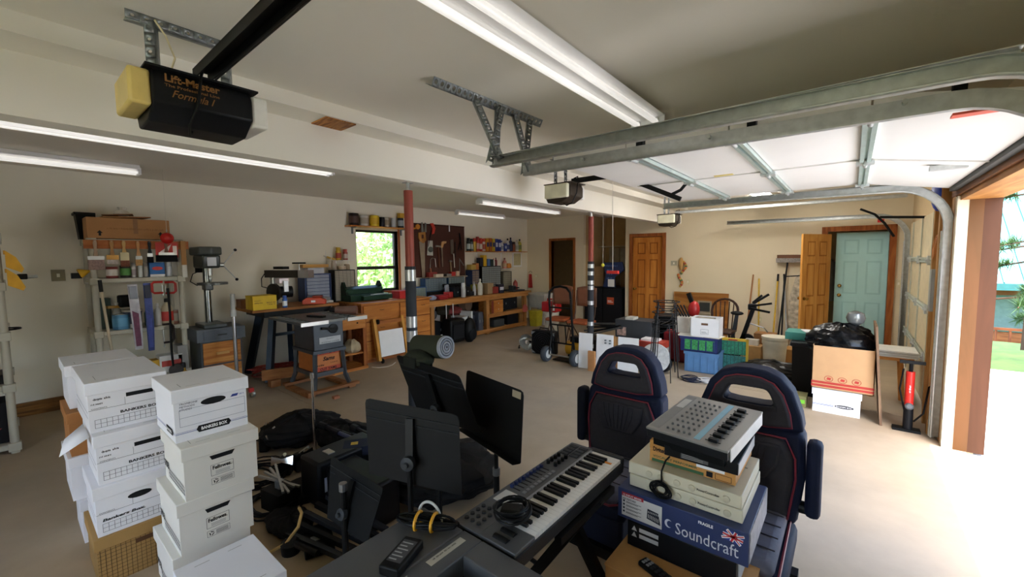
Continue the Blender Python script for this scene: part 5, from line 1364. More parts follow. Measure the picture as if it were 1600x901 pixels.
# floor fan and metal lamp
t = thing('floor_fan', 'black box fan standing on the floor left of the hand truck', 'fan', (-4.15, 5.95, 0), .15)
MB().b(-.23, .23, -.06, .10, 0, .42).build('housing', BLK, t, bevel=.03)
for k in range(1, 6): MB().tube(arc((0, -.066, .21), .036 * k, 0, 2 * PI, 24, (1, 0, 0), (0, 0, 1)), .004, 5).build('grille_ring', mat('2a2c30', .4), t)
for sx in (-1, 1):
    for z in (.05, .37): MB().prism([(-.04, -.03), (.04, -.03), (.04, .03)], (sx * .18, -.062, z), (sx, 0, 0), (0, 0, 1 if z < .2 else -1), .002).build('corner_plate', mat('8f9498', .4), t)
MB().tube([(-.08, 0, .42), (-.08, 0, .46), (.08, 0, .46), (.08, 0, .42)], .012).build('handle', BLK, t)
t = thing('clamp_lamp', 'round metal work lamp reflector lying beside the fan', 'lamp', (-4.55, 5.98, .0))
MB().lathe([(.03, .1), (.06, .09), (.13, .02), (.15, -.02), (.155, -.02), (.135, .03), (.06, .1), (.03, .12)], (0, 0, .16), (-.2, .95, .1), n=24).build('reflector', mat('c9c9c4', .25, .8), t)
MB().ball((.0, .0, .16), .04).build('bulb', mat('e6e2d6', .3), t)
MB().cyl((.0, .1, .16), (-.02, .2, .1), .03).build('socket', BLK, t)
MB().tube([(-.15, -.03, .04), (-.2, 0, .02), (-.22, .05, .06)], .012).build('clamp', BLK, t)
# folding chairs
def fold_chair(label, x, y, rz, dz=0):
    t = thing('folding_chair', label, 'chair', (x, y, 0), rz, group='brown folding chairs')
    BRN = mat('7a4a30', .5); 
    MB().grid(lambda u, v: ((u - .5) * .42, .10 + .03 * math.cos((u - .5) * 3), .74 + .36 * v + .03 * math.sin(u * PI) * v), 10, 5).build('backrest', BRN, t).modifiers.new('thick', 'SOLIDIFY').thickness = .03
    MB().b(-.21, .21, -.26, .14, .43, .49).build('seat', mat('a8542a', .5), t, bevel=.02)
    for s_ in (-1, 1):
        MB().tube([(s_ * .22, .12, 1.05), (s_ * .22, .06, .6), (s_ * .22, -.2, 0)], .012).build('front_leg', mat('5a4234', .4, .3), t)
        MB().tube([(s_ * .19, -.15, .46), (s_ * .19, .25, 0)], .012).build('rear_leg', mat('5a4234', .4, .3), t)
    return t
fold_chair('brown folding chair half hidden by the hand truck', -4.55, 7.1, .1)
fold_chair('brown folding chair right beside the taped post', -3.98, 7.02, -.05)
# alcove contents
t = thing('storage_cabinet', 'black cabinet with orange sticker inside the alcove', 'cabinet', (-4.7, YF + .5, 0))
MB().b(-.5, .5, -.55, .3, 0, .95).build('body', BLK, t)
for s_ in (-1, 1): MB().b(.02 if s_ > 0 else -.48, .48 if s_ > 0 else -.02, -.57, -.55, .05, .92).build('door', mat('1b1c1f', .4), t)
MB().b(.12, .3, -.574, -.571, .55, .72).build('sticker', mat('c9502c', .5), t)
PR((.14, -.575, .6), (1, 0, 0), (0, 0, 1)).rect(0, 0, .14, .012).rect(0, .03, .1, .045).build(WHITE, t)
t = thing('garment_bag', 'navy blue printed garment bag leaning on the alcove cabinet', 'bag', (-4.55, YF + .1, .952))
MB().prism([(-.2, 0), (.12, 0), (.1, .25), (.35, .42), (.3, .62), (-.2, .6), (-.12, .3)], (0, 0, 0), (1, 0, 0), (0, 0, 1), .08).build('bag', mat('1a2c58', .6), t, bevel=.015)
for k in range(4): marks(mat('5a76b0', .6), t, (-.15 + .07 * (k > 0), -.081, .5 - .1 * k), (1, 0, 0), (0, 0, 1), .36 if k == 0 else .14, .05, k)
MB().b(-.05, .12, -.09, -.082, .02, .2).build('tag', WHITE, t)
carton('tall brown carton at the right of the alcove', (-4.3, YF + .5, .952), .25, .3, .42, '8d6b45', rz=-PI / 2)
carton('flat tan carton at the left of the alcove', (-5.02, YF + .45, .952), .3, .3, .5, '9a7750', rz=-PI / 2)
t = thing('alcove_shelf', 'pale closet shelf with brackets high in the alcove', 'shelf', (-4.7, YF + .95, 1.95))
MB().b(-.55, .55, -.22, .22, 0, .025).build('board', mat('b5a98a', .6), t)
for s_ in (-.3, .3): MB().b(s_ - .01, s_ + .01, .1, .22, -.2, 0).build('bracket', mat('9a9280', .6), t)
t = thing('folding_screen', 'grey folding screen at the back of the alcove', 'screen', (-4.65, YF + 1.1, 0.952))
for k in range(3): MB().b(-.45 + .32 * k, -.15 + .32 * k, -.02, .0, 0, .98).build('panel', mat('a39a84', .5), t)
# white shelf boards in front of the second post
for k, (x, y, w, h, lab) in enumerate(((-3.11, 5.54, .22, .54, 'narrow white shelf board left of the taped post'), (-2.82, 5.6, .26, .54, 'white melamine panel with four dots behind the taped post'), (-2.46, 5.62, .30, .53, 'white melamine panel with handle hole beside the taped post'))):
    t = thing('shelf_panel', lab, 'panel', (x, y, 0), .08, group='white boards at the post')
    MB().box((0, .02, h / 2), (w, .018, h), 0, -.05).build('panel', WHITE, t)
    if k == 1:
        for a, b in ((-.03, .46), (.04, .46), (-.03, .42), (.04, .42)): MB().box((a + .05, .0, b), (.025, .02, .02)).build('dot_hole', GREY, t)
    if k == 2: MB().box((-.04, .0, .33), (.03, .022, .1)).build('handle_hole', mat('a98a5a', .6), t)
t = thing('cardboard_sheet', 'tan cardboard sheet between the white panels', 'cardboard', (-2.64, 5.66, 0))
MB().b(-.12, .12, 0, .012, 0, .52).build('sheet', CARD, t)
t = thing('cardboard_sheet', 'small orange brown block at the foot of the taped post', 'board', (-2.96, 5.47, 0))
MB().b(-.05, .06, -.02, .02, 0, .30).build('sheet', mat('b98250', .7), t)
# machine and cartons behind
t = thing('printer_carton', 'dark grey printed carton behind the white panels', 'box', (-2.78, 6.62, 0))
MB().b(-.25, .35, -.2, .2, 0, .66).build('box', mat('3a3d42', .6), t)
PR((-.22, -.201, .4), (1, 0, 0), (0, 0, 1)).rect(0, 0, .16, .14).build(mat('c9a89a', .6, var=.6, scale=25), t, 'picture_print')
MB().b(-.1, .04, -.15, .05, .66, .70).build('packet', mat('c9c6bc', .6), t)
t = thing('folded_stand', 'folded black and chrome keyboard stand piled behind the post', 'stand', (-3.25, 6.45, 0))
for k in range(5):
    MB().bar((-.38, .1 * k - .2, .3 + .05 * k), (.36, .07 * k - .2, .55 + .03 * math.sin(k * 2)), .03, .03).build('tube', BLK2 if k % 2 else mat('77797b', .3, .8), t)
MB().b(-.3, .3, -.2, .2, 0, .3).build('crate_base', BLK, t)
t = thing('tool_case', 'red and white boxed tool between the grey carton and the spool', 'box', (-2.35, 6.3, 0))
MB().b(-.18, .2, -.15, .15, 0, .3).build('lower_box', mat('c9c3b8', .6), t)
MB().b(-.18, .2, -.152, .15, .3, .40).build('red_box', mat('b8402f', .6), t)
MB().b(-.15, .1, -.1, .1, .4, .43).build('paper', WHITE, t)
t = thing('hose_reel', 'white round cable spool standing on the floor by the stools', 'spool', (-2.18, 5.95, 0))
MB().lathe([(.02, -.02), (.2, -.02), (.21, 0), (.2, .02), (.02, .02)], (0, 0, .22), (.35, -1, .15), n=28).build('disc', mat('c9cac8', .5, var=.2, scale=30), t)
MB().lathe([(.1, .0), (.13, .03), (.13, .09), (.1, .12)], (.06, .06, .13), (.35, 1, 0), n=18).build('wheel', BLK2, t)
# wire stools
sm = mat('2a2b2d', .4, .4)
def stool(label, x, y, dz, rz):
    t = thing('wire_stool', label, 'stool', (x, y, dz), rz, group='stacked wire stools')
    MB().tube(arc((0, 0, .78), .17, 0, 2 * PI, 20, (1, 0, 0), (0, 1, 0)), .007, closed=False).build('seat_ring', sm, t)
    MB().tube(arc((0, 0, .70), .15, 0, 2 * PI, 20, (1, 0, 0), (0, 1, 0)), .006, closed=False).build('lower_ring', sm, t)
    for k in range(5): MB().cyl((-.15 + .075 * k, -math.sqrt(.17 ** 2 - (-.15 + .075 * k) ** 2), .78), (-.15 + .075 * k, math.sqrt(.17 ** 2 - (-.15 + .075 * k) ** 2), .78), .004, n=5).build('seat_wire', sm, t)
    for k in range(4):
        a = PI / 4 + k * PI / 2
        MB().tube([(.15 * math.cos(a), .15 * math.sin(a), .78), (.19 * math.cos(a), .19 * math.sin(a), .35), (.22 * math.cos(a), .22 * math.sin(a), 0)], .007).build('leg', sm, t)
    MB().tube(arc((0, -.15, .78), .11, 0, PI, 10, (1, 0, 0), (0, -.2, -1)), .006).build('decor_arch', sm, t)
    return t
for k in range(3): stool(['lowest wire stool of the stack by the pine door', 'second wire stool in the stack by the pine door', 'topmost wire stool of the stack by the pine door'][k], -1.98 + .015 * k, 5.72, .15 * k, .2 * k)
t = thing('storage_tote', 'black plastic tote behind the wire stools', 'tote', (-2.27, 7.35, 0))
MB().add([(-.28, -.2, 0), (.28, -.2, 0), (.28, .2, 0), (-.28, .2, 0), (-.33, -.24, .62), (.33, -.24, .62), (.33, .24, .62), (-.33, .24, .62)], [(0, 3, 2, 1), (4, 5, 6, 7), (0, 1, 5, 4), (1, 2, 6, 5), (2, 3, 7, 6), (3, 0, 4, 7)]).build('tub', BLK, t)
MB().b(-.36, .36, -.27, .27, .62, .67).build('lid', BLK2, t, bevel=.01)
t = thing('red_suitcase', 'dark red suitcase between the stools and the crates', 'suitcase', (-2.15, 6.85, 0))
MB().b(-.2, .22, -.12, .12, 0, .5).build('body', mat('8c1420', .5), t, bevel=.05)
MB().tube([(-.06, -.05, .5), (-.06, -.05, .54), (.06, -.05, .54), (.06, -.05, .5)], .01).build('handle', BLK, t)
# crates
def crate(label, x, y, z, w, d, h, col, net=None):
    t = thing('plastic_crate', label, 'crate', (x, y, z), .06)
    m = mat(col, .45)
    MB().b(-w / 2, w / 2, -d / 2, d / 2, 0, .012).build('bottom', m, t)
    for (a, b, c, e) in ((-w / 2, w / 2, -d / 2, -d / 2 + .012), (-w / 2, w / 2, d / 2 - .012, d / 2), (-w / 2, -w / 2 + .012, -d / 2, d / 2), (w / 2 - .012, w / 2, -d / 2, d / 2)): MB().b(a, b, c, e, 0, h).build('side', m, t)
    MB().b(-w / 2 - .012, w / 2 + .012, -d / 2 - .012, -d / 2, h - .04, h).build('rim', m, t)
    MB().b(-w / 2 - .012, w / 2 + .012, d / 2, d / 2 + .012, h - .04, h).build('rim', m, t)
    for k in range(5): MB().b(-w / 2 + w * (k + .5) / 5 - .008, -w / 2 + w * (k + .5) / 5 + .008, -d / 2 - .008, -d / 2, .02, h - .05).build('rib', m, t)
    if net: MB().b(-w * .38, w * .42, -d / 2 - .004, -d / 2 - .001, .03, h - .04).build('net_panel', mat(net, .5, var=.5, scale=40), t)
    return t
crate('light blue plastic crate on the floor under the dark blue crate', -1.66, 6.52, 0, .46, .36, .30, '5a86b4')
MBx = crate('dark blue plastic crate with green contents stacked on the light blue one', -1.70, 6.52, .302, .50, .38, .22, '1e2c66', '3f9a58')
t = thing('paper_sheets', 'loose papers lying on the dark blue crate', 'papers', (-1.72, 6.5, .524))
MB().box((-.1, 0, .004), (.36, .4, .006), .1).build('sheet', mat('d9d6cc', .7), t)
MB().box((.22, -.05, .005), (.2, .28, .006), -.1).build('sheet', mat('cfc9bc', .7), t)
t = thing('file_box', 'open white file box on the papers and crates', 'box', (-1.62, 6.48, .532), .05)
for (a, b, c, e) in ((-.19, .19, -.15, -.142), (-.19, .19, .142, .15), (-.19, -.182, -.15, .15), (.182, .19, -.15, .15)): MB().b(a, b, c, e, 0, .27).build('side', WHITE, t)
MB().b(-.19, .19, -.15, .15, 0, .006).b(-.05, .05, -.1515, -.1505, .19, .215).build('bottom', WHITE, t)
MB().b(-.045, .045, -.152, -.1505, .17, .2).build('handle_hole', mat('6a4a30', .7), t)
PR((-.05, -.151, .04), (1, 0, 0), (0, 0, 1)).frame(0, 0, .1, .07, .003).rect(.01, .015, .09, .02).rect(.01, .03, .07, .035).build(GREY, t)
MB().b(-.15, .1, -.1, .1, .2, .26).build('contents', mat('8a8478', .7), t)
t = thing('utensil_bin', 'white bin with black handled utensils left of the file box', 'bin', (-1.98, 6.62, .525))
MB().b(-.1, .1, -.1, .1, 0, .24).build('bin', mat('cfcdc6', .6), t)
for k in range(4): MB().bar((-.05 + .04 * k, 0, .24), (-.16 + .05 * k, -.02, .42), .02, .02).build('utensil', BLK2, t)
t = thing('leaf_blower', 'red and black power tool standing behind the file box', 'tool', (-1.95, 7.0, 0))
MB().b(-.1, .1, -.1, .1, 0, .72).build('carton_stand', mat('5a4a3a', .7), t)
MB().ball((0, 0, .84), (.09, .08, .14)).build('red_body', mat('a81c1e', .4), t)
MB().bar((-.03, 0, .95), (-.09, 0, 1.1), .06, .06).build('black_handle', BLK, t)
t = thing('mosaic_tray', 'yellow rimmed crate with green grid standing on edge', 'crate', (-1.32, 6.75, 0), .1)
ym = mat('c9a92c', .5)
for (a, b, c, e) in ((-.2, .2, 0, .03), (-.2, .2, .45, .48), (-.2, -.17, 0, .48), (.17, .2, 0, .48)): MB().b(a, b, -.03, .03, c, e).build('frame', ym, t)
for k in range(2): MB().b(-.17, .17, -.012, .015, .03 + .215 * k, .225 + .215 * k).build('grid_panel', mat(['2f7d7a', '2c8a6a'][k], .5, var=.5, scale=45), t)
for k in range(7): MB().b(-.17 + .0486 * k - .004, -.17 + .0486 * k + .004, -.02, -.012, .03, .45).build('grid_bar', mat('1d5a50', .5), t)
MB().b(-.06, .06, -.035, -.03, .455, .475).build('red_tag', mat('a8382c', .5), t)
def coil(label, p, col, r, n, seed, name='cable_coil'):
    random.seed(seed)
    t = thing(name, label, 'cable', tuple(p))
    pts = []
    for i in range(n * 14):
        a = i / 14 * 2 * PI; rr = r * (1 + .3 * math.sin(a * .37 + seed)); 
        pts.append((rr * math.cos(a) + .02 * math.sin(a * .7), rr * .8 * math.sin(a) + .03 * math.cos(a * .3), .008 + .03 * (1 + math.sin(a * .53)) * (i / (n * 14))))
    MB().tube(pts, .007, 5).build('cable', mat(col, .5), t)
    return t
coil('white cable heap on the floor before the light blue crate', P(1105, 597, z=0), 'd5d6d8', .09, 6, 2)
coil('dark cable heap on the floor left of the white cable', P(1080, 594, z=0), '23283a', .10, 6, 3)
# plywood at the wall
t = thing('plywood_sheet', 'oak plywood sheet leaning on the far wall behind the chair', 'plywood', (-2.45, 9.17, 0))
MB().box((0, .05, .465), (1.08, .018, .93), 0, -.05).build('sheet', wood('b07a3c', '8c5722', 'X', 6), t)
t = thing('framed_print', 'small grey framed print before the plywood sheet', 'picture', (-2.3, 9.0, 0))
MB().box((.0, .0, .66), (.26, .02, .24)).b(-.13, .13, -.1, .1, 0, .54).build('frame', mat('9a8f78', .6), t)
MB().box((.0, -.012, .66), (.2, .006, .18)).build('image', mat('3a3d3a', .5), t)
# windsor chair
wc = thing('wooden_chair', 'dark windsor chair with bowed back near the far wall', 'chair', (-1.66, 7.55, 0))
DWD = mat('3a2218', .4)
MB().b(-.2, .2, -.2, .2, .42, .46).build('seat', DWD, wc, bevel=.015)
MB().tube([(-.18, .17, .46), (-.2, .2, .75)] + arc((0, .22, .78), .2, PI, 0, 10, (1, 0, 0), (0, .1, .9)) + [(.2, .2, .75), (.18, .17, .46)], .02).build('back_bow', DWD, wc)
for k in range(5): MB().cyl((-.12 + .06 * k, .17, .46), (-.14 + .07 * k, .21, .92), .009, n=7).build('spindle', DWD, wc)
for sx in (-1, 1):
    for sy_ in (-1, 1): MB().cyl((sx * .15, sy_ * .15, .43), (sx * .2, sy_ * .2, 0), .018, .014).build('leg', DWD, wc)
# exercise machine
ex = thing('exercise_bike', 'black exercise machine with handlebars near the far wall', 'exercise bike', (-1.3, 7.7, 0))
MB().bar((-.35, 0, .05), (.35, 0, .05), .06, .06).build('base_bar', BLK, ex)
MB().bar((-.15, 0, .05), (.08, 0, .85), .06, .06).build('mast', BLK, ex)
MB().bar((-.22, 0, .3), (-.16, 0, .72), .05, .05).build('seat_post', DKGREY, ex)
MB().ball((-.16, 0, .74), (.1, .07, .035)).build('saddle', BLK, ex)
MB().box((.06, 0, .86), (.12, .1, .1)).build('console', BLK2, ex, bevel=.02)
for k, (a, b) in enumerate((((.05, -.1, .88), (.35, -.18, .95)), ((.05, .1, .9), (.26, .2, 1.06)), ((.05, -.06, .84), (.32, -.1, .80)), ((.05, .08, .92), (.18, .1, 1.05)))): MB().bar(a, b, .032, .032).build('handlebar', BLK, ex)
MB().cyl((0, -.03, .3), (0, .03, .3), .11, n=22).build('flywheel', BLK2, ex)
MB().tube([(.05, -.1, .6), (.25, -.12, .55), (.3, -.1, .48)], .012).build('pedal_arm', mat('8f9294', .3, .8), ex)
# poles
def pole(label, px0, py0, px1, py1, col, tip=None, r=.014, name='broom_pole', ybase=None):
    b = P(px0, py0, z=0) if ybase is None else P(px0, py0, y=ybase); b.z = 0
    if b.y > 8.95: b = P(px0, py0, y=8.9); b.z = 0
    e = P(px1, py1, y=9.25)
    t = thing(name, label, 'pole', tuple(b))
    d = e - b
    MB().cyl((0, 0, 0), d * (.9 if tip else 1), r, n=9).build('shaft', mat(col, .5), t)
    if tip: MB().cyl(d * .9, d, r * 1.25, n=9).build('grip', mat(tip, .5), t)
    return t
pole('brown wooden pole leaning on the wall left of the yellow ones', 1163, 545, 1177, 429, '8f5c2e')
pole('plain yellow pole leaning on the far wall', 1185, 535, 1186, 435, 'c9a52c')
pole('yellow pole with black grip leaning on the far wall', 1207, 525, 1216, 428, 'd0a72a', '16161a')
pole('black pole leaning on the far wall right of the yellow grip pole', 1220, 545, 1226, 430, '1a1b1e')
pole('silver pole with black grip leaning on the far wall', 1230, 545, 1225, 428, 'a9abad', '1a1a1c', .012)
t = thing('push_broom', 'upside down push broom beside the pale pine door', 'broom', (-.98, 9.1, 0))
MB().cyl((-.05, -.1, 0), (.05, .1, 1.62), .014).build('handle', BLK2, t)
MB().b(-.12, .28, .07, .14, 1.64, 1.70).build('head_block', mat('6a4022', .6), t)
MB().b(-.13, .29, .05, .16, 1.56, 1.64).build('bristles', mat('8f8b86', .9, var=.4, scale=50), t)
MB().bar((.0, .06, 1.3), (.25, .1, 1.32), .02, .02).build('brace', BLK2, t)
t = thing('ironing_board', 'patterned ironing board standing against the far wall', 'ironing board', (-.76, 9.12, 0))
MB().prism([(-.14, .12), (.16, .12), (.15, .9), (.08, 1.28), (.02, 1.36), (-.04, 1.28), (-.13, .9)], (0, .08, 0), (1, 0, 0), (0, .03, 1), .04).build('padded_top', mat('c3b9a4', .7, var=.5, scale=14), t)
for s_ in (-.08, .08): MB().cyl((s_, .1, 0), (s_, .09, .5), .012).build('leg', WHITE, t)
t = thing('plastic_bucket', 'white lidded pail on the floor before the poles', 'bucket', (-.87, 7.35, 0))
MB().lathe([(.14, 0), (.16, .36), (.17, .36), (.17, .40), (.165, .40), (.17, .43), (.175, .43), (.175, .45)], n=24).build('pail', mat('cdc8b4', .5), t)
MB().lathe([(.178, .44), (.178, .47), (.05, .475)], n=24).build('lid', mat('d5d0bd', .5), t)
t = carton('small wooden crate with dark print left of the white pail', (-1.2, 7.55, 0), .28, .24, .26, 'b08a55', rz=-PI / 2, name='wooden_box')
PR((-.1, -.1, .05), (1, 0, 0), (0, 0, 1)).rect(0, 0, .01, .01)
t = carton('small white carton on the wooden crate', (-1.2, 7.55, .265), .18, .12, .09, 'd5d2c8', rz=-PI / 2)
t = carton('brown carton behind the white pail', (-1.08, 8.0, 0), .3, .3, .4, '9a6a38', rz=-PI / 2)
t = carton('low yellow brown carton right of the white pail', (-.62, 7.75, 0), .3, .3, .24, 'a97a3c', rz=-PI / 2)
# ---------------------------------------------------------------- cluster by the tracks
def fold_bag(name, label, c, sx, sy_, sz, col, seed, flatb=.0, rough=.3):
    random.seed(seed)
    ph = [random.uniform(0, 6) for _ in range(10)]
    def fn(u, v):
        a = 2 * PI * u; th = PI * v
        q = 1 + .07 * math.sin(3 * a + ph[0] + 2 * th) + .05 * math.sin(7 * a + ph[1]) * math.sin(5 * th + ph[2]) + .03 * math.sin(13 * a + ph[3] + 4 * th) + .025 * math.sin(19 * th + ph[4] + 3 * a)
        return (math.sin(th) * math.cos(a) * q * sx, math.sin(th) * math.sin(a) * q * sy_, max(0, (-math.cos(th) * q + .8) * sz))
    t = thing(name, label, 'bag', tuple(c))
    MB().grid(fn, 56, 30).build('plastic_skin', mat(col, rough, bump=.2, scale=4), t)
    return t
t = thing('file_box', 'white file box under the printed moving carton', 'box', (-.08, 5.72, 0))
MB().b(-.20, .20, -.2, .17, 0, .255).build('body', WHITE, t)
MB().b(-.21, .21, -.21, .18, .19, .262).build('lid', mat('e6e7ea', .55), t)
PR((.0, -.201, .06), (1, 0, 0), (0, 0, 1)).ell(.07, .03, .08, .018).build(INK, t, 'oval_mark')
text('BANKERS BOX', .022, WHITE, t, (.002, -.2015, .082), (1, 0, 0), (0, 0, 1), bold=.02, width=.13)
PR((-.2, -.201, .08), (1, 0, 0), (0, 0, 1)).rect(0, 0, .18, .004).rect(0, .01, .18, .013).build(mat('4a5aa0', .6), t)
t = thing('moving_carton', 'large brown moving carton with red printed band on the white file box', 'box', (-.04, 5.76, .264))
CB = mat('c2976a', .8, var=.05)
for (a, b, c, e) in ((-.26, .26, -.26, -.252), (-.26, .26, .172, .18), (-.26, -.252, -.26, .18), (.252, .26, -.26, .18)): MB().b(a, b, c, e, 0, .46).build('side', CB, t)
MB().b(-.26, .26, -.26, .18, 0, .006).build('bottom', CB, t)
PR((-.26, -.2605, 0), (1, 0, 0), (0, 0, 1)).rect(0, .02, .52, .045).rect(0, .055, .52, .08).build(mat('b5382c', .7), t)
for k in range(3):
    q = PR((-.26, -.2605, 0), (1, 0, 0), (0, 0, 1), .0014); cx = .15 + .115 * k
    q.mb = MB().tube([q.pt(cx + .036 * math.cos(a), .115 + .03 * math.sin(a)) for a in [i * PI / 8 for i in range(16)]], .0022, 4, closed=True); q.build(mat('b5382c', .7), t, 'emblem')
    q = PR((-.26, -.2605, 0), (1, 0, 0), (0, 0, 1), .0014); q.poly([(cx - .02, .105), (cx + .015, .1), (cx + .022, .125), (cx - .01, .13)]).build(mat('b5382c', .7), t, 'emblem')
t = fold_bag('trash_bag', 'full black plastic trash bag in the moving carton', (-.06, 5.74, .60), .30, .24, .19, '0d0e10', 4, rough=.25)
t = thing('globe_shade', 'grey globe shade resting on top of the trash bag', 'shade', (.05, 5.84, .93))
MB().lathe([(.03, 0), (.07, .03), (.085, .08), (.07, .13), (.02, .155)], n=18).build('shade', mat('8f9290', .25, .4), t)
t = thing('storage_tote', 'black plastic tote left of the moving carton', 'tote', (-.37, 6.25, 0))
MB().add([(-.15, -.22, 0), (.15, -.22, 0), (.15, .22, 0), (-.15, .22, 0), (-.16, -.25, .62), (.16, -.25, .62), (.16, .25, .62), (-.16, .25, .62)], [(0, 3, 2, 1), (4, 5, 6, 7), (0, 1, 5, 4), (1, 2, 6, 5), (2, 3, 7, 6), (3, 0, 4, 7)]).build('tub', BLK, t)
MB().b(-.18, .18, -.27, .27, .6, .65).build('rim', BLK2, t, bevel=.01)
t = thing('teal_box', 'teal box with papers on the black tote', 'box', (-.42, 6.3, .652))
MB().b(-.2, .18, -.15, .2, 0, .09).build('box', mat('3f8f82', .6), t)
MB().box((.02, 0, .1), (.1, .2, .008), .3).build('paper', WHITE, t)
fold_bag('plastic_tarp', 'black plastic sheet crumpled on the floor', (-.78, 6.75, 0), .46, .3, .12, '0c0d0f', 9, rough=.3)
carton('olive and green seed box under the tarp by the white file box', (-.42, 5.66, 0), .16, .2, .12, '7f7a4a', '7fd03a', rz=-PI / 2)
t = thing('plywood_sheet', 'dark edged plywood sheet leaning by the moving carton', 'plywood', (.33, 5.62, 0))
MB().add([(-.06, -.2, 0), (-.04, -.2, 0), (-.04, .35, 0), (-.06, .35, 0), (-.13, -.17, .98), (-.11, -.17, .98), (-.11, .35, .98), (-.13, .35, .98)], [(0, 3, 2, 1), (4, 5, 6, 7), (0, 1, 5, 4), (1, 2, 6, 5), (2, 3, 7, 6), (3, 0, 4, 7)]).build('sheet', wood('8f7358', '6a503c', 'Z'), t)
t = thing('foam_tray', 'white foam trays on a small wooden stool behind the plywood', 'tray', (.36, 6.6, 0))
for s_ in (-.14, .14): MB().bar((s_, -.1, 0), (s_ * .8, -.05, .48), .04, .04).build('stool_leg', PINE, t)
MB().b(-.2, .22, -.2, .2, .48, .52).build('stool_top', PINEX, t)
for k in range(3): MB().b(-.22, .25, -.22, .2, .52 + .025 * k, .54 + .025 * k).build('foam_slab', mat('d9d8d0', .6), t)
ap = thing('air_pump', 'red and black hand air pump standing at the door track', 'pump', (.47, 5.42, 0))
MB().b(-.11, .09, -.05, .05, 0, .025).build('foot_plate', BLK, ap)
MB().cyl((0, 0, .02), (.0, 0, .25), .036, n=14).build('lower_barrel', BLK2, ap)
MB().cyl((0, 0, .25), (.0, 0, .58), .033, n=14).build('red_barrel', mat('cf2a22', .35), ap)
MB().cyl((0, 0, .58), (.0, 0, .66), .014, n=8).build('rod', BLK, ap)
MB().bar((-.08, 0, .67), (.1, 0, .67), .025, .03).build('handle', BLK, ap)
MB().lathe([(.032, 0), (.032, .02), (.02, .03)], (.0, -.035, .25), (0, -1, .2), n=18).build('gauge', mat('5a5c5e', .4), ap)
MB().tube([(.04, 0, .1), (.1, -.03, .2), (.13, 0, .45), (.16, .02, .5), (.2, 0, .42)], .008).tube([(-.03, 0, .2), (-.07, 0, .4), (-.05, 0, .6)], .008).build('hose', BLK, ap)
marks(WHITE, ap, (.006, -.034, .38), (0, 0, 1), (-1, 0, 0), .07, .014, 3)
t = thing('utility_box', 'grey electrical box on the bare studs beside the tracks', 'electrical box', (.62, 5.6, 1.35))
MB().b(-.04, .04, -.05, .05, -.2, .2).build('box', mat('8f9290', .5), t)
t = thing('orange_cord', 'coiled orange cord hung on the bare studs', 'cord', (.60, 5.62, 1.75))
for k in range(6): MB().tube(arc((0, 0, .02 * k - .05), .05 + .004 * k, 0, 2 * PI, 12, (0, 1, 0), (.2, 0, 1)), .008, 5).build('loop', mat('b5702c', .6), t)
t = thing('blue_tarp', 'blue tarp bundle tucked at the top of the bare studs', 'tarp', (.60, 5.55, 2.15))
MB().ball((0, 0, .1), (.06, .12, .16)).build('bundle', mat('1c3fa8', .5), t)
t = thing('coat', 'grey jacket hanging in the entry beside the blue door', 'coat', (-.36, 9.75, 1.2))
MB().lathe([(.05, .42), (.12, .36), (.15, .1), (.16, -.35), (.12, -.36)], n=14).build('jacket', mat('6a6a66', .8, bump=.3), t)
MB().cyl((0, 0, .42), (-.1, 0, .5), .01).build('hanger', STEEL, t)
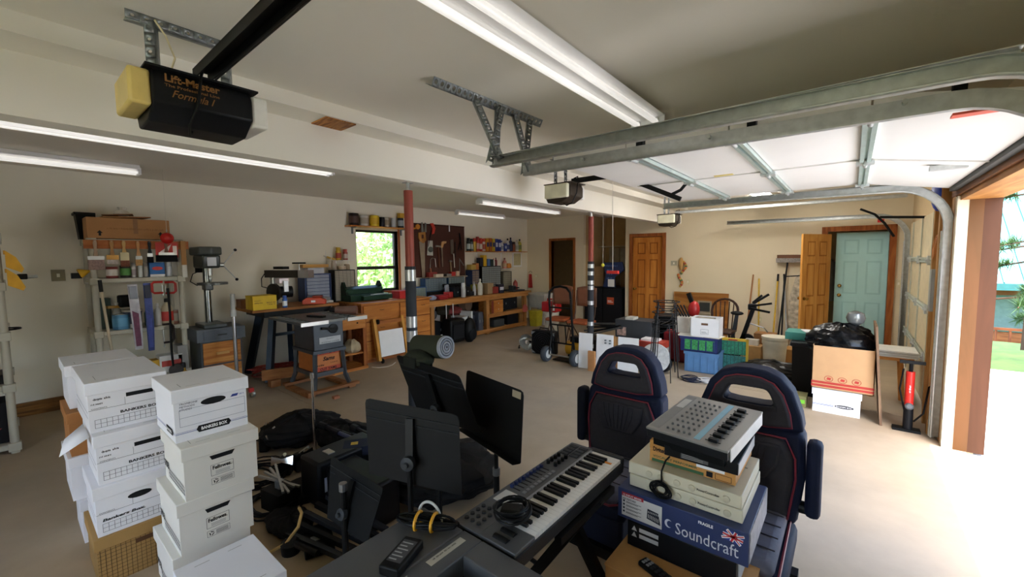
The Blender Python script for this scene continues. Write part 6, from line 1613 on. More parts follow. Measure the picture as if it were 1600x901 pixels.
# ================================================================ foreground
BOXW = mat('e8e8ec', .7, var=.03, scale=3)
BOXW2 = mat('dedbd2', .7, var=.03, scale=3)
def bankers(label, x1, y0, z0, style, L=.41, Wd=.335, H=.267, m=None, rz=0, dx=0):
    """file box, printed end towards +x (at x1), long side towards -y (at y0)"""
    m = m or BOXW
    t = thing('file_box', label, 'box', (x1, y0, z0), rz)
    MB().b(-L + .012, -.012, .010, Wd - .010, 0, H - .02).build('body', m, t)
    MB().b(-L, 0, 0, Wd, H - .065, H).build('lid', m, t, bevel=.003)
    MB().b(-L * .30, -L * .12, .05, .0515, H + .0, H + .001).build('lid_slot', GREY, t)
    for a, b in ((.07, .13), (Wd - .13, Wd - .07)):
        PR((0, 0, H), (1, 0, 0), (0, 1, 0), .0006).rect(-.05, a, -.047, b).rect(-L + .05, a, -L + .053, b).build(mat('8b8a86', .7), t, 'tab_slot')
    f = (-.012 + .0005, .0, 0)
    def fr(off=.001): return PR((-.012, .01, 0), (0, 1, 0), (0, 0, 1), off)
    wv = Wd - .02
    hole = fr(.0015)
    if style in ('grid', 'grid2'):
        hole.ell(wv * .55, H * .62, .05, .017) if style == 'grid2' else hole.rect(wv * .47, H * .60, wv * .83, H * .68)
        hole.build(INK, t, 'handle_hole')
        p = fr()
        for k in range(3): p.rect(.02, .02 + .022 * k, wv, .0215 + .022 * k)
        for k in range(14): p.rect(.02 + .0225 * k, .02, .0215 + .0225 * k, .065)
        p.rect(.0, .118, wv, .1195).rect(wv * .45, .118, wv * .454, .16)
        p.build(mat('3a3a42', .7), t)
        text('BANKERS BOX' if style == 'grid' else 'Bankers Box.', .02, INK, t, (-.0118, .13 if style == 'grid' else .03, .077), (0, 1, 0), (0, 0, 1), bold=.03, shear=0 if style == 'grid' else .2, width=.17)
        text('CONTENTS', .009, INK, t, (-.0118, .02, .122), (0, 1, 0), (0, 0, 1), width=.06)
        if style == 'grid':
            marks(INK, t, (-.0118, .03, .168), (0, 1, 0), (0, 0, 1), .07, .014, 8, 'handwriting')
            marks(INK, t, (-.0118, .02, .145), (0, 1, 0), (0, 0, 1), .045, .01, 9, 'handwriting')
        q = PR((-L + .012, .010, 0), (1, 0, 0), (0, 0, 1))
        for k in range(2): q.rect(.03, .07 + .03 * k, L - .06, .0735 + .03 * k)
        q.build(mat('8a8a96', .7), t, 'side_print')
    elif style == 'oval':
        hole.ell(wv * .52, H * .66, .055, .018).build(INK, t, 'handle_hole')
        p = fr(); p.frame(.02, .075, wv - .01, .16, .0014).rect(.02, .118, wv - .01, .1194)
        p.build(mat('6d7388', .7), t)
        p = fr(); p.rect(0, .040, wv, .0425).rect(0, .047, wv, .0485); p.build(mat('3d4f9a', .7), t, 'stripe')
        fr(.0014).poly([(wv * .76, .172), (wv * .86, .172), (wv * .88, .185), (wv * .79, .185)]).build(mat('2f4190', .7), t, 'blue_mark')
        marks(mat('3d4f9a', .7), t, (-.012, wv * .92, .175), (0, 1, 0), (0, 0, 1), .022, .008, 4)
        p = fr(.0016); p.poly([(wv * .3, .028), (wv * .72, .028), (wv * .75, .045), (wv * .72, .062), (wv * .3, .062), (wv * .27, .045)]).build(INK, t, 'logo_plate')
        text('BANKERS BOX', .022, WHITE, t, (-.0095, wv * .33 + .01, .038), (0, 1, 0), (0, 0, 1), bold=.03, width=wv * .36)
        for k, s in enumerate(('TROMBONE', 'METHODS', 'ETUDES')):
            text(s, .013, mat('2a2d44', .7), t, (-.0118, .03, .185 - .015 * k), (0, 1, 0), (0, 0, 1), shear=.2, width=.075 - .012 * k)
        q = PR((-L + .012, .010, 0), (1, 0, 0), (0, 0, 1)); q.rect(0, .040, L - .024, .0425).rect(0, .047, L - .024, .0485).build(mat('3d4f9a', .7), t, 'stripe')
        q = PR((-L + .012, .010, 0), (1, 0, 0), (0, 0, 1), .0016); q.poly([(L * .55, .028), (L * .83, .028), (L * .86, .045), (L * .83, .062), (L * .55, .062), (L * .52, .045)]).build(INK, t, 'logo_plate')
        text('BANKERS', .02, WHITE, t, (-L * .42, .008, .038), (1, 0, 0), (0, 0, 1), bold=.03, width=L * .24)
    elif style == 'fell':
        hole.poly([(wv * .36, H * .63), (wv * .64, H * .63), (wv * .68, H * .71), (wv * .33, H * .71)]).build(INK, t, 'handle_hole')
        p = fr(); p.frame(wv * .34, .085, wv * .65, .14, .0016)
        for k in range(3): p.rect(wv * .4, .092 + .006 * k, wv * .6, .0935 + .006 * k)
        p.frame(wv * .34, .04, wv * .65, .07, .0014)
        for k in range(4): p.rect(wv * .46, .045 + .0055 * k, wv * .63, .0475 + .0055 * k)
        p.build(mat('4a4a4c', .7), t)
        text('Fellowes.', .026, INK, t, (-.0118, wv * .36 + .01, .116), (0, 1, 0), (0, 0, 1), bold=.03, width=wv * .26)
        for k in range(3):
            a = k * 2 * PI / 3 + .5; c0 = Vector((wv * .4, .055))
            p = fr(.0016); p.poly([(c0.x + .013 * math.cos(a), c0.y + .013 * math.sin(a)), (c0.x + .013 * math.cos(a + 1.5), c0.y + .013 * math.sin(a + 1.5)), (c0.x + .007 * math.cos(a + 1.5), c0.y + .007 * math.sin(a + 1.5)), (c0.x + .007 * math.cos(a), c0.y + .007 * math.sin(a))]).build(INK, t, 'recycle_mark')
        q = PR((-L + .012, .010, 0), (1, 0, 0), (0, 0, 1))
        for k in range(3): q.rect(.08, .03 + .02 * k, L - .03, .0335 + .02 * k)
        for k in range(12): q.rect(.08 + .0265 * k, .03, .085 + .0265 * k, .072)
        q.build(mat('45454f', .7), t, 'side_print')
        text('703', .05, INK, t, (-L + .015, .009, .07), (1, 0, 0), (0, 0, 1), bold=.03, width=.09)
    return t
# stack B (right hand stack)
ZS = [0, .2675, .535, .8025]
bankers('lowest box in the right hand stack, lid partly covered', -2.47, .425, ZS[0], 'fell', m=BOXW2)
bankers('second box from the floor in the right hand stack', -2.45, .45, ZS[1], 'fell', m=BOXW2)
bankers('third box from the floor in the right hand stack, wide tan end', -2.44, .48, ZS[2], 'fell', m=BOXW2)
bankers('top box of the right hand stack with oval handle and blue stripes', -2.53, .475, ZS[3], 'oval')
t = bankers('single low white box at the bottom edge in front of the right hand stack', -1.975, .41, 0, 'plain', m=BOXW)
# stack A (left hand stack)
kraft = mat('a5814a', .8, var=.05)
t = bankers('tan gridded carton at the foot of the left hand stack', -2.96, .205, 0, 'plain', m=kraft)
p_ = PR((-.012, .01, 0), (0, 1, 0), (0, 0, 1))
for k in range(15): p_.rect(.02 * k + .01, .0, .02 * k + .0122, .2)
for k in range(10): p_.rect(0, .02 * k + .005, .315, .02 * k + .0072)
p_.build(mat('5a4526', .8), t, 'grid_print')
q_ = PR((-.398, .010, 0), (1, 0, 0), (0, 0, 1))
for k in range(19): q_.rect(.02 * k + .005, 0, .02 * k + .0072, .2)
for k in range(10): q_.rect(0, .02 * k + .005, .386, .02 * k + .0072)
q_.build(mat('7a6338', .8), t, 'grid_print')
PR((-.012, .01, 0), (0, 1, 0), (0, 0, 1), .002).rect(.15, .165, .25, .19).build(mat('5a3a1c', .8), t, 'handle_hole')
bankers('second box from the floor in the left hand stack with round handle', -2.965, .215, ZS[1], 'grid2')
bankers('third box from the floor in the left hand stack with torn flap', -2.98, .235, ZS[2], 'grid')
bankers('long top box of the left hand stack with handwriting', -3.04, .225, ZS[3], 'grid', L=.60)
# boxes behind stack A
bankers('white box on the floor behind the left hand stack', -3.52, .20, 0, 'plain')
bankers('white box resting on the floor box behind the left hand stack', -3.55, .17, ZS[1], 'plain')
bankers('orange brown carton behind the left hand stack', -3.56, .18, ZS[2], 'plain', m=mat('a8703c', .8))
bankers('white box at the top behind the left hand stack', -3.655, .195, ZS[3], 'plain')
fl_ = thing('paper_flap', 'torn white paper flap sticking out of the left hand stack', 'paper', (-2.99, .228, .80))
MB().add([(-.02, 0, .0), (-.30, 0, .0), (-.2, -.08, -.035), (-.04, -.11, -.07)], [(0, 1, 2, 3)]).build('sheet', BOXW, fl_).modifiers.new('thick', 'SOLIDIFY').thickness = .002
# ---------------------------------------------------------------- points by pixel and depth
def CZ(px, py, zc):
    v = ((px - 800) / F * zc, (py - 450.5) / F * zc, zc)
    return Vector([sum(RM[j][q] * v[q] for q in range(3)) for j in range(3)]) + Vector((0, 0, CAMH))
MSB = mat('0b0c0d', .55, var=.2)
def music_stand(label, TL, TR, BR, BL, flip, base=True, pole_to=None, sticker=False):
    TL, TR, BR, BL = [Vector(q) for q in (TL, TR, BR, BL)]
    c = (TL + TR + BR + BL) / 4
    t = thing('music_stand', label, 'music stand', (c.x, c.y, 0), group='black music stands')
    o = Vector((c.x, c.y, 0))
    TL, TR, BR, BL = TL - o, TR - o, BR - o, BL - o
    n = (TR - TL).cross(BL - TL).normalized()       # points away from the viewer or to it
    view = Vector((0, 0, CAMH)) - c
    if n.dot(view) < 0: n = -n
    lipn = n if flip else -n                        # side that holds the music
    def bl(u, v): return TL.lerp(TR, u).lerp(BL.lerp(BR, u), v)
    poly = [bl(u, v) for u, v in ((.0, .07), (.012, .02), (.05, 0), (.95, 0), (.988, .02), (1, .07), (1, 1), (0, 1))]
    k = len(poly)
    MB().add(poly + [p - lipn * .004 for p in poly], [tuple(range(k)), tuple(range(2 * k - 1, k - 1, -1))] + [(i, i + k, (i + 1) % k + k, (i + 1) % k) for i in range(k)]).build('desk', MSB, t)
    lip = [BL, BR, BR + lipn * .05, BL + lipn * .05]
    MB().add(lip + [p - Vector((0, 0, .004)) for p in lip], [(0, 1, 2, 3), (7, 6, 5, 4), (0, 4, 5, 1), (1, 5, 6, 2), (2, 6, 7, 3), (3, 7, 4, 0)]).build('lip', MSB, t)
    back = -lipn
    for v in (.14, .24):
        MB().bar(bl(.01, v) + back * .006, bl(.99, v) + back * .006, .004, .006).build('crease', mat('1f2326', .4), t)
    m0, m1 = bl(.5, .15) + back * .012, bl(.5, .72) + back * .03
    MB().bar(m0, m1, .035, .02, up=lipn).build('spine', mat('0f1113', .4), t)
    piv = bl(.5, .68) + back * .035
    MB().lathe([(.03, 0), (.03, .025), (.012, .03), (.012, .045)], piv, back, n=16).build('pivot', DKGREY, t)
    foot = Vector((piv.x, piv.y, 0))
    MB().cyl(piv, (foot.x, foot.y, .45), .012, n=10).build('upper_tube', BLK, t)
    MB().cyl((foot.x, foot.y, .5), (foot.x, foot.y, .08), .017, n=10).build('lower_tube', BLK, t)
    MB().cyl((foot.x, foot.y, .5), (foot.x, foot.y, .54), .021, n=10).build('collar', mat('8f9294', .3, .8), t)
    for q in range(3):
        a = q * 2 * PI / 3 + .4
        MB().tube([(foot.x, foot.y, .14), (foot.x + .12 * math.cos(a), foot.y + .12 * math.sin(a), .09), (foot.x + .26 * math.cos(a), foot.y + .26 * math.sin(a), .012)], .012).build('foot', BLK, t)
    if sticker:
        s0 = [bl(u, v) + lipn * .002 for u, v in ((.84, .03), (.97, .03), (.97, .13), (.84, .13))]
        MB().add(s0, [(0, 1, 2, 3)]).build('sticker', mat('a89a80', .6), t)
    return t
music_stand('nearest black music stand seen from behind, upright desk', CZ(571, 621, 1.87), CZ(717, 648, 1.76), CZ(722, 773, 1.76), CZ(578, 739, 1.87), False)
music_stand('tilted black music stand under the rolled mat', CZ(619, 553, 2.5), CZ(718, 586, 2.2), CZ(752, 676, 2.25), CZ(656, 648, 2.55), False)
music_stand('black music stand facing the viewer with a tan sticker at its corner', CZ(729, 577, 2.5), CZ(818, 611, 2.08), CZ(813, 723, 2.05), CZ(725, 668, 2.45), True, sticker=True)
music_stand('low black music stand leaning beside the black cases', CZ(518, 712, 2.35), CZ(600, 762, 2.12), CZ(574, 850, 2.08), CZ(512, 808, 2.3), False)
# rolled mat and pack on the tilted stand
rm = thing('camp_mat', 'rolled grey sleeping mat lying on the tilted music stand', 'mat', tuple(CZ(672, 556, 2.5)))
ax = (CZ(697, 540, 2.42) - CZ(652, 538, 2.56)).normalized()
o0 = CZ(674, 541, 2.5) - rm.location
MB().cyl(o0 - ax * .12, o0 + ax * .11, .068, n=24).build('olive_cover', mat('2f3226', .8), rm)
for k, r_ in enumerate((.066, .05, .034, .018)):
    MB().lathe([(r_ - .013, 0), (r_ - .012, .018), (r_ - .001, .018), (r_, 0)], o0 + ax * .11, ax, n=24).build('mat_layer', mat('8f929c' if k % 2 == 0 else '7b7f8a', .8), rm)
pk = thing('camera_bag', 'olive black soft bag hanging over the tilted music stand', 'bag', tuple(CZ(655, 560, 2.46)))
MB().ball((0, 0, 0), (.11, .07, .055), 18, 12).build('body', mat('24271d', .85, bump=.3), pk)
MB().tube([(.06, 0, .03), (.1, .01, 0), (.11, 0, -.06), (.08, -.01, -.09)], .006).build('strap', BLK, pk)
MB().b(-.06, .05, -.07, -.06, -.04, .02).build('flap', mat('1b1d17', .8), pk)
# ---------------------------------------------------------------- keyboard controller on its stand
KX0, KX1, KY0, KY1, KZ = -1.085, -.80, .98, 1.80, .75
kb = thing('midi_keyboard', 'grey keyboard controller with white keys and rows of faders', 'keyboard', (0, 0, 0))
KG = mat('4b4d50', .45); KG2 = mat('2b2d30', .4)
MB().b(KX0, KX1, KY0, KY1, KZ - .07, KZ - .012).build('chassis', KG2, kb, bevel=.008)
MB().b(KX0, KX0 + .125, KY0, KY1, KZ - .012, KZ).build('control_panel', KG, kb, bevel=.003)
MB().b(KX0 + .125, KX0 + .14, KY0 + .2, KY1 - .03, KZ - .012, KZ + .004).build('light_strip', mat('8e939b', .4), kb)
MB().b(KX0 + .125, KX1, KY1 - .03, KY1 + .005, KZ - .06, KZ + .006).build('end_cheek', KG2, kb, bevel=.008)
MB().b(KX0 + .125, KX1 + .0, KY0, KY0 + .11, KZ - .012, KZ + .002).build('wheel_panel', KG, kb, bevel=.003)
for s_ in (.03, .07): MB().cyl((KX0 + .17, KY0 + s_, KZ - .004), (KX0 + .23, KY0 + s_, KZ - .004), .014, n=12).build('pitch_wheel', BLK, kb)
nk = 29
kw = (KY1 - .03 - (KY0 + .11)) / nk
for i in range(nk):
    y = KY0 + .11 + kw * i
    MB().b(KX0 + .14, KX1 - .004, y + .0007, y + kw - .0007, KZ - .03, KZ + .002).build('white_key', mat('e4e4e2', .3, var=.02), kb)
    if i % 7 in (0, 1, 3, 4, 5) and i < nk - 1:
        MB().b(KX0 + .142, KX0 + .235, y + kw - .007, y + kw + .007, KZ - .01, KZ + .013).build('black_key', mat('101012', .3), kb, bevel=.002)
for i in range(9):
    y = KY0 + .30 + .026 * i
    MB().b(KX0 + .02, KX0 + .07, y - .003, y + .003, KZ, KZ + .001).build('fader_slot', BLK, kb)
    MB().b(KX0 + .022, KX0 + .034, y - .006, y + .006, KZ, KZ + .014).build('fader_cap', mat('1d2c5a', .4), kb)
    MB().b(KX0 + .085, KX0 + .10, y - .008, y + .008, KZ, KZ + .004).build('button', mat('77797c', .4), kb)
for i in range(4):
    for j in range(2): MB().lathe([(.009, 0), (.008, .016)], (KX0 + .03 + .04 * j, KY0 + .56 + .03 * i, KZ), n=12).build('knob', BLK, kb)
for i in range(4):
    for j in range(2): MB().b(KX0 + .016 + .052 * j, KX0 + .06 + .052 * j, KY0 + .69 + .03 * i - .012, KY0 + .69 + .03 * i + .012, KZ, KZ + .005).build('drum_pad', mat('37393c', .6), kb, bevel=.002)
for i in range(4):
    for j in range(3): MB().lathe([(.009, 0), (.008, .006)], (KX0 + .025 + .03 * j, KY0 + .04 + .03 * i, KZ), n=10).build('keypad_button', mat('26282a', .4), kb)
MB().b(KX0 + .02, KX0 + .08, KY0 + .19, KY0 + .27, KZ, KZ + .002).build('display', mat('b9bab6', .3), kb)
MB().b(KX1 - .07, KX1 - .02, KY1 - .10, KY1 - .085, KZ + .002, KZ + .003).build('orange_sticker', mat('e08a1c', .5), kb)
sd = thing('keyboard_stand', 'black folding stand under the keyboard controller', 'stand', (-.94, 1.45, 0))
for s_ in (-1, 1): MB().bar((-.14 * s_, .12 + .02 * s_, .675), (.30 * s_, .12 + .02 * s_, .02), .035, .05).build('cross_leg', BLK, sd)
for s_ in (-1, 1): MB().bar((-.14 * s_, -.22, .66), (-.14 * s_, .22, .66), .03, .03).build('support_rail', BLK, sd)
for s_ in (-1, 1): MB().bar((.3 * s_, -.22, .02), (.3 * s_, .26, .02), .035, .035).build('floor_bar', BLK, sd)
ad = thing('power_adapter', 'black power adapter wrapped in its cable lying on the keyboard', 'adapter', tuple(CZ(800, 795, 1.48)))
ad.location.z = KZ + .016
MB().box((0, 0, .028), (.08, .06, .045), .5).build('brick', BLK, ad, bevel=.01)
random.seed(5)
for k in range(7): MB().tube(arc((.005 * math.sin(k), 0, .035 + .003 * k), .062 + .003 * (k % 3), 0, 2 * PI, 20, (math.cos(.3 + k * .05), math.sin(.3), .12 * math.cos(k)), (-math.sin(.3), math.cos(.3), .2 * math.sin(k))), .0032, 5).build('cable_loop', BLK, ad)
# ---------------------------------------------------------------- dark case in front with power supply
CS = mat('4c4e51', .4, var=.05)
CX0, CX1, CY0, CY1, CZt = -1.24, -.60, .45, .965, .75
cs = thing('equipment_case', 'large dark grey equipment case at the bottom of the picture', 'case', (0, 0, 0))
MB().b(CX0, CX1, CY0, CY1, .0, .66).build('lower_body', mat('1b1c1f', .5), cs)
MB().b(CX0, -1.02, CY0, CY1, .66, CZt).build('lid_panel', CS, cs, bevel=.006)
RX0, RX1 = -.93, -.70
MB().b(-1.018, RX0, CY0, CY1, .66, CZt).build('deck_panel', CS, cs, bevel=.004)
MB().b(RX0, CX1, CY1 - .09, CY1, .66, CZt).build('rear_panel', CS, cs, bevel=.004)
MB().b(RX1, CX1, CY0, CY1 - .09, .66, CZt - .03).build('side_panel', CS, cs, bevel=.004)
MB().b(RX0, RX1, CY0, CY1 - .09, .66, .68).build('recess_floor', mat('17181a', .5), cs)
PR((-1.0, .78, CZt), (0, 1, 0), (-1, 0, 0), .0012).rect(0, 0, .15, -.028).build(mat('b3b1a6', .5), cs, 'label_strip')
marks(INK, cs, (-.985, .80, CZt + .001), (0, 1, 0), (-1, 0, 0), .1, .008, 3)
PR((-1.0, .62, CZt), (0, 1, 0), (-1, 0, 0), .0012).rect(0, .0, .09, -.004).rect(0, -.05, .06, -.065).build(mat('b3b1a6', .5), cs, 'label_strip')
ps = thing('power_supply', 'black laptop power supply with spec label on the dark case', 'adapter', tuple(P(632, 872, z=CZt + .002)), .35)
MB().b(-.035, .035, -.085, .06, 0, .032).build('brick', BLK, ps, bevel=.006)
PR((-.025, -.06, .032), (1, 0, 0), (0, 1, 0), .001).rect(0, 0, .05, .10).build(mat('3d4044', .5), ps, 'spec_label')
for k in range(6): PR((-.025, -.06, .032), (1, 0, 0), (0, 1, 0), .0016).rect(.004, .008 + .015 * k, .03 + .012 * (k % 2), .013 + .015 * k).build(mat('a9abad', .6), ps)
cc = thing('cable_bundle', 'bundled black cable with two yellow ties on the dark case', 'cable', tuple(P(668, 822, z=CZt + .002)), .5)
random.seed(3)
for k in range(9):
    o = .004 * k
    pts = [(.11 * math.cos(a) * (1 + .04 * math.sin(k)), (.02 + .004 * (k % 4)) * math.sin(a) + .003 * math.sin(5 * a + k), .012 + .004 * (k % 5) + .006 * math.cos(2 * a + k)) for a in [i * PI / 12 for i in range(24)]]
    MB().tube(pts, .0038, 5, closed=True).build('cable_loop', BLK, cc)
for x in (-.035, .025): MB().tube(arc((x, 0, .018), .036, 0, 2 * PI, 16, (0, 1, 0), (0, 0, .72)), .006, 6, closed=True).build('yellow_tie', mat('e0a21c', .5), cc)
wc_ = thing('usb_cable', 'grey cable end arching up behind the dark case', 'cable', tuple(P(705, 800, z=CZt)))
wc_.location.z = CZt
wc_.location.x = -1.16; wc_.location.y = .93
MB().tube(arc((.0, 0, .01), .05, PI, 0, 14, (.9, .25, 0), (0, 0, 1.1)), .005).build('cable', mat('b9bbb8', .5), wc_)
MB().box((.056, .012, .008), (.02, .02, .03)).build('plug', mat('c9c5b0', .5), wc_)
cp = thing('clear_organizer', 'clear plastic device case lying in the recess of the dark case', 'case', (-.815, .72, .682), .2)
MB().b(-.10, .10, -.09, .09, 0, .02).build('base', mat('26282b', .4), cp, bevel=.005)
MB().b(-.095, .095, -.085, .085, .02, .06).build('clear_lid', mat('9da3a6', .12, alpha=.45), cp, bevel=.012)
MB().ball((.0, .02, .04), (.06, .04, .012)).build('disc', mat('c9ccce', .3), cp)
coil('thin black wire coil in the recess of the dark case', (-.885, .60, .682), '101012', .03, 6, 7)
# ---------------------------------------------------------------- floor clutter
hc = thing('instrument_case', 'black instrument case with white label on the floor', 'case', tuple(P(500, 800, z=0)), .05)
MB().b(-.25, .0, 0, .5, .01, .33).build('shell', mat('111317', .4), hc, bevel=.02)
MB().b(.0, .5, .05, .28, .01, .30).build('front_shell', mat('0e0f12', .45), hc, bevel=.02)
PR((.0, .02, .12), (0, 1, 0), (0, 0, 1), .002).rect(0.02, 0, .07, .10).build(mat('b9c1d6', .5), hc, 'label_sticker')
for x, y in ((.08, .1), (.3, .1)): MB().b(x, x + .06, y - .052, y - .045, .2, .23).build('latch', mat('c9b48a', .3, .9), hc)
MB().b(-.16, -.08, .12, .17, .33, .336).build('handle_plate', mat('c9c4b8', .3, .9), hc)
def lump(label, px, py, sx, sy_, sz, seed, col='0f1012', name='gig_bag'):
    return fold_bag(name, label, P(px, py, z=0), sx, sy_, sz, col, seed, rough=.7)
lump('black drum hardware bag at the back of the floor clutter', 468, 684, .28, .36, .13, 21)
lump('long black gig bag lying behind the chrome pole', 545, 700, .42, .2, .125, 22)
lump('soft black bag in front of the instrument case', 455, 825, .2, .12, .05, 23)
lump('crumpled black cover on the floor below the nearest music stand', 700, 760, .35, .4, .16, 24)
coil('thick black cable coil beside the right hand box stack', P(405, 745, z=0), '121316', .2, 7, 5)
coil('second black cable coil near the microphone stands', P(425, 790, z=0), '15161a', .17, 5, 6)
cpz = P(493, 716, z=0)
t = thing('chrome_stand', 'chrome telescoping pole standing among the black bags', 'stand', tuple(cpz))
MB().cyl((0, 0, .01), (0, 0, .72), .011, n=12).build('lower_tube', CHROME, t)
MB().cyl((0, 0, .70), (0, 0, .745), .018, n=12).build('clutch', CHROME, t)
MB().lathe([(.17, 0), (.17, .012), (.03, .03)], n=24).build('round_base', BLK, t)
for k in range(4):
    px, py = ((430, 690), (447, 742), (470, 735), (415, 705))[k]
    p = P(px, py, z=0)
    t = thing('drum_clamp', ['chrome wing clamp at the left of the floor clutter', 'chrome wing nut clamp in the middle of the clutter', 'silver multi clamp beside the chrome pole', 'small chrome bracket near the cable coil'][k], 'clamp', tuple(p), k * .8); t.scale = (1.6, 1.6, 1.6)
    MB().box((0, 0, .05), (.06, .05, .09)).build('body', BLK2, t, bevel=.01)
    MB().prism([(-.05, -.02), (0, -.008), (.05, -.02), (.05, .02), (0, .008), (-.05, .02)], (0, -.03, .09), (1, 0, 0), (0, .3, 1), .008).build('wing_nut', CHROME, t)
    MB().cyl((0, 0, .09), (.02, -.05, .13), .008).build('stud', CHROME, t)
tp = thing('tripod', 'silver folded tripod legs lying on the floor clutter', 'tripod', tuple(P(440, 790, z=0)), .2)
for k in range(4): MB().bar((-.16, -.05 + .04 * k, .20 + .01 * k), (.12, .04 * (1.5 - k), .14 + .02 * (k % 2)), .014, .014).build('leg', mat('b9b9b4', .3, .8), tp)
MB().box((.0, 0, .16), (.05, .05, .05)).build('hub', GREY, tp)
MB().b(-.1, .1, -.08, .08, 0, .135).build('black_support', BLK, tp)
t = thing('rope', 'tan and white cord draped over the tripod', 'cord', tuple(P(470, 800, z=.17)))
MB().tube([(-.02, 0, .02), (.06, -.02, .03), (.1, -.06, -.02), (.07, -.12, -.1), (.0, -.18, -.15), (-.05, -.2, -.16)], .009).build('cord', mat('b9985a', .7), t)
def stick(label, a, b, r, col, tip, name='microphone_stand'):
    a, b = Vector(a), Vector(b)
    t = thing(name, label, 'stand', tuple(a))
    MB().cyl((0, 0, 0), b - a, r, n=10).build('tube', mat(col, .35), t)
    MB().cyl((b - a) * .9, (b - a) * 1.02, r * 1.5, n=10).build('end_grip', mat(tip, .4), t)
    MB().cyl((b - a) * .4, (b - a) * .5, r * 1.6, n=10).build('joint', mat(tip, .4), t)
stick('black tube stand pointing left at the back of the clutter', P(606, 702, z=.24), P(502, 664, z=.27), .02, '15161c', '101114')
stick('blue black tube stand beside the first one', P(616, 712, z=.25), P(522, 673, z=.28), .018, '2a2f52', '15161c')
stick('short black tube stand nearest the music stand', P(625, 703, z=.24), P(552, 668, z=.28), .022, '121318', '1c1d22')
t = carton('small black box with yellow logo on the black bags', P(560, 706, z=.26), .2, .14, .07, '1c2338', name='pedal_box', rz=-.6)
PR((-.02, -.05, .073), (1, 0, 0), (0, 1, 0), .001).rect(0, 0, .05, .05).build(mat('c9a22c', .5), t, 'logo')
t = thing('folded_tripod', 'black folded stand parts in the lower floor clutter', 'stand', tuple(P(520, 845, z=0)), .3)
for k in range(5): MB().bar((-.3 + .03 * k, -.1 + .06 * k, .05 + .03 * k), (.3, -.15 + .07 * k, .06), .03, .03).build('tube', BLK if k % 2 else mat('222428', .3), t)
t = thing('floor_pedal', 'flat black pedal with small white label near the bottom', 'pedal', tuple(P(497, 848, z=0)), -.35)
MB().b(-.12, .13, -.08, .08, 0, .05).build('body', BLK, t, bevel=.008)
PR((.0, -.04, .05), (1, 0, 0), (0, 1, 0), .001).rect(0, 0, .05, .05).build(mat('8f8f8c', .6), t, 'label_sticker')
t = thing('drum_throne', 'round black drum pad lying behind the cases', 'drum pad', tuple(P(478, 770, z=0)))
MB().lathe([(.15, 0), (.16, .01), (.16, .05), (.15, .06), (.02, .065)], n=26).build('pad', mat('1d1c1a', .7), t)
t = thing('cymbal_stand', 'round black foot end at the bottom of the clutter', 'stand', tuple(P(455, 862, z=0)))
MB().lathe([(.05, 0), (.055, .06), (.03, .08)], n=16).build('foot', BLK, t)
MB().cyl((0, 0, .06), (.2, .06, .05), .018).build('tube', BLK, t)
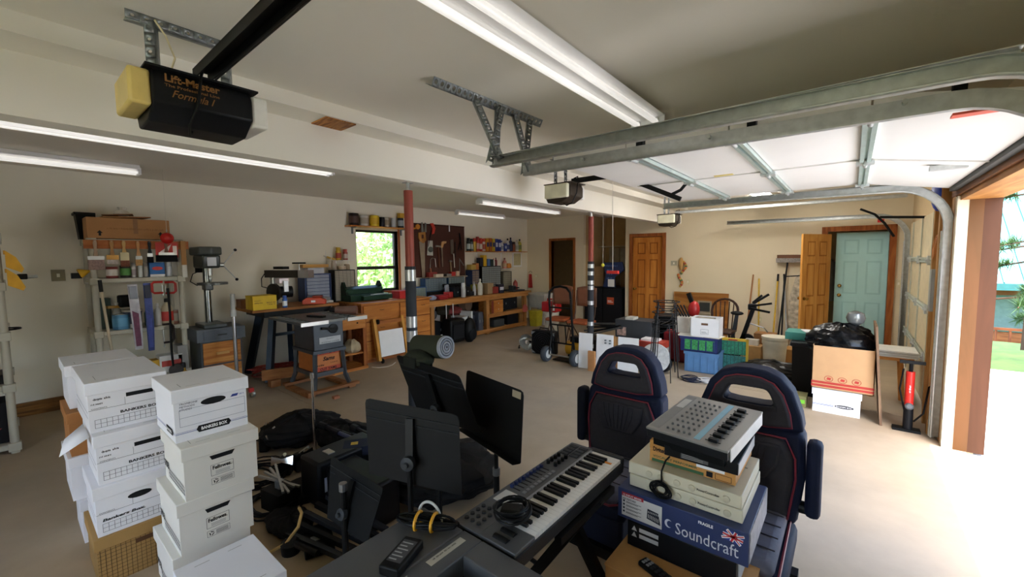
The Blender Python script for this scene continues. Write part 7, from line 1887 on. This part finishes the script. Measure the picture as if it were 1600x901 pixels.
# ---------------------------------------------------------------- van seats
NAVY = mat('151c33', .7, var=.12, scale=40, bump=.1)
SEATG = mat('353338', .85, var=.1, scale=50, bump=.1)
SEATL = mat('5a5a66', .85, var=.1, scale=50, bump=.1)
PIPE = mat('7a2030', .5)
def outline(s, z0=.38):
    pts = [(-.235, z0), (-.262, .60), (-.255, .78), (-.235, .90), (-.195, 1.01), (-.14, 1.075), (-.07, 1.10)]
    return [(x * s, z) for x, z in pts]
def van_seat(label, x, y, rz, arm, cush):
    t = thing('van_seat', label, 'seat', (x, y, 0), rz, group='van seats')
    def rec(z): return .10 * (z - .38)              # recline
    def ring(name, outer, inner, ya, yb, m, bevel):
        k = len(outer)
        v = [(a, ya + rec(b), b) for a, b in outer] + [(a, ya + rec(b), b) for a, b in inner] + [(a, yb + rec(b), b) for a, b in outer] + [(a, yb + rec(b), b) for a, b in inner]
        f = []
        for i in range(k):
            j = (i + 1) % k
            f += [(i, j, k + j, k + i), (2 * k + j, 2 * k + i, 3 * k + i, 3 * k + j), (j, i, 2 * k + i, 2 * k + j), (k + i, k + j, 3 * k + j, 3 * k + i)]
        return MB().add(v, f).build(name, m, t, bevel=bevel)
    half = [(0, 1.105), (.07, 1.10), (.14, 1.075), (.195, 1.01), (.235, .90), (.25, .82)]
    outer = [(-a, b) for a, b in reversed(half)][:-1] + half + [(.12, .80), (0, .80), (-.12, .80)]
    hole_h = [(0, 1.012), (.05, 1.012), (.085, 1.01), (.10, .985), (.118, .945), (.12, .928)]
    inner = [(-a, b) for a, b in reversed(hole_h)][:-1] + hole_h + [(.06, .922), (0, .922), (-.06, .922)]
    ring('headrest_shell', outer, inner, -.04, .09, NAVY, .02)
    sc_ = lambda q, s, dz: [(a * s, (b - .955) * s + .955 + dz) for a, b in q]
    pad_o = sc_(outer, .80, -.005)
    ring('headrest_pad', pad_o, inner, -.075, -.035, SEATG, .015)
    lo = outline(1)
    poly = [(-.235, .36), (.235, .36), (.262, .60), (.256, .76), (.25, .82), (-.25, .82), (-.256, .76), (-.262, .60)]
    def slab(name, poly, ya, yb, m, bevel):
        k = len(poly)
        v = [(a, ya + rec(b), b) for a, b in poly] + [(a, yb + rec(b), b) for a, b in poly]
        return MB().add(v, [tuple(range(k)), tuple(range(2 * k - 1, k - 1, -1))] + [(i, i + k, (i + 1) % k + k, (i + 1) % k) for i in range(k)]).build(name, m, t, bevel=bevel)
    slab('backrest', poly, -.05, .10, NAVY, .03)
    slab('back_pad', [(-.19, .38), (.19, .38), (.215, .60), (.21, .70), (.17, .785), (-.17, .785), (-.21, .70), (-.215, .60)], -.095, -.04, SEATG, .025)
    slab('upper_cushion', [(-.10, .58), (.10, .58), (.15, .66), (.16, .76), (-.16, .76), (-.15, .66)], -.112, -.09, SEATG, .012)
    for k in range(7):
        xx = -.09 + .03 * k
        MB().tube([(xx * .7, -.113 + rec(.6), .60), (xx, -.116 + rec(.68), .68), (xx * 1.15, -.114 + rec(.75), .75)], .005, 6).build('pleat', SEATG, t)
    for q, yy in (([(a, b) for a, b in pad_o], -.06), ([(-.2, .40), (-.225, .60), (-.22, .70), (-.178, .79), (.178, .79), (.22, .70), (.225, .60), (.2, .40)], -.075)):
        MB().tube([(a, yy + rec(b), b) for a, b in q], .005, 6, closed=len(q) > 10).build('piping', PIPE, t)
    # cushion
    MB().b(-.24, .24, -.52, .0, .26, .37).build('cushion_base', NAVY, t, bevel=.03)
    MB().b(-.20, .20, -.53, -.03, .35, .43).build('cushion', SEATL, t, bevel=.035)
    MB().tube([(-.21, -.02, .38), (-.215, -.5, .37), (-.17, -.545, .37), (.17, -.545, .37), (.215, -.5, .37), (.21, -.02, .38)], .006, 6).build('cushion_piping', PIPE, t)
    for k in range(4): MB().tube([(-.19, -.12 - .1 * k, .432), (0, -.12 - .1 * k, .436), (.19, -.12 - .1 * k, .432)], .003, 5).build('seam', SEATG, t)
    MB().b(-.2, .2, -.45, .02, .05, .26).build('pedestal', mat('161b2e', .6), t, bevel=.02)
    MB().b(-.22, .22, -.48, -.40, .0, .06).build('rail', BLK, t)
    MB().b(-.22, .22, -.05, .05, .0, .06).build('rail', BLK, t)
    MB().cyl((arm * .24, .0, .45), (arm * .30, .0, .45), .03, n=12).build('arm_pivot', BLK, t)
    MB().b(arm * .295 - .032, arm * .295 + .032, -.05, .05, .42, .80).build('armrest', NAVY if arm > 0 else mat('131827', .7), t, bevel=.025)
    MB().b(arm * .25 - .015, arm * .25 + .015, -.3, -.24, .22, .28).build('lever', BLK, t)
    return t
van_seat('grey and navy van seat behind the keyboard controller', -1.13, 2.52, .0, -1, 1)
van_seat('grey and navy van seat behind the stack of audio gear', -.40, 2.44, .0, 1, 1)
# ---------------------------------------------------------------- stack of audio gear
kbx = thing('kraft_carton', 'large brown carton carrying the audio gear stack', 'box', (-.505, 1.80, 0))
MB().b(-.26, .255, -.26, .18, 0, .40).build('body', mat('b5834c', .8, var=.05), kbx, bevel=.004)
MB().b(-.262, .257, -.262, .182, .395, .402).build('top_flap', mat('c09058', .8), kbx)
PR((-.26, -.26, 0), (1, 0, 0), (0, 0, 1)).poly([(.05, .18), (.14, .18), (.14, .24), (.12, .24), (.095, .26), (.07, .24), (.05, .24)]).build(INK, kbx, 'arrow_mark')
am = thing('rack_amplifier', 'black rack amplifier with warning labels under the blue carton', 'amplifier', (-.52, 1.90, .404))
MB().b(-.22, .22, -.19, .07, 0, .118).build('case', mat('101114', .45), am, bevel=.004)
pr = PR((-.22, -.19, 0), (1, 0, 0), (0, 0, 1), .0012)
for k in range(2): pr.poly([(.02, .05 + .028 * k), (.045, .05 + .028 * k), (.0325, .073 + .028 * k)]).rect(.055, .052 + .028 * k, .14, .07 + .028 * k)
pr.build(mat('b9bbbd', .5), am, 'warning_label')
MB().b(.221, .224, -.16, .05, .01, .1).build('vent_plate', mat('a9abad', .5), am)
rc = thing('remote_control', 'black remote control lying on the brown carton', 'remote', tuple(P(1060, 884, z=.403)), -.35)
rc.location.y = 1.60; rc.location.x = -.54
MB().b(-.11, .12, -.026, .026, 0, .022).build('shell', BLK, rc, bevel=.008)
for i in range(8):
    for j in range(3): MB().b(-.095 + .022 * i, -.083 + .022 * i, -.018 + .014 * j, -.009 + .014 * j, .022, .025).build('button', mat('8f9092' if i < 2 else ('b9b36a' if i > 6 else '2c2d30'), .5), rc)
NV = mat('26345f', .5, var=.05)
scb = thing('mixer_carton', 'dark blue audio mixer carton with union flag print', 'box', (-.52, 1.92, .524))
MB().b(-.265, .26, -.215, .2, 0, .135).build('body', NV, scb, bevel=.003)
MB().b(.2605, .263, -.2, .2, .01, .13).build('side_wrap', mat('b9bac2', .3, .3, var=.3, scale=30), scb)
X0 = (-.265, -.215, 0)
PR(X0, (1, 0, 0), (0, 0, 1)).rect(.02, .015, .20, .115).build(mat('d5d4d0', .5), scb, 'feature_panel')
PR(X0, (1, 0, 0), (0, 0, 1), .0018).rect(.02, .105, .12, .122).build(mat('b0242c', .5), scb, 'red_banner')
text('12 INPUT MIXER', .011, WHITE, scb, (-.24, -.2175, .109), (1, 0, 0), (0, 0, 1), bold=.02, width=.085)
text('KEY FEATURES', .011, INK, scb, (-.24, -.2167, .09), (1, 0, 0), (0, 0, 1), bold=.02, width=.06)
pr = PR(X0, (1, 0, 0), (0, 0, 1), .0018)
for k in range(4): pr.rect(.026, .078 - .016 * k, .034, .087 - .016 * k).rect(.04, .081 - .016 * k, .11, .083 - .016 * k).rect(.04, .077 - .016 * k, .095, .079 - .016 * k)
pr.poly([(.135, .04), (.195, .03), (.185, .08), (.138, .085)])
pr.build(mat('2a2c36', .6), scb)
pr = PR(X0, (1, 0, 0), (0, 0, 1), .0024)
for k in range(7): pr.rect(.141 + .007 * k, .045 - .001 * k, .144 + .007 * k, .062 - .001 * k).rect(.141 + .007 * k, .068, .144 + .007 * k, .076)
pr.build(mat('b9b9b4', .6), scb, 'mixer_picture')
text('Soundcraft', .07, mat('d0d3da', .5), scb, (-.01, -.2162, .025), (1, 0, 0), (0, 0, 1), width=.235)
text('FRAGILE', .017, WHITE, scb, (.08, -.2162, .105), (1, 0, 0), (0, 0, 1), bold=.03, width=.055)
PR(X0, (1, 0, 0), (0, 0, 1)).ell(.228, .055, .016, .018).build(mat('d0d3da', .5), scb, 'crescent_logo')
PR(X0, (1, 0, 0), (0, 0, 1), .0018).ell(.234, .055, .012, .014).build(NV, scb, 'crescent_logo')
pr = PR(X0, (1, 0, 0), (0, 0, 1), .0014); pr.poly([(.43, .085), (.5, .075), (.512, .118), (.45, .125)]).build(mat('2a3a8a', .5), scb, 'union_flag')
pr = PR(X0, (1, 0, 0), (0, 0, 1), .0019); pr.line(.432, .087, .51, .117, .01).line(.45, .124, .498, .077, .01).line(.466, .082, .482, .122, .013).line(.436, .105, .506, .096, .013).build(WHITE, scb, 'union_flag')
pr = PR(X0, (1, 0, 0), (0, 0, 1), .0024); pr.line(.434, .088, .508, .116, .004).line(.452, .122, .496, .079, .004).line(.466, .082, .482, .122, .007).line(.436, .105, .506, .096, .007).build(mat('c02a34', .5), scb, 'union_flag')
CRM = mat('cdc6ae', .45, var=.04)
for k in range(2):
    z = .661 + .056 * k
    pc = thing('power_controller', ['lower cream power controller in the audio gear stack', 'upper cream power controller in the audio gear stack'][k], 'power controller', (-.515 - .005 * k, 1.95, z))
    MB().b(-.235, .225, -.2, .19, 0, .054).build('case', CRM, pc, bevel=.004)
    for xx in (-.14, -.09, -.02, .04, .17): MB().lathe([(.014, 0), (.014, .004), (.012, .005)], (xx, -.2, .024), (0, -1, 0), n=18).build('knockout', mat('c3bba2', .45), pc)
    text('PowerController', .013, INK, pc, (.06, -.2012, .022), (1, 0, 0), (0, 0, 1), bold=.02, width=.085)
    if k: MB().b(.10, .2, .05, .06, .054, .0555).build('vent_slot', mat('8a8674', .5), pc)
cdn = thing('mains_cable', 'black power cord bundle hanging before the cream controllers', 'cord', (-.60, 1.735, .70))
for k in range(7): MB().tube([(.035 * math.cos(a) + .012 * math.sin(k), -.006 - .003 * (k % 3), .028 * math.sin(a) + .003 * k - .01) for a in [i * PI / 9 + k * .3 for i in range(18)]], .0035, 5, closed=True).build('cord_loop', BLK, cdn)
MB().tube([(0, .0, .03), (.0, .0, .08), (.015, .005, .13), (.03, .01, .15)], .004).build('cord_lead', BLK, cdn)
dg = thing('effects_carton', 'orange and green effects carton holding a black rack unit', 'box', (-.50, 1.97, .775))
DO = mat('c08a48', .7, var=.06)
MB().b(-.18, .17, -.16, .18, 0, .05).build('body', DO, dg)
MB().b(-.18, -.115, -.16, .18, .05, .098).build('side_flap', DO, dg, bevel=.003)
MB().b(-.18, -.12, -.162, -.16, .06, .095).build('end_flap', mat('b57f3c', .7), dg)
PR((-.18, -.16, 0), (1, 0, 0), (0, 0, 1)).rect(.01, .002, .23, .016).build(mat('2f5a38', .6), dg, 'green_band')
text('Digitech', .028, INK, dg, (-.165, -.1625, .052), (1, 0, 0), (0, 0, 1), bold=.03, width=.062)
text('VOCALIST PERFORMER', .014, mat('2f5a38', .6), dg, (-.165, -.1612, .024), (1, 0, 0), (0, 0, 1), bold=.02, width=.19)
PR((.06, -.16, 0), (1, 0, 0), (0, 0, 1)).rect(0, .005, .025, .028).frame(.035, .005, .095, .028, .002).build(INK, dg)
PR((.0, -.16, 0), (1, 0, 0), (0, 0, 1)).rect(.02, .034, .13, .048).build(WHITE, dg, 'bar_label')
ru = thing('rack_unit', 'black one space rack unit lying in the orange carton', 'rack unit', (-.46, 1.97, .827))
MB().b(-.15, .14, -.175, .17, 0, .047).build('case', mat('141517', .35), ru, bevel=.002)
MB().b(.1405, .1425, -.17, .17, .0, .046).build('side_rail', mat('b9b9bb', .4, .5), ru)
PR((-.15, -.175, 0), (1, 0, 0), (0, 0, 1)).rect(.07, .008, .18, .038).build(mat('4a4c4e', .6), ru, 'spec_plate')
for k in range(4): PR((-.15, -.175, 0), (1, 0, 0), (0, 0, 1), .0018).rect(.075, .011 + .007 * k, .16, .013 + .007 * k).build(mat('9a9a98', .6), ru)
mx_ = thing('audio_mixer', 'grey tabletop audio mixer with blue stripe on top of the stack', 'mixer', (-.49, 1.985, .876), -.12)
mx_.rotation_euler.x = .09
MG = mat('8e8c88', .4, .3, var=.04)
MB().b(-.17, .17, -.22, .22, .04, .075).build('chassis', mat('1b1c1f', .45), mx_, bevel=.003)
MB().b(-.172, .172, -.222, .222, .075, .085).build('top_panel', MG, mx_, bevel=.002)
MB().b(-.15, .15, -.2, .2, 0, .04).build('under_shell', BLK, mx_)
MB().b(.172, .176, -.2, .2, .03, .085).build('side_trim', mat('c9c9c6', .4), mx_)
MB().b(.03, .055, -.20, .205, .085, .0865).build('blue_stripe', mat('7fb0c4', .5), mx_)
for i in range(8):
    y = -.18 + .048 * i
    MB().b(.07, .13, y - .003, y + .003, .085, .0862).build('fader_slot', BLK, mx_)
    MB().b(.085, .12, y - .011, y + .011, .086, .10).build('fader_cap', BLK, mx_, bevel=.002)
    for j in range(5): MB().lathe([(.006, 0), (.005, .007)], (-.09 + .024 * j, y, .085), n=8).build('knob', mat('4a4b4c', .4), mx_)
MB().b(-.165, -.12, -.2, .2, .085, .0858).build('rear_strip', mat('7f7e7b', .5), mx_)
MB().b(-.16, -.125, .05, .16, .0858, .0866).build('paper_tag', mat('b9b8b2', .6), mx_)
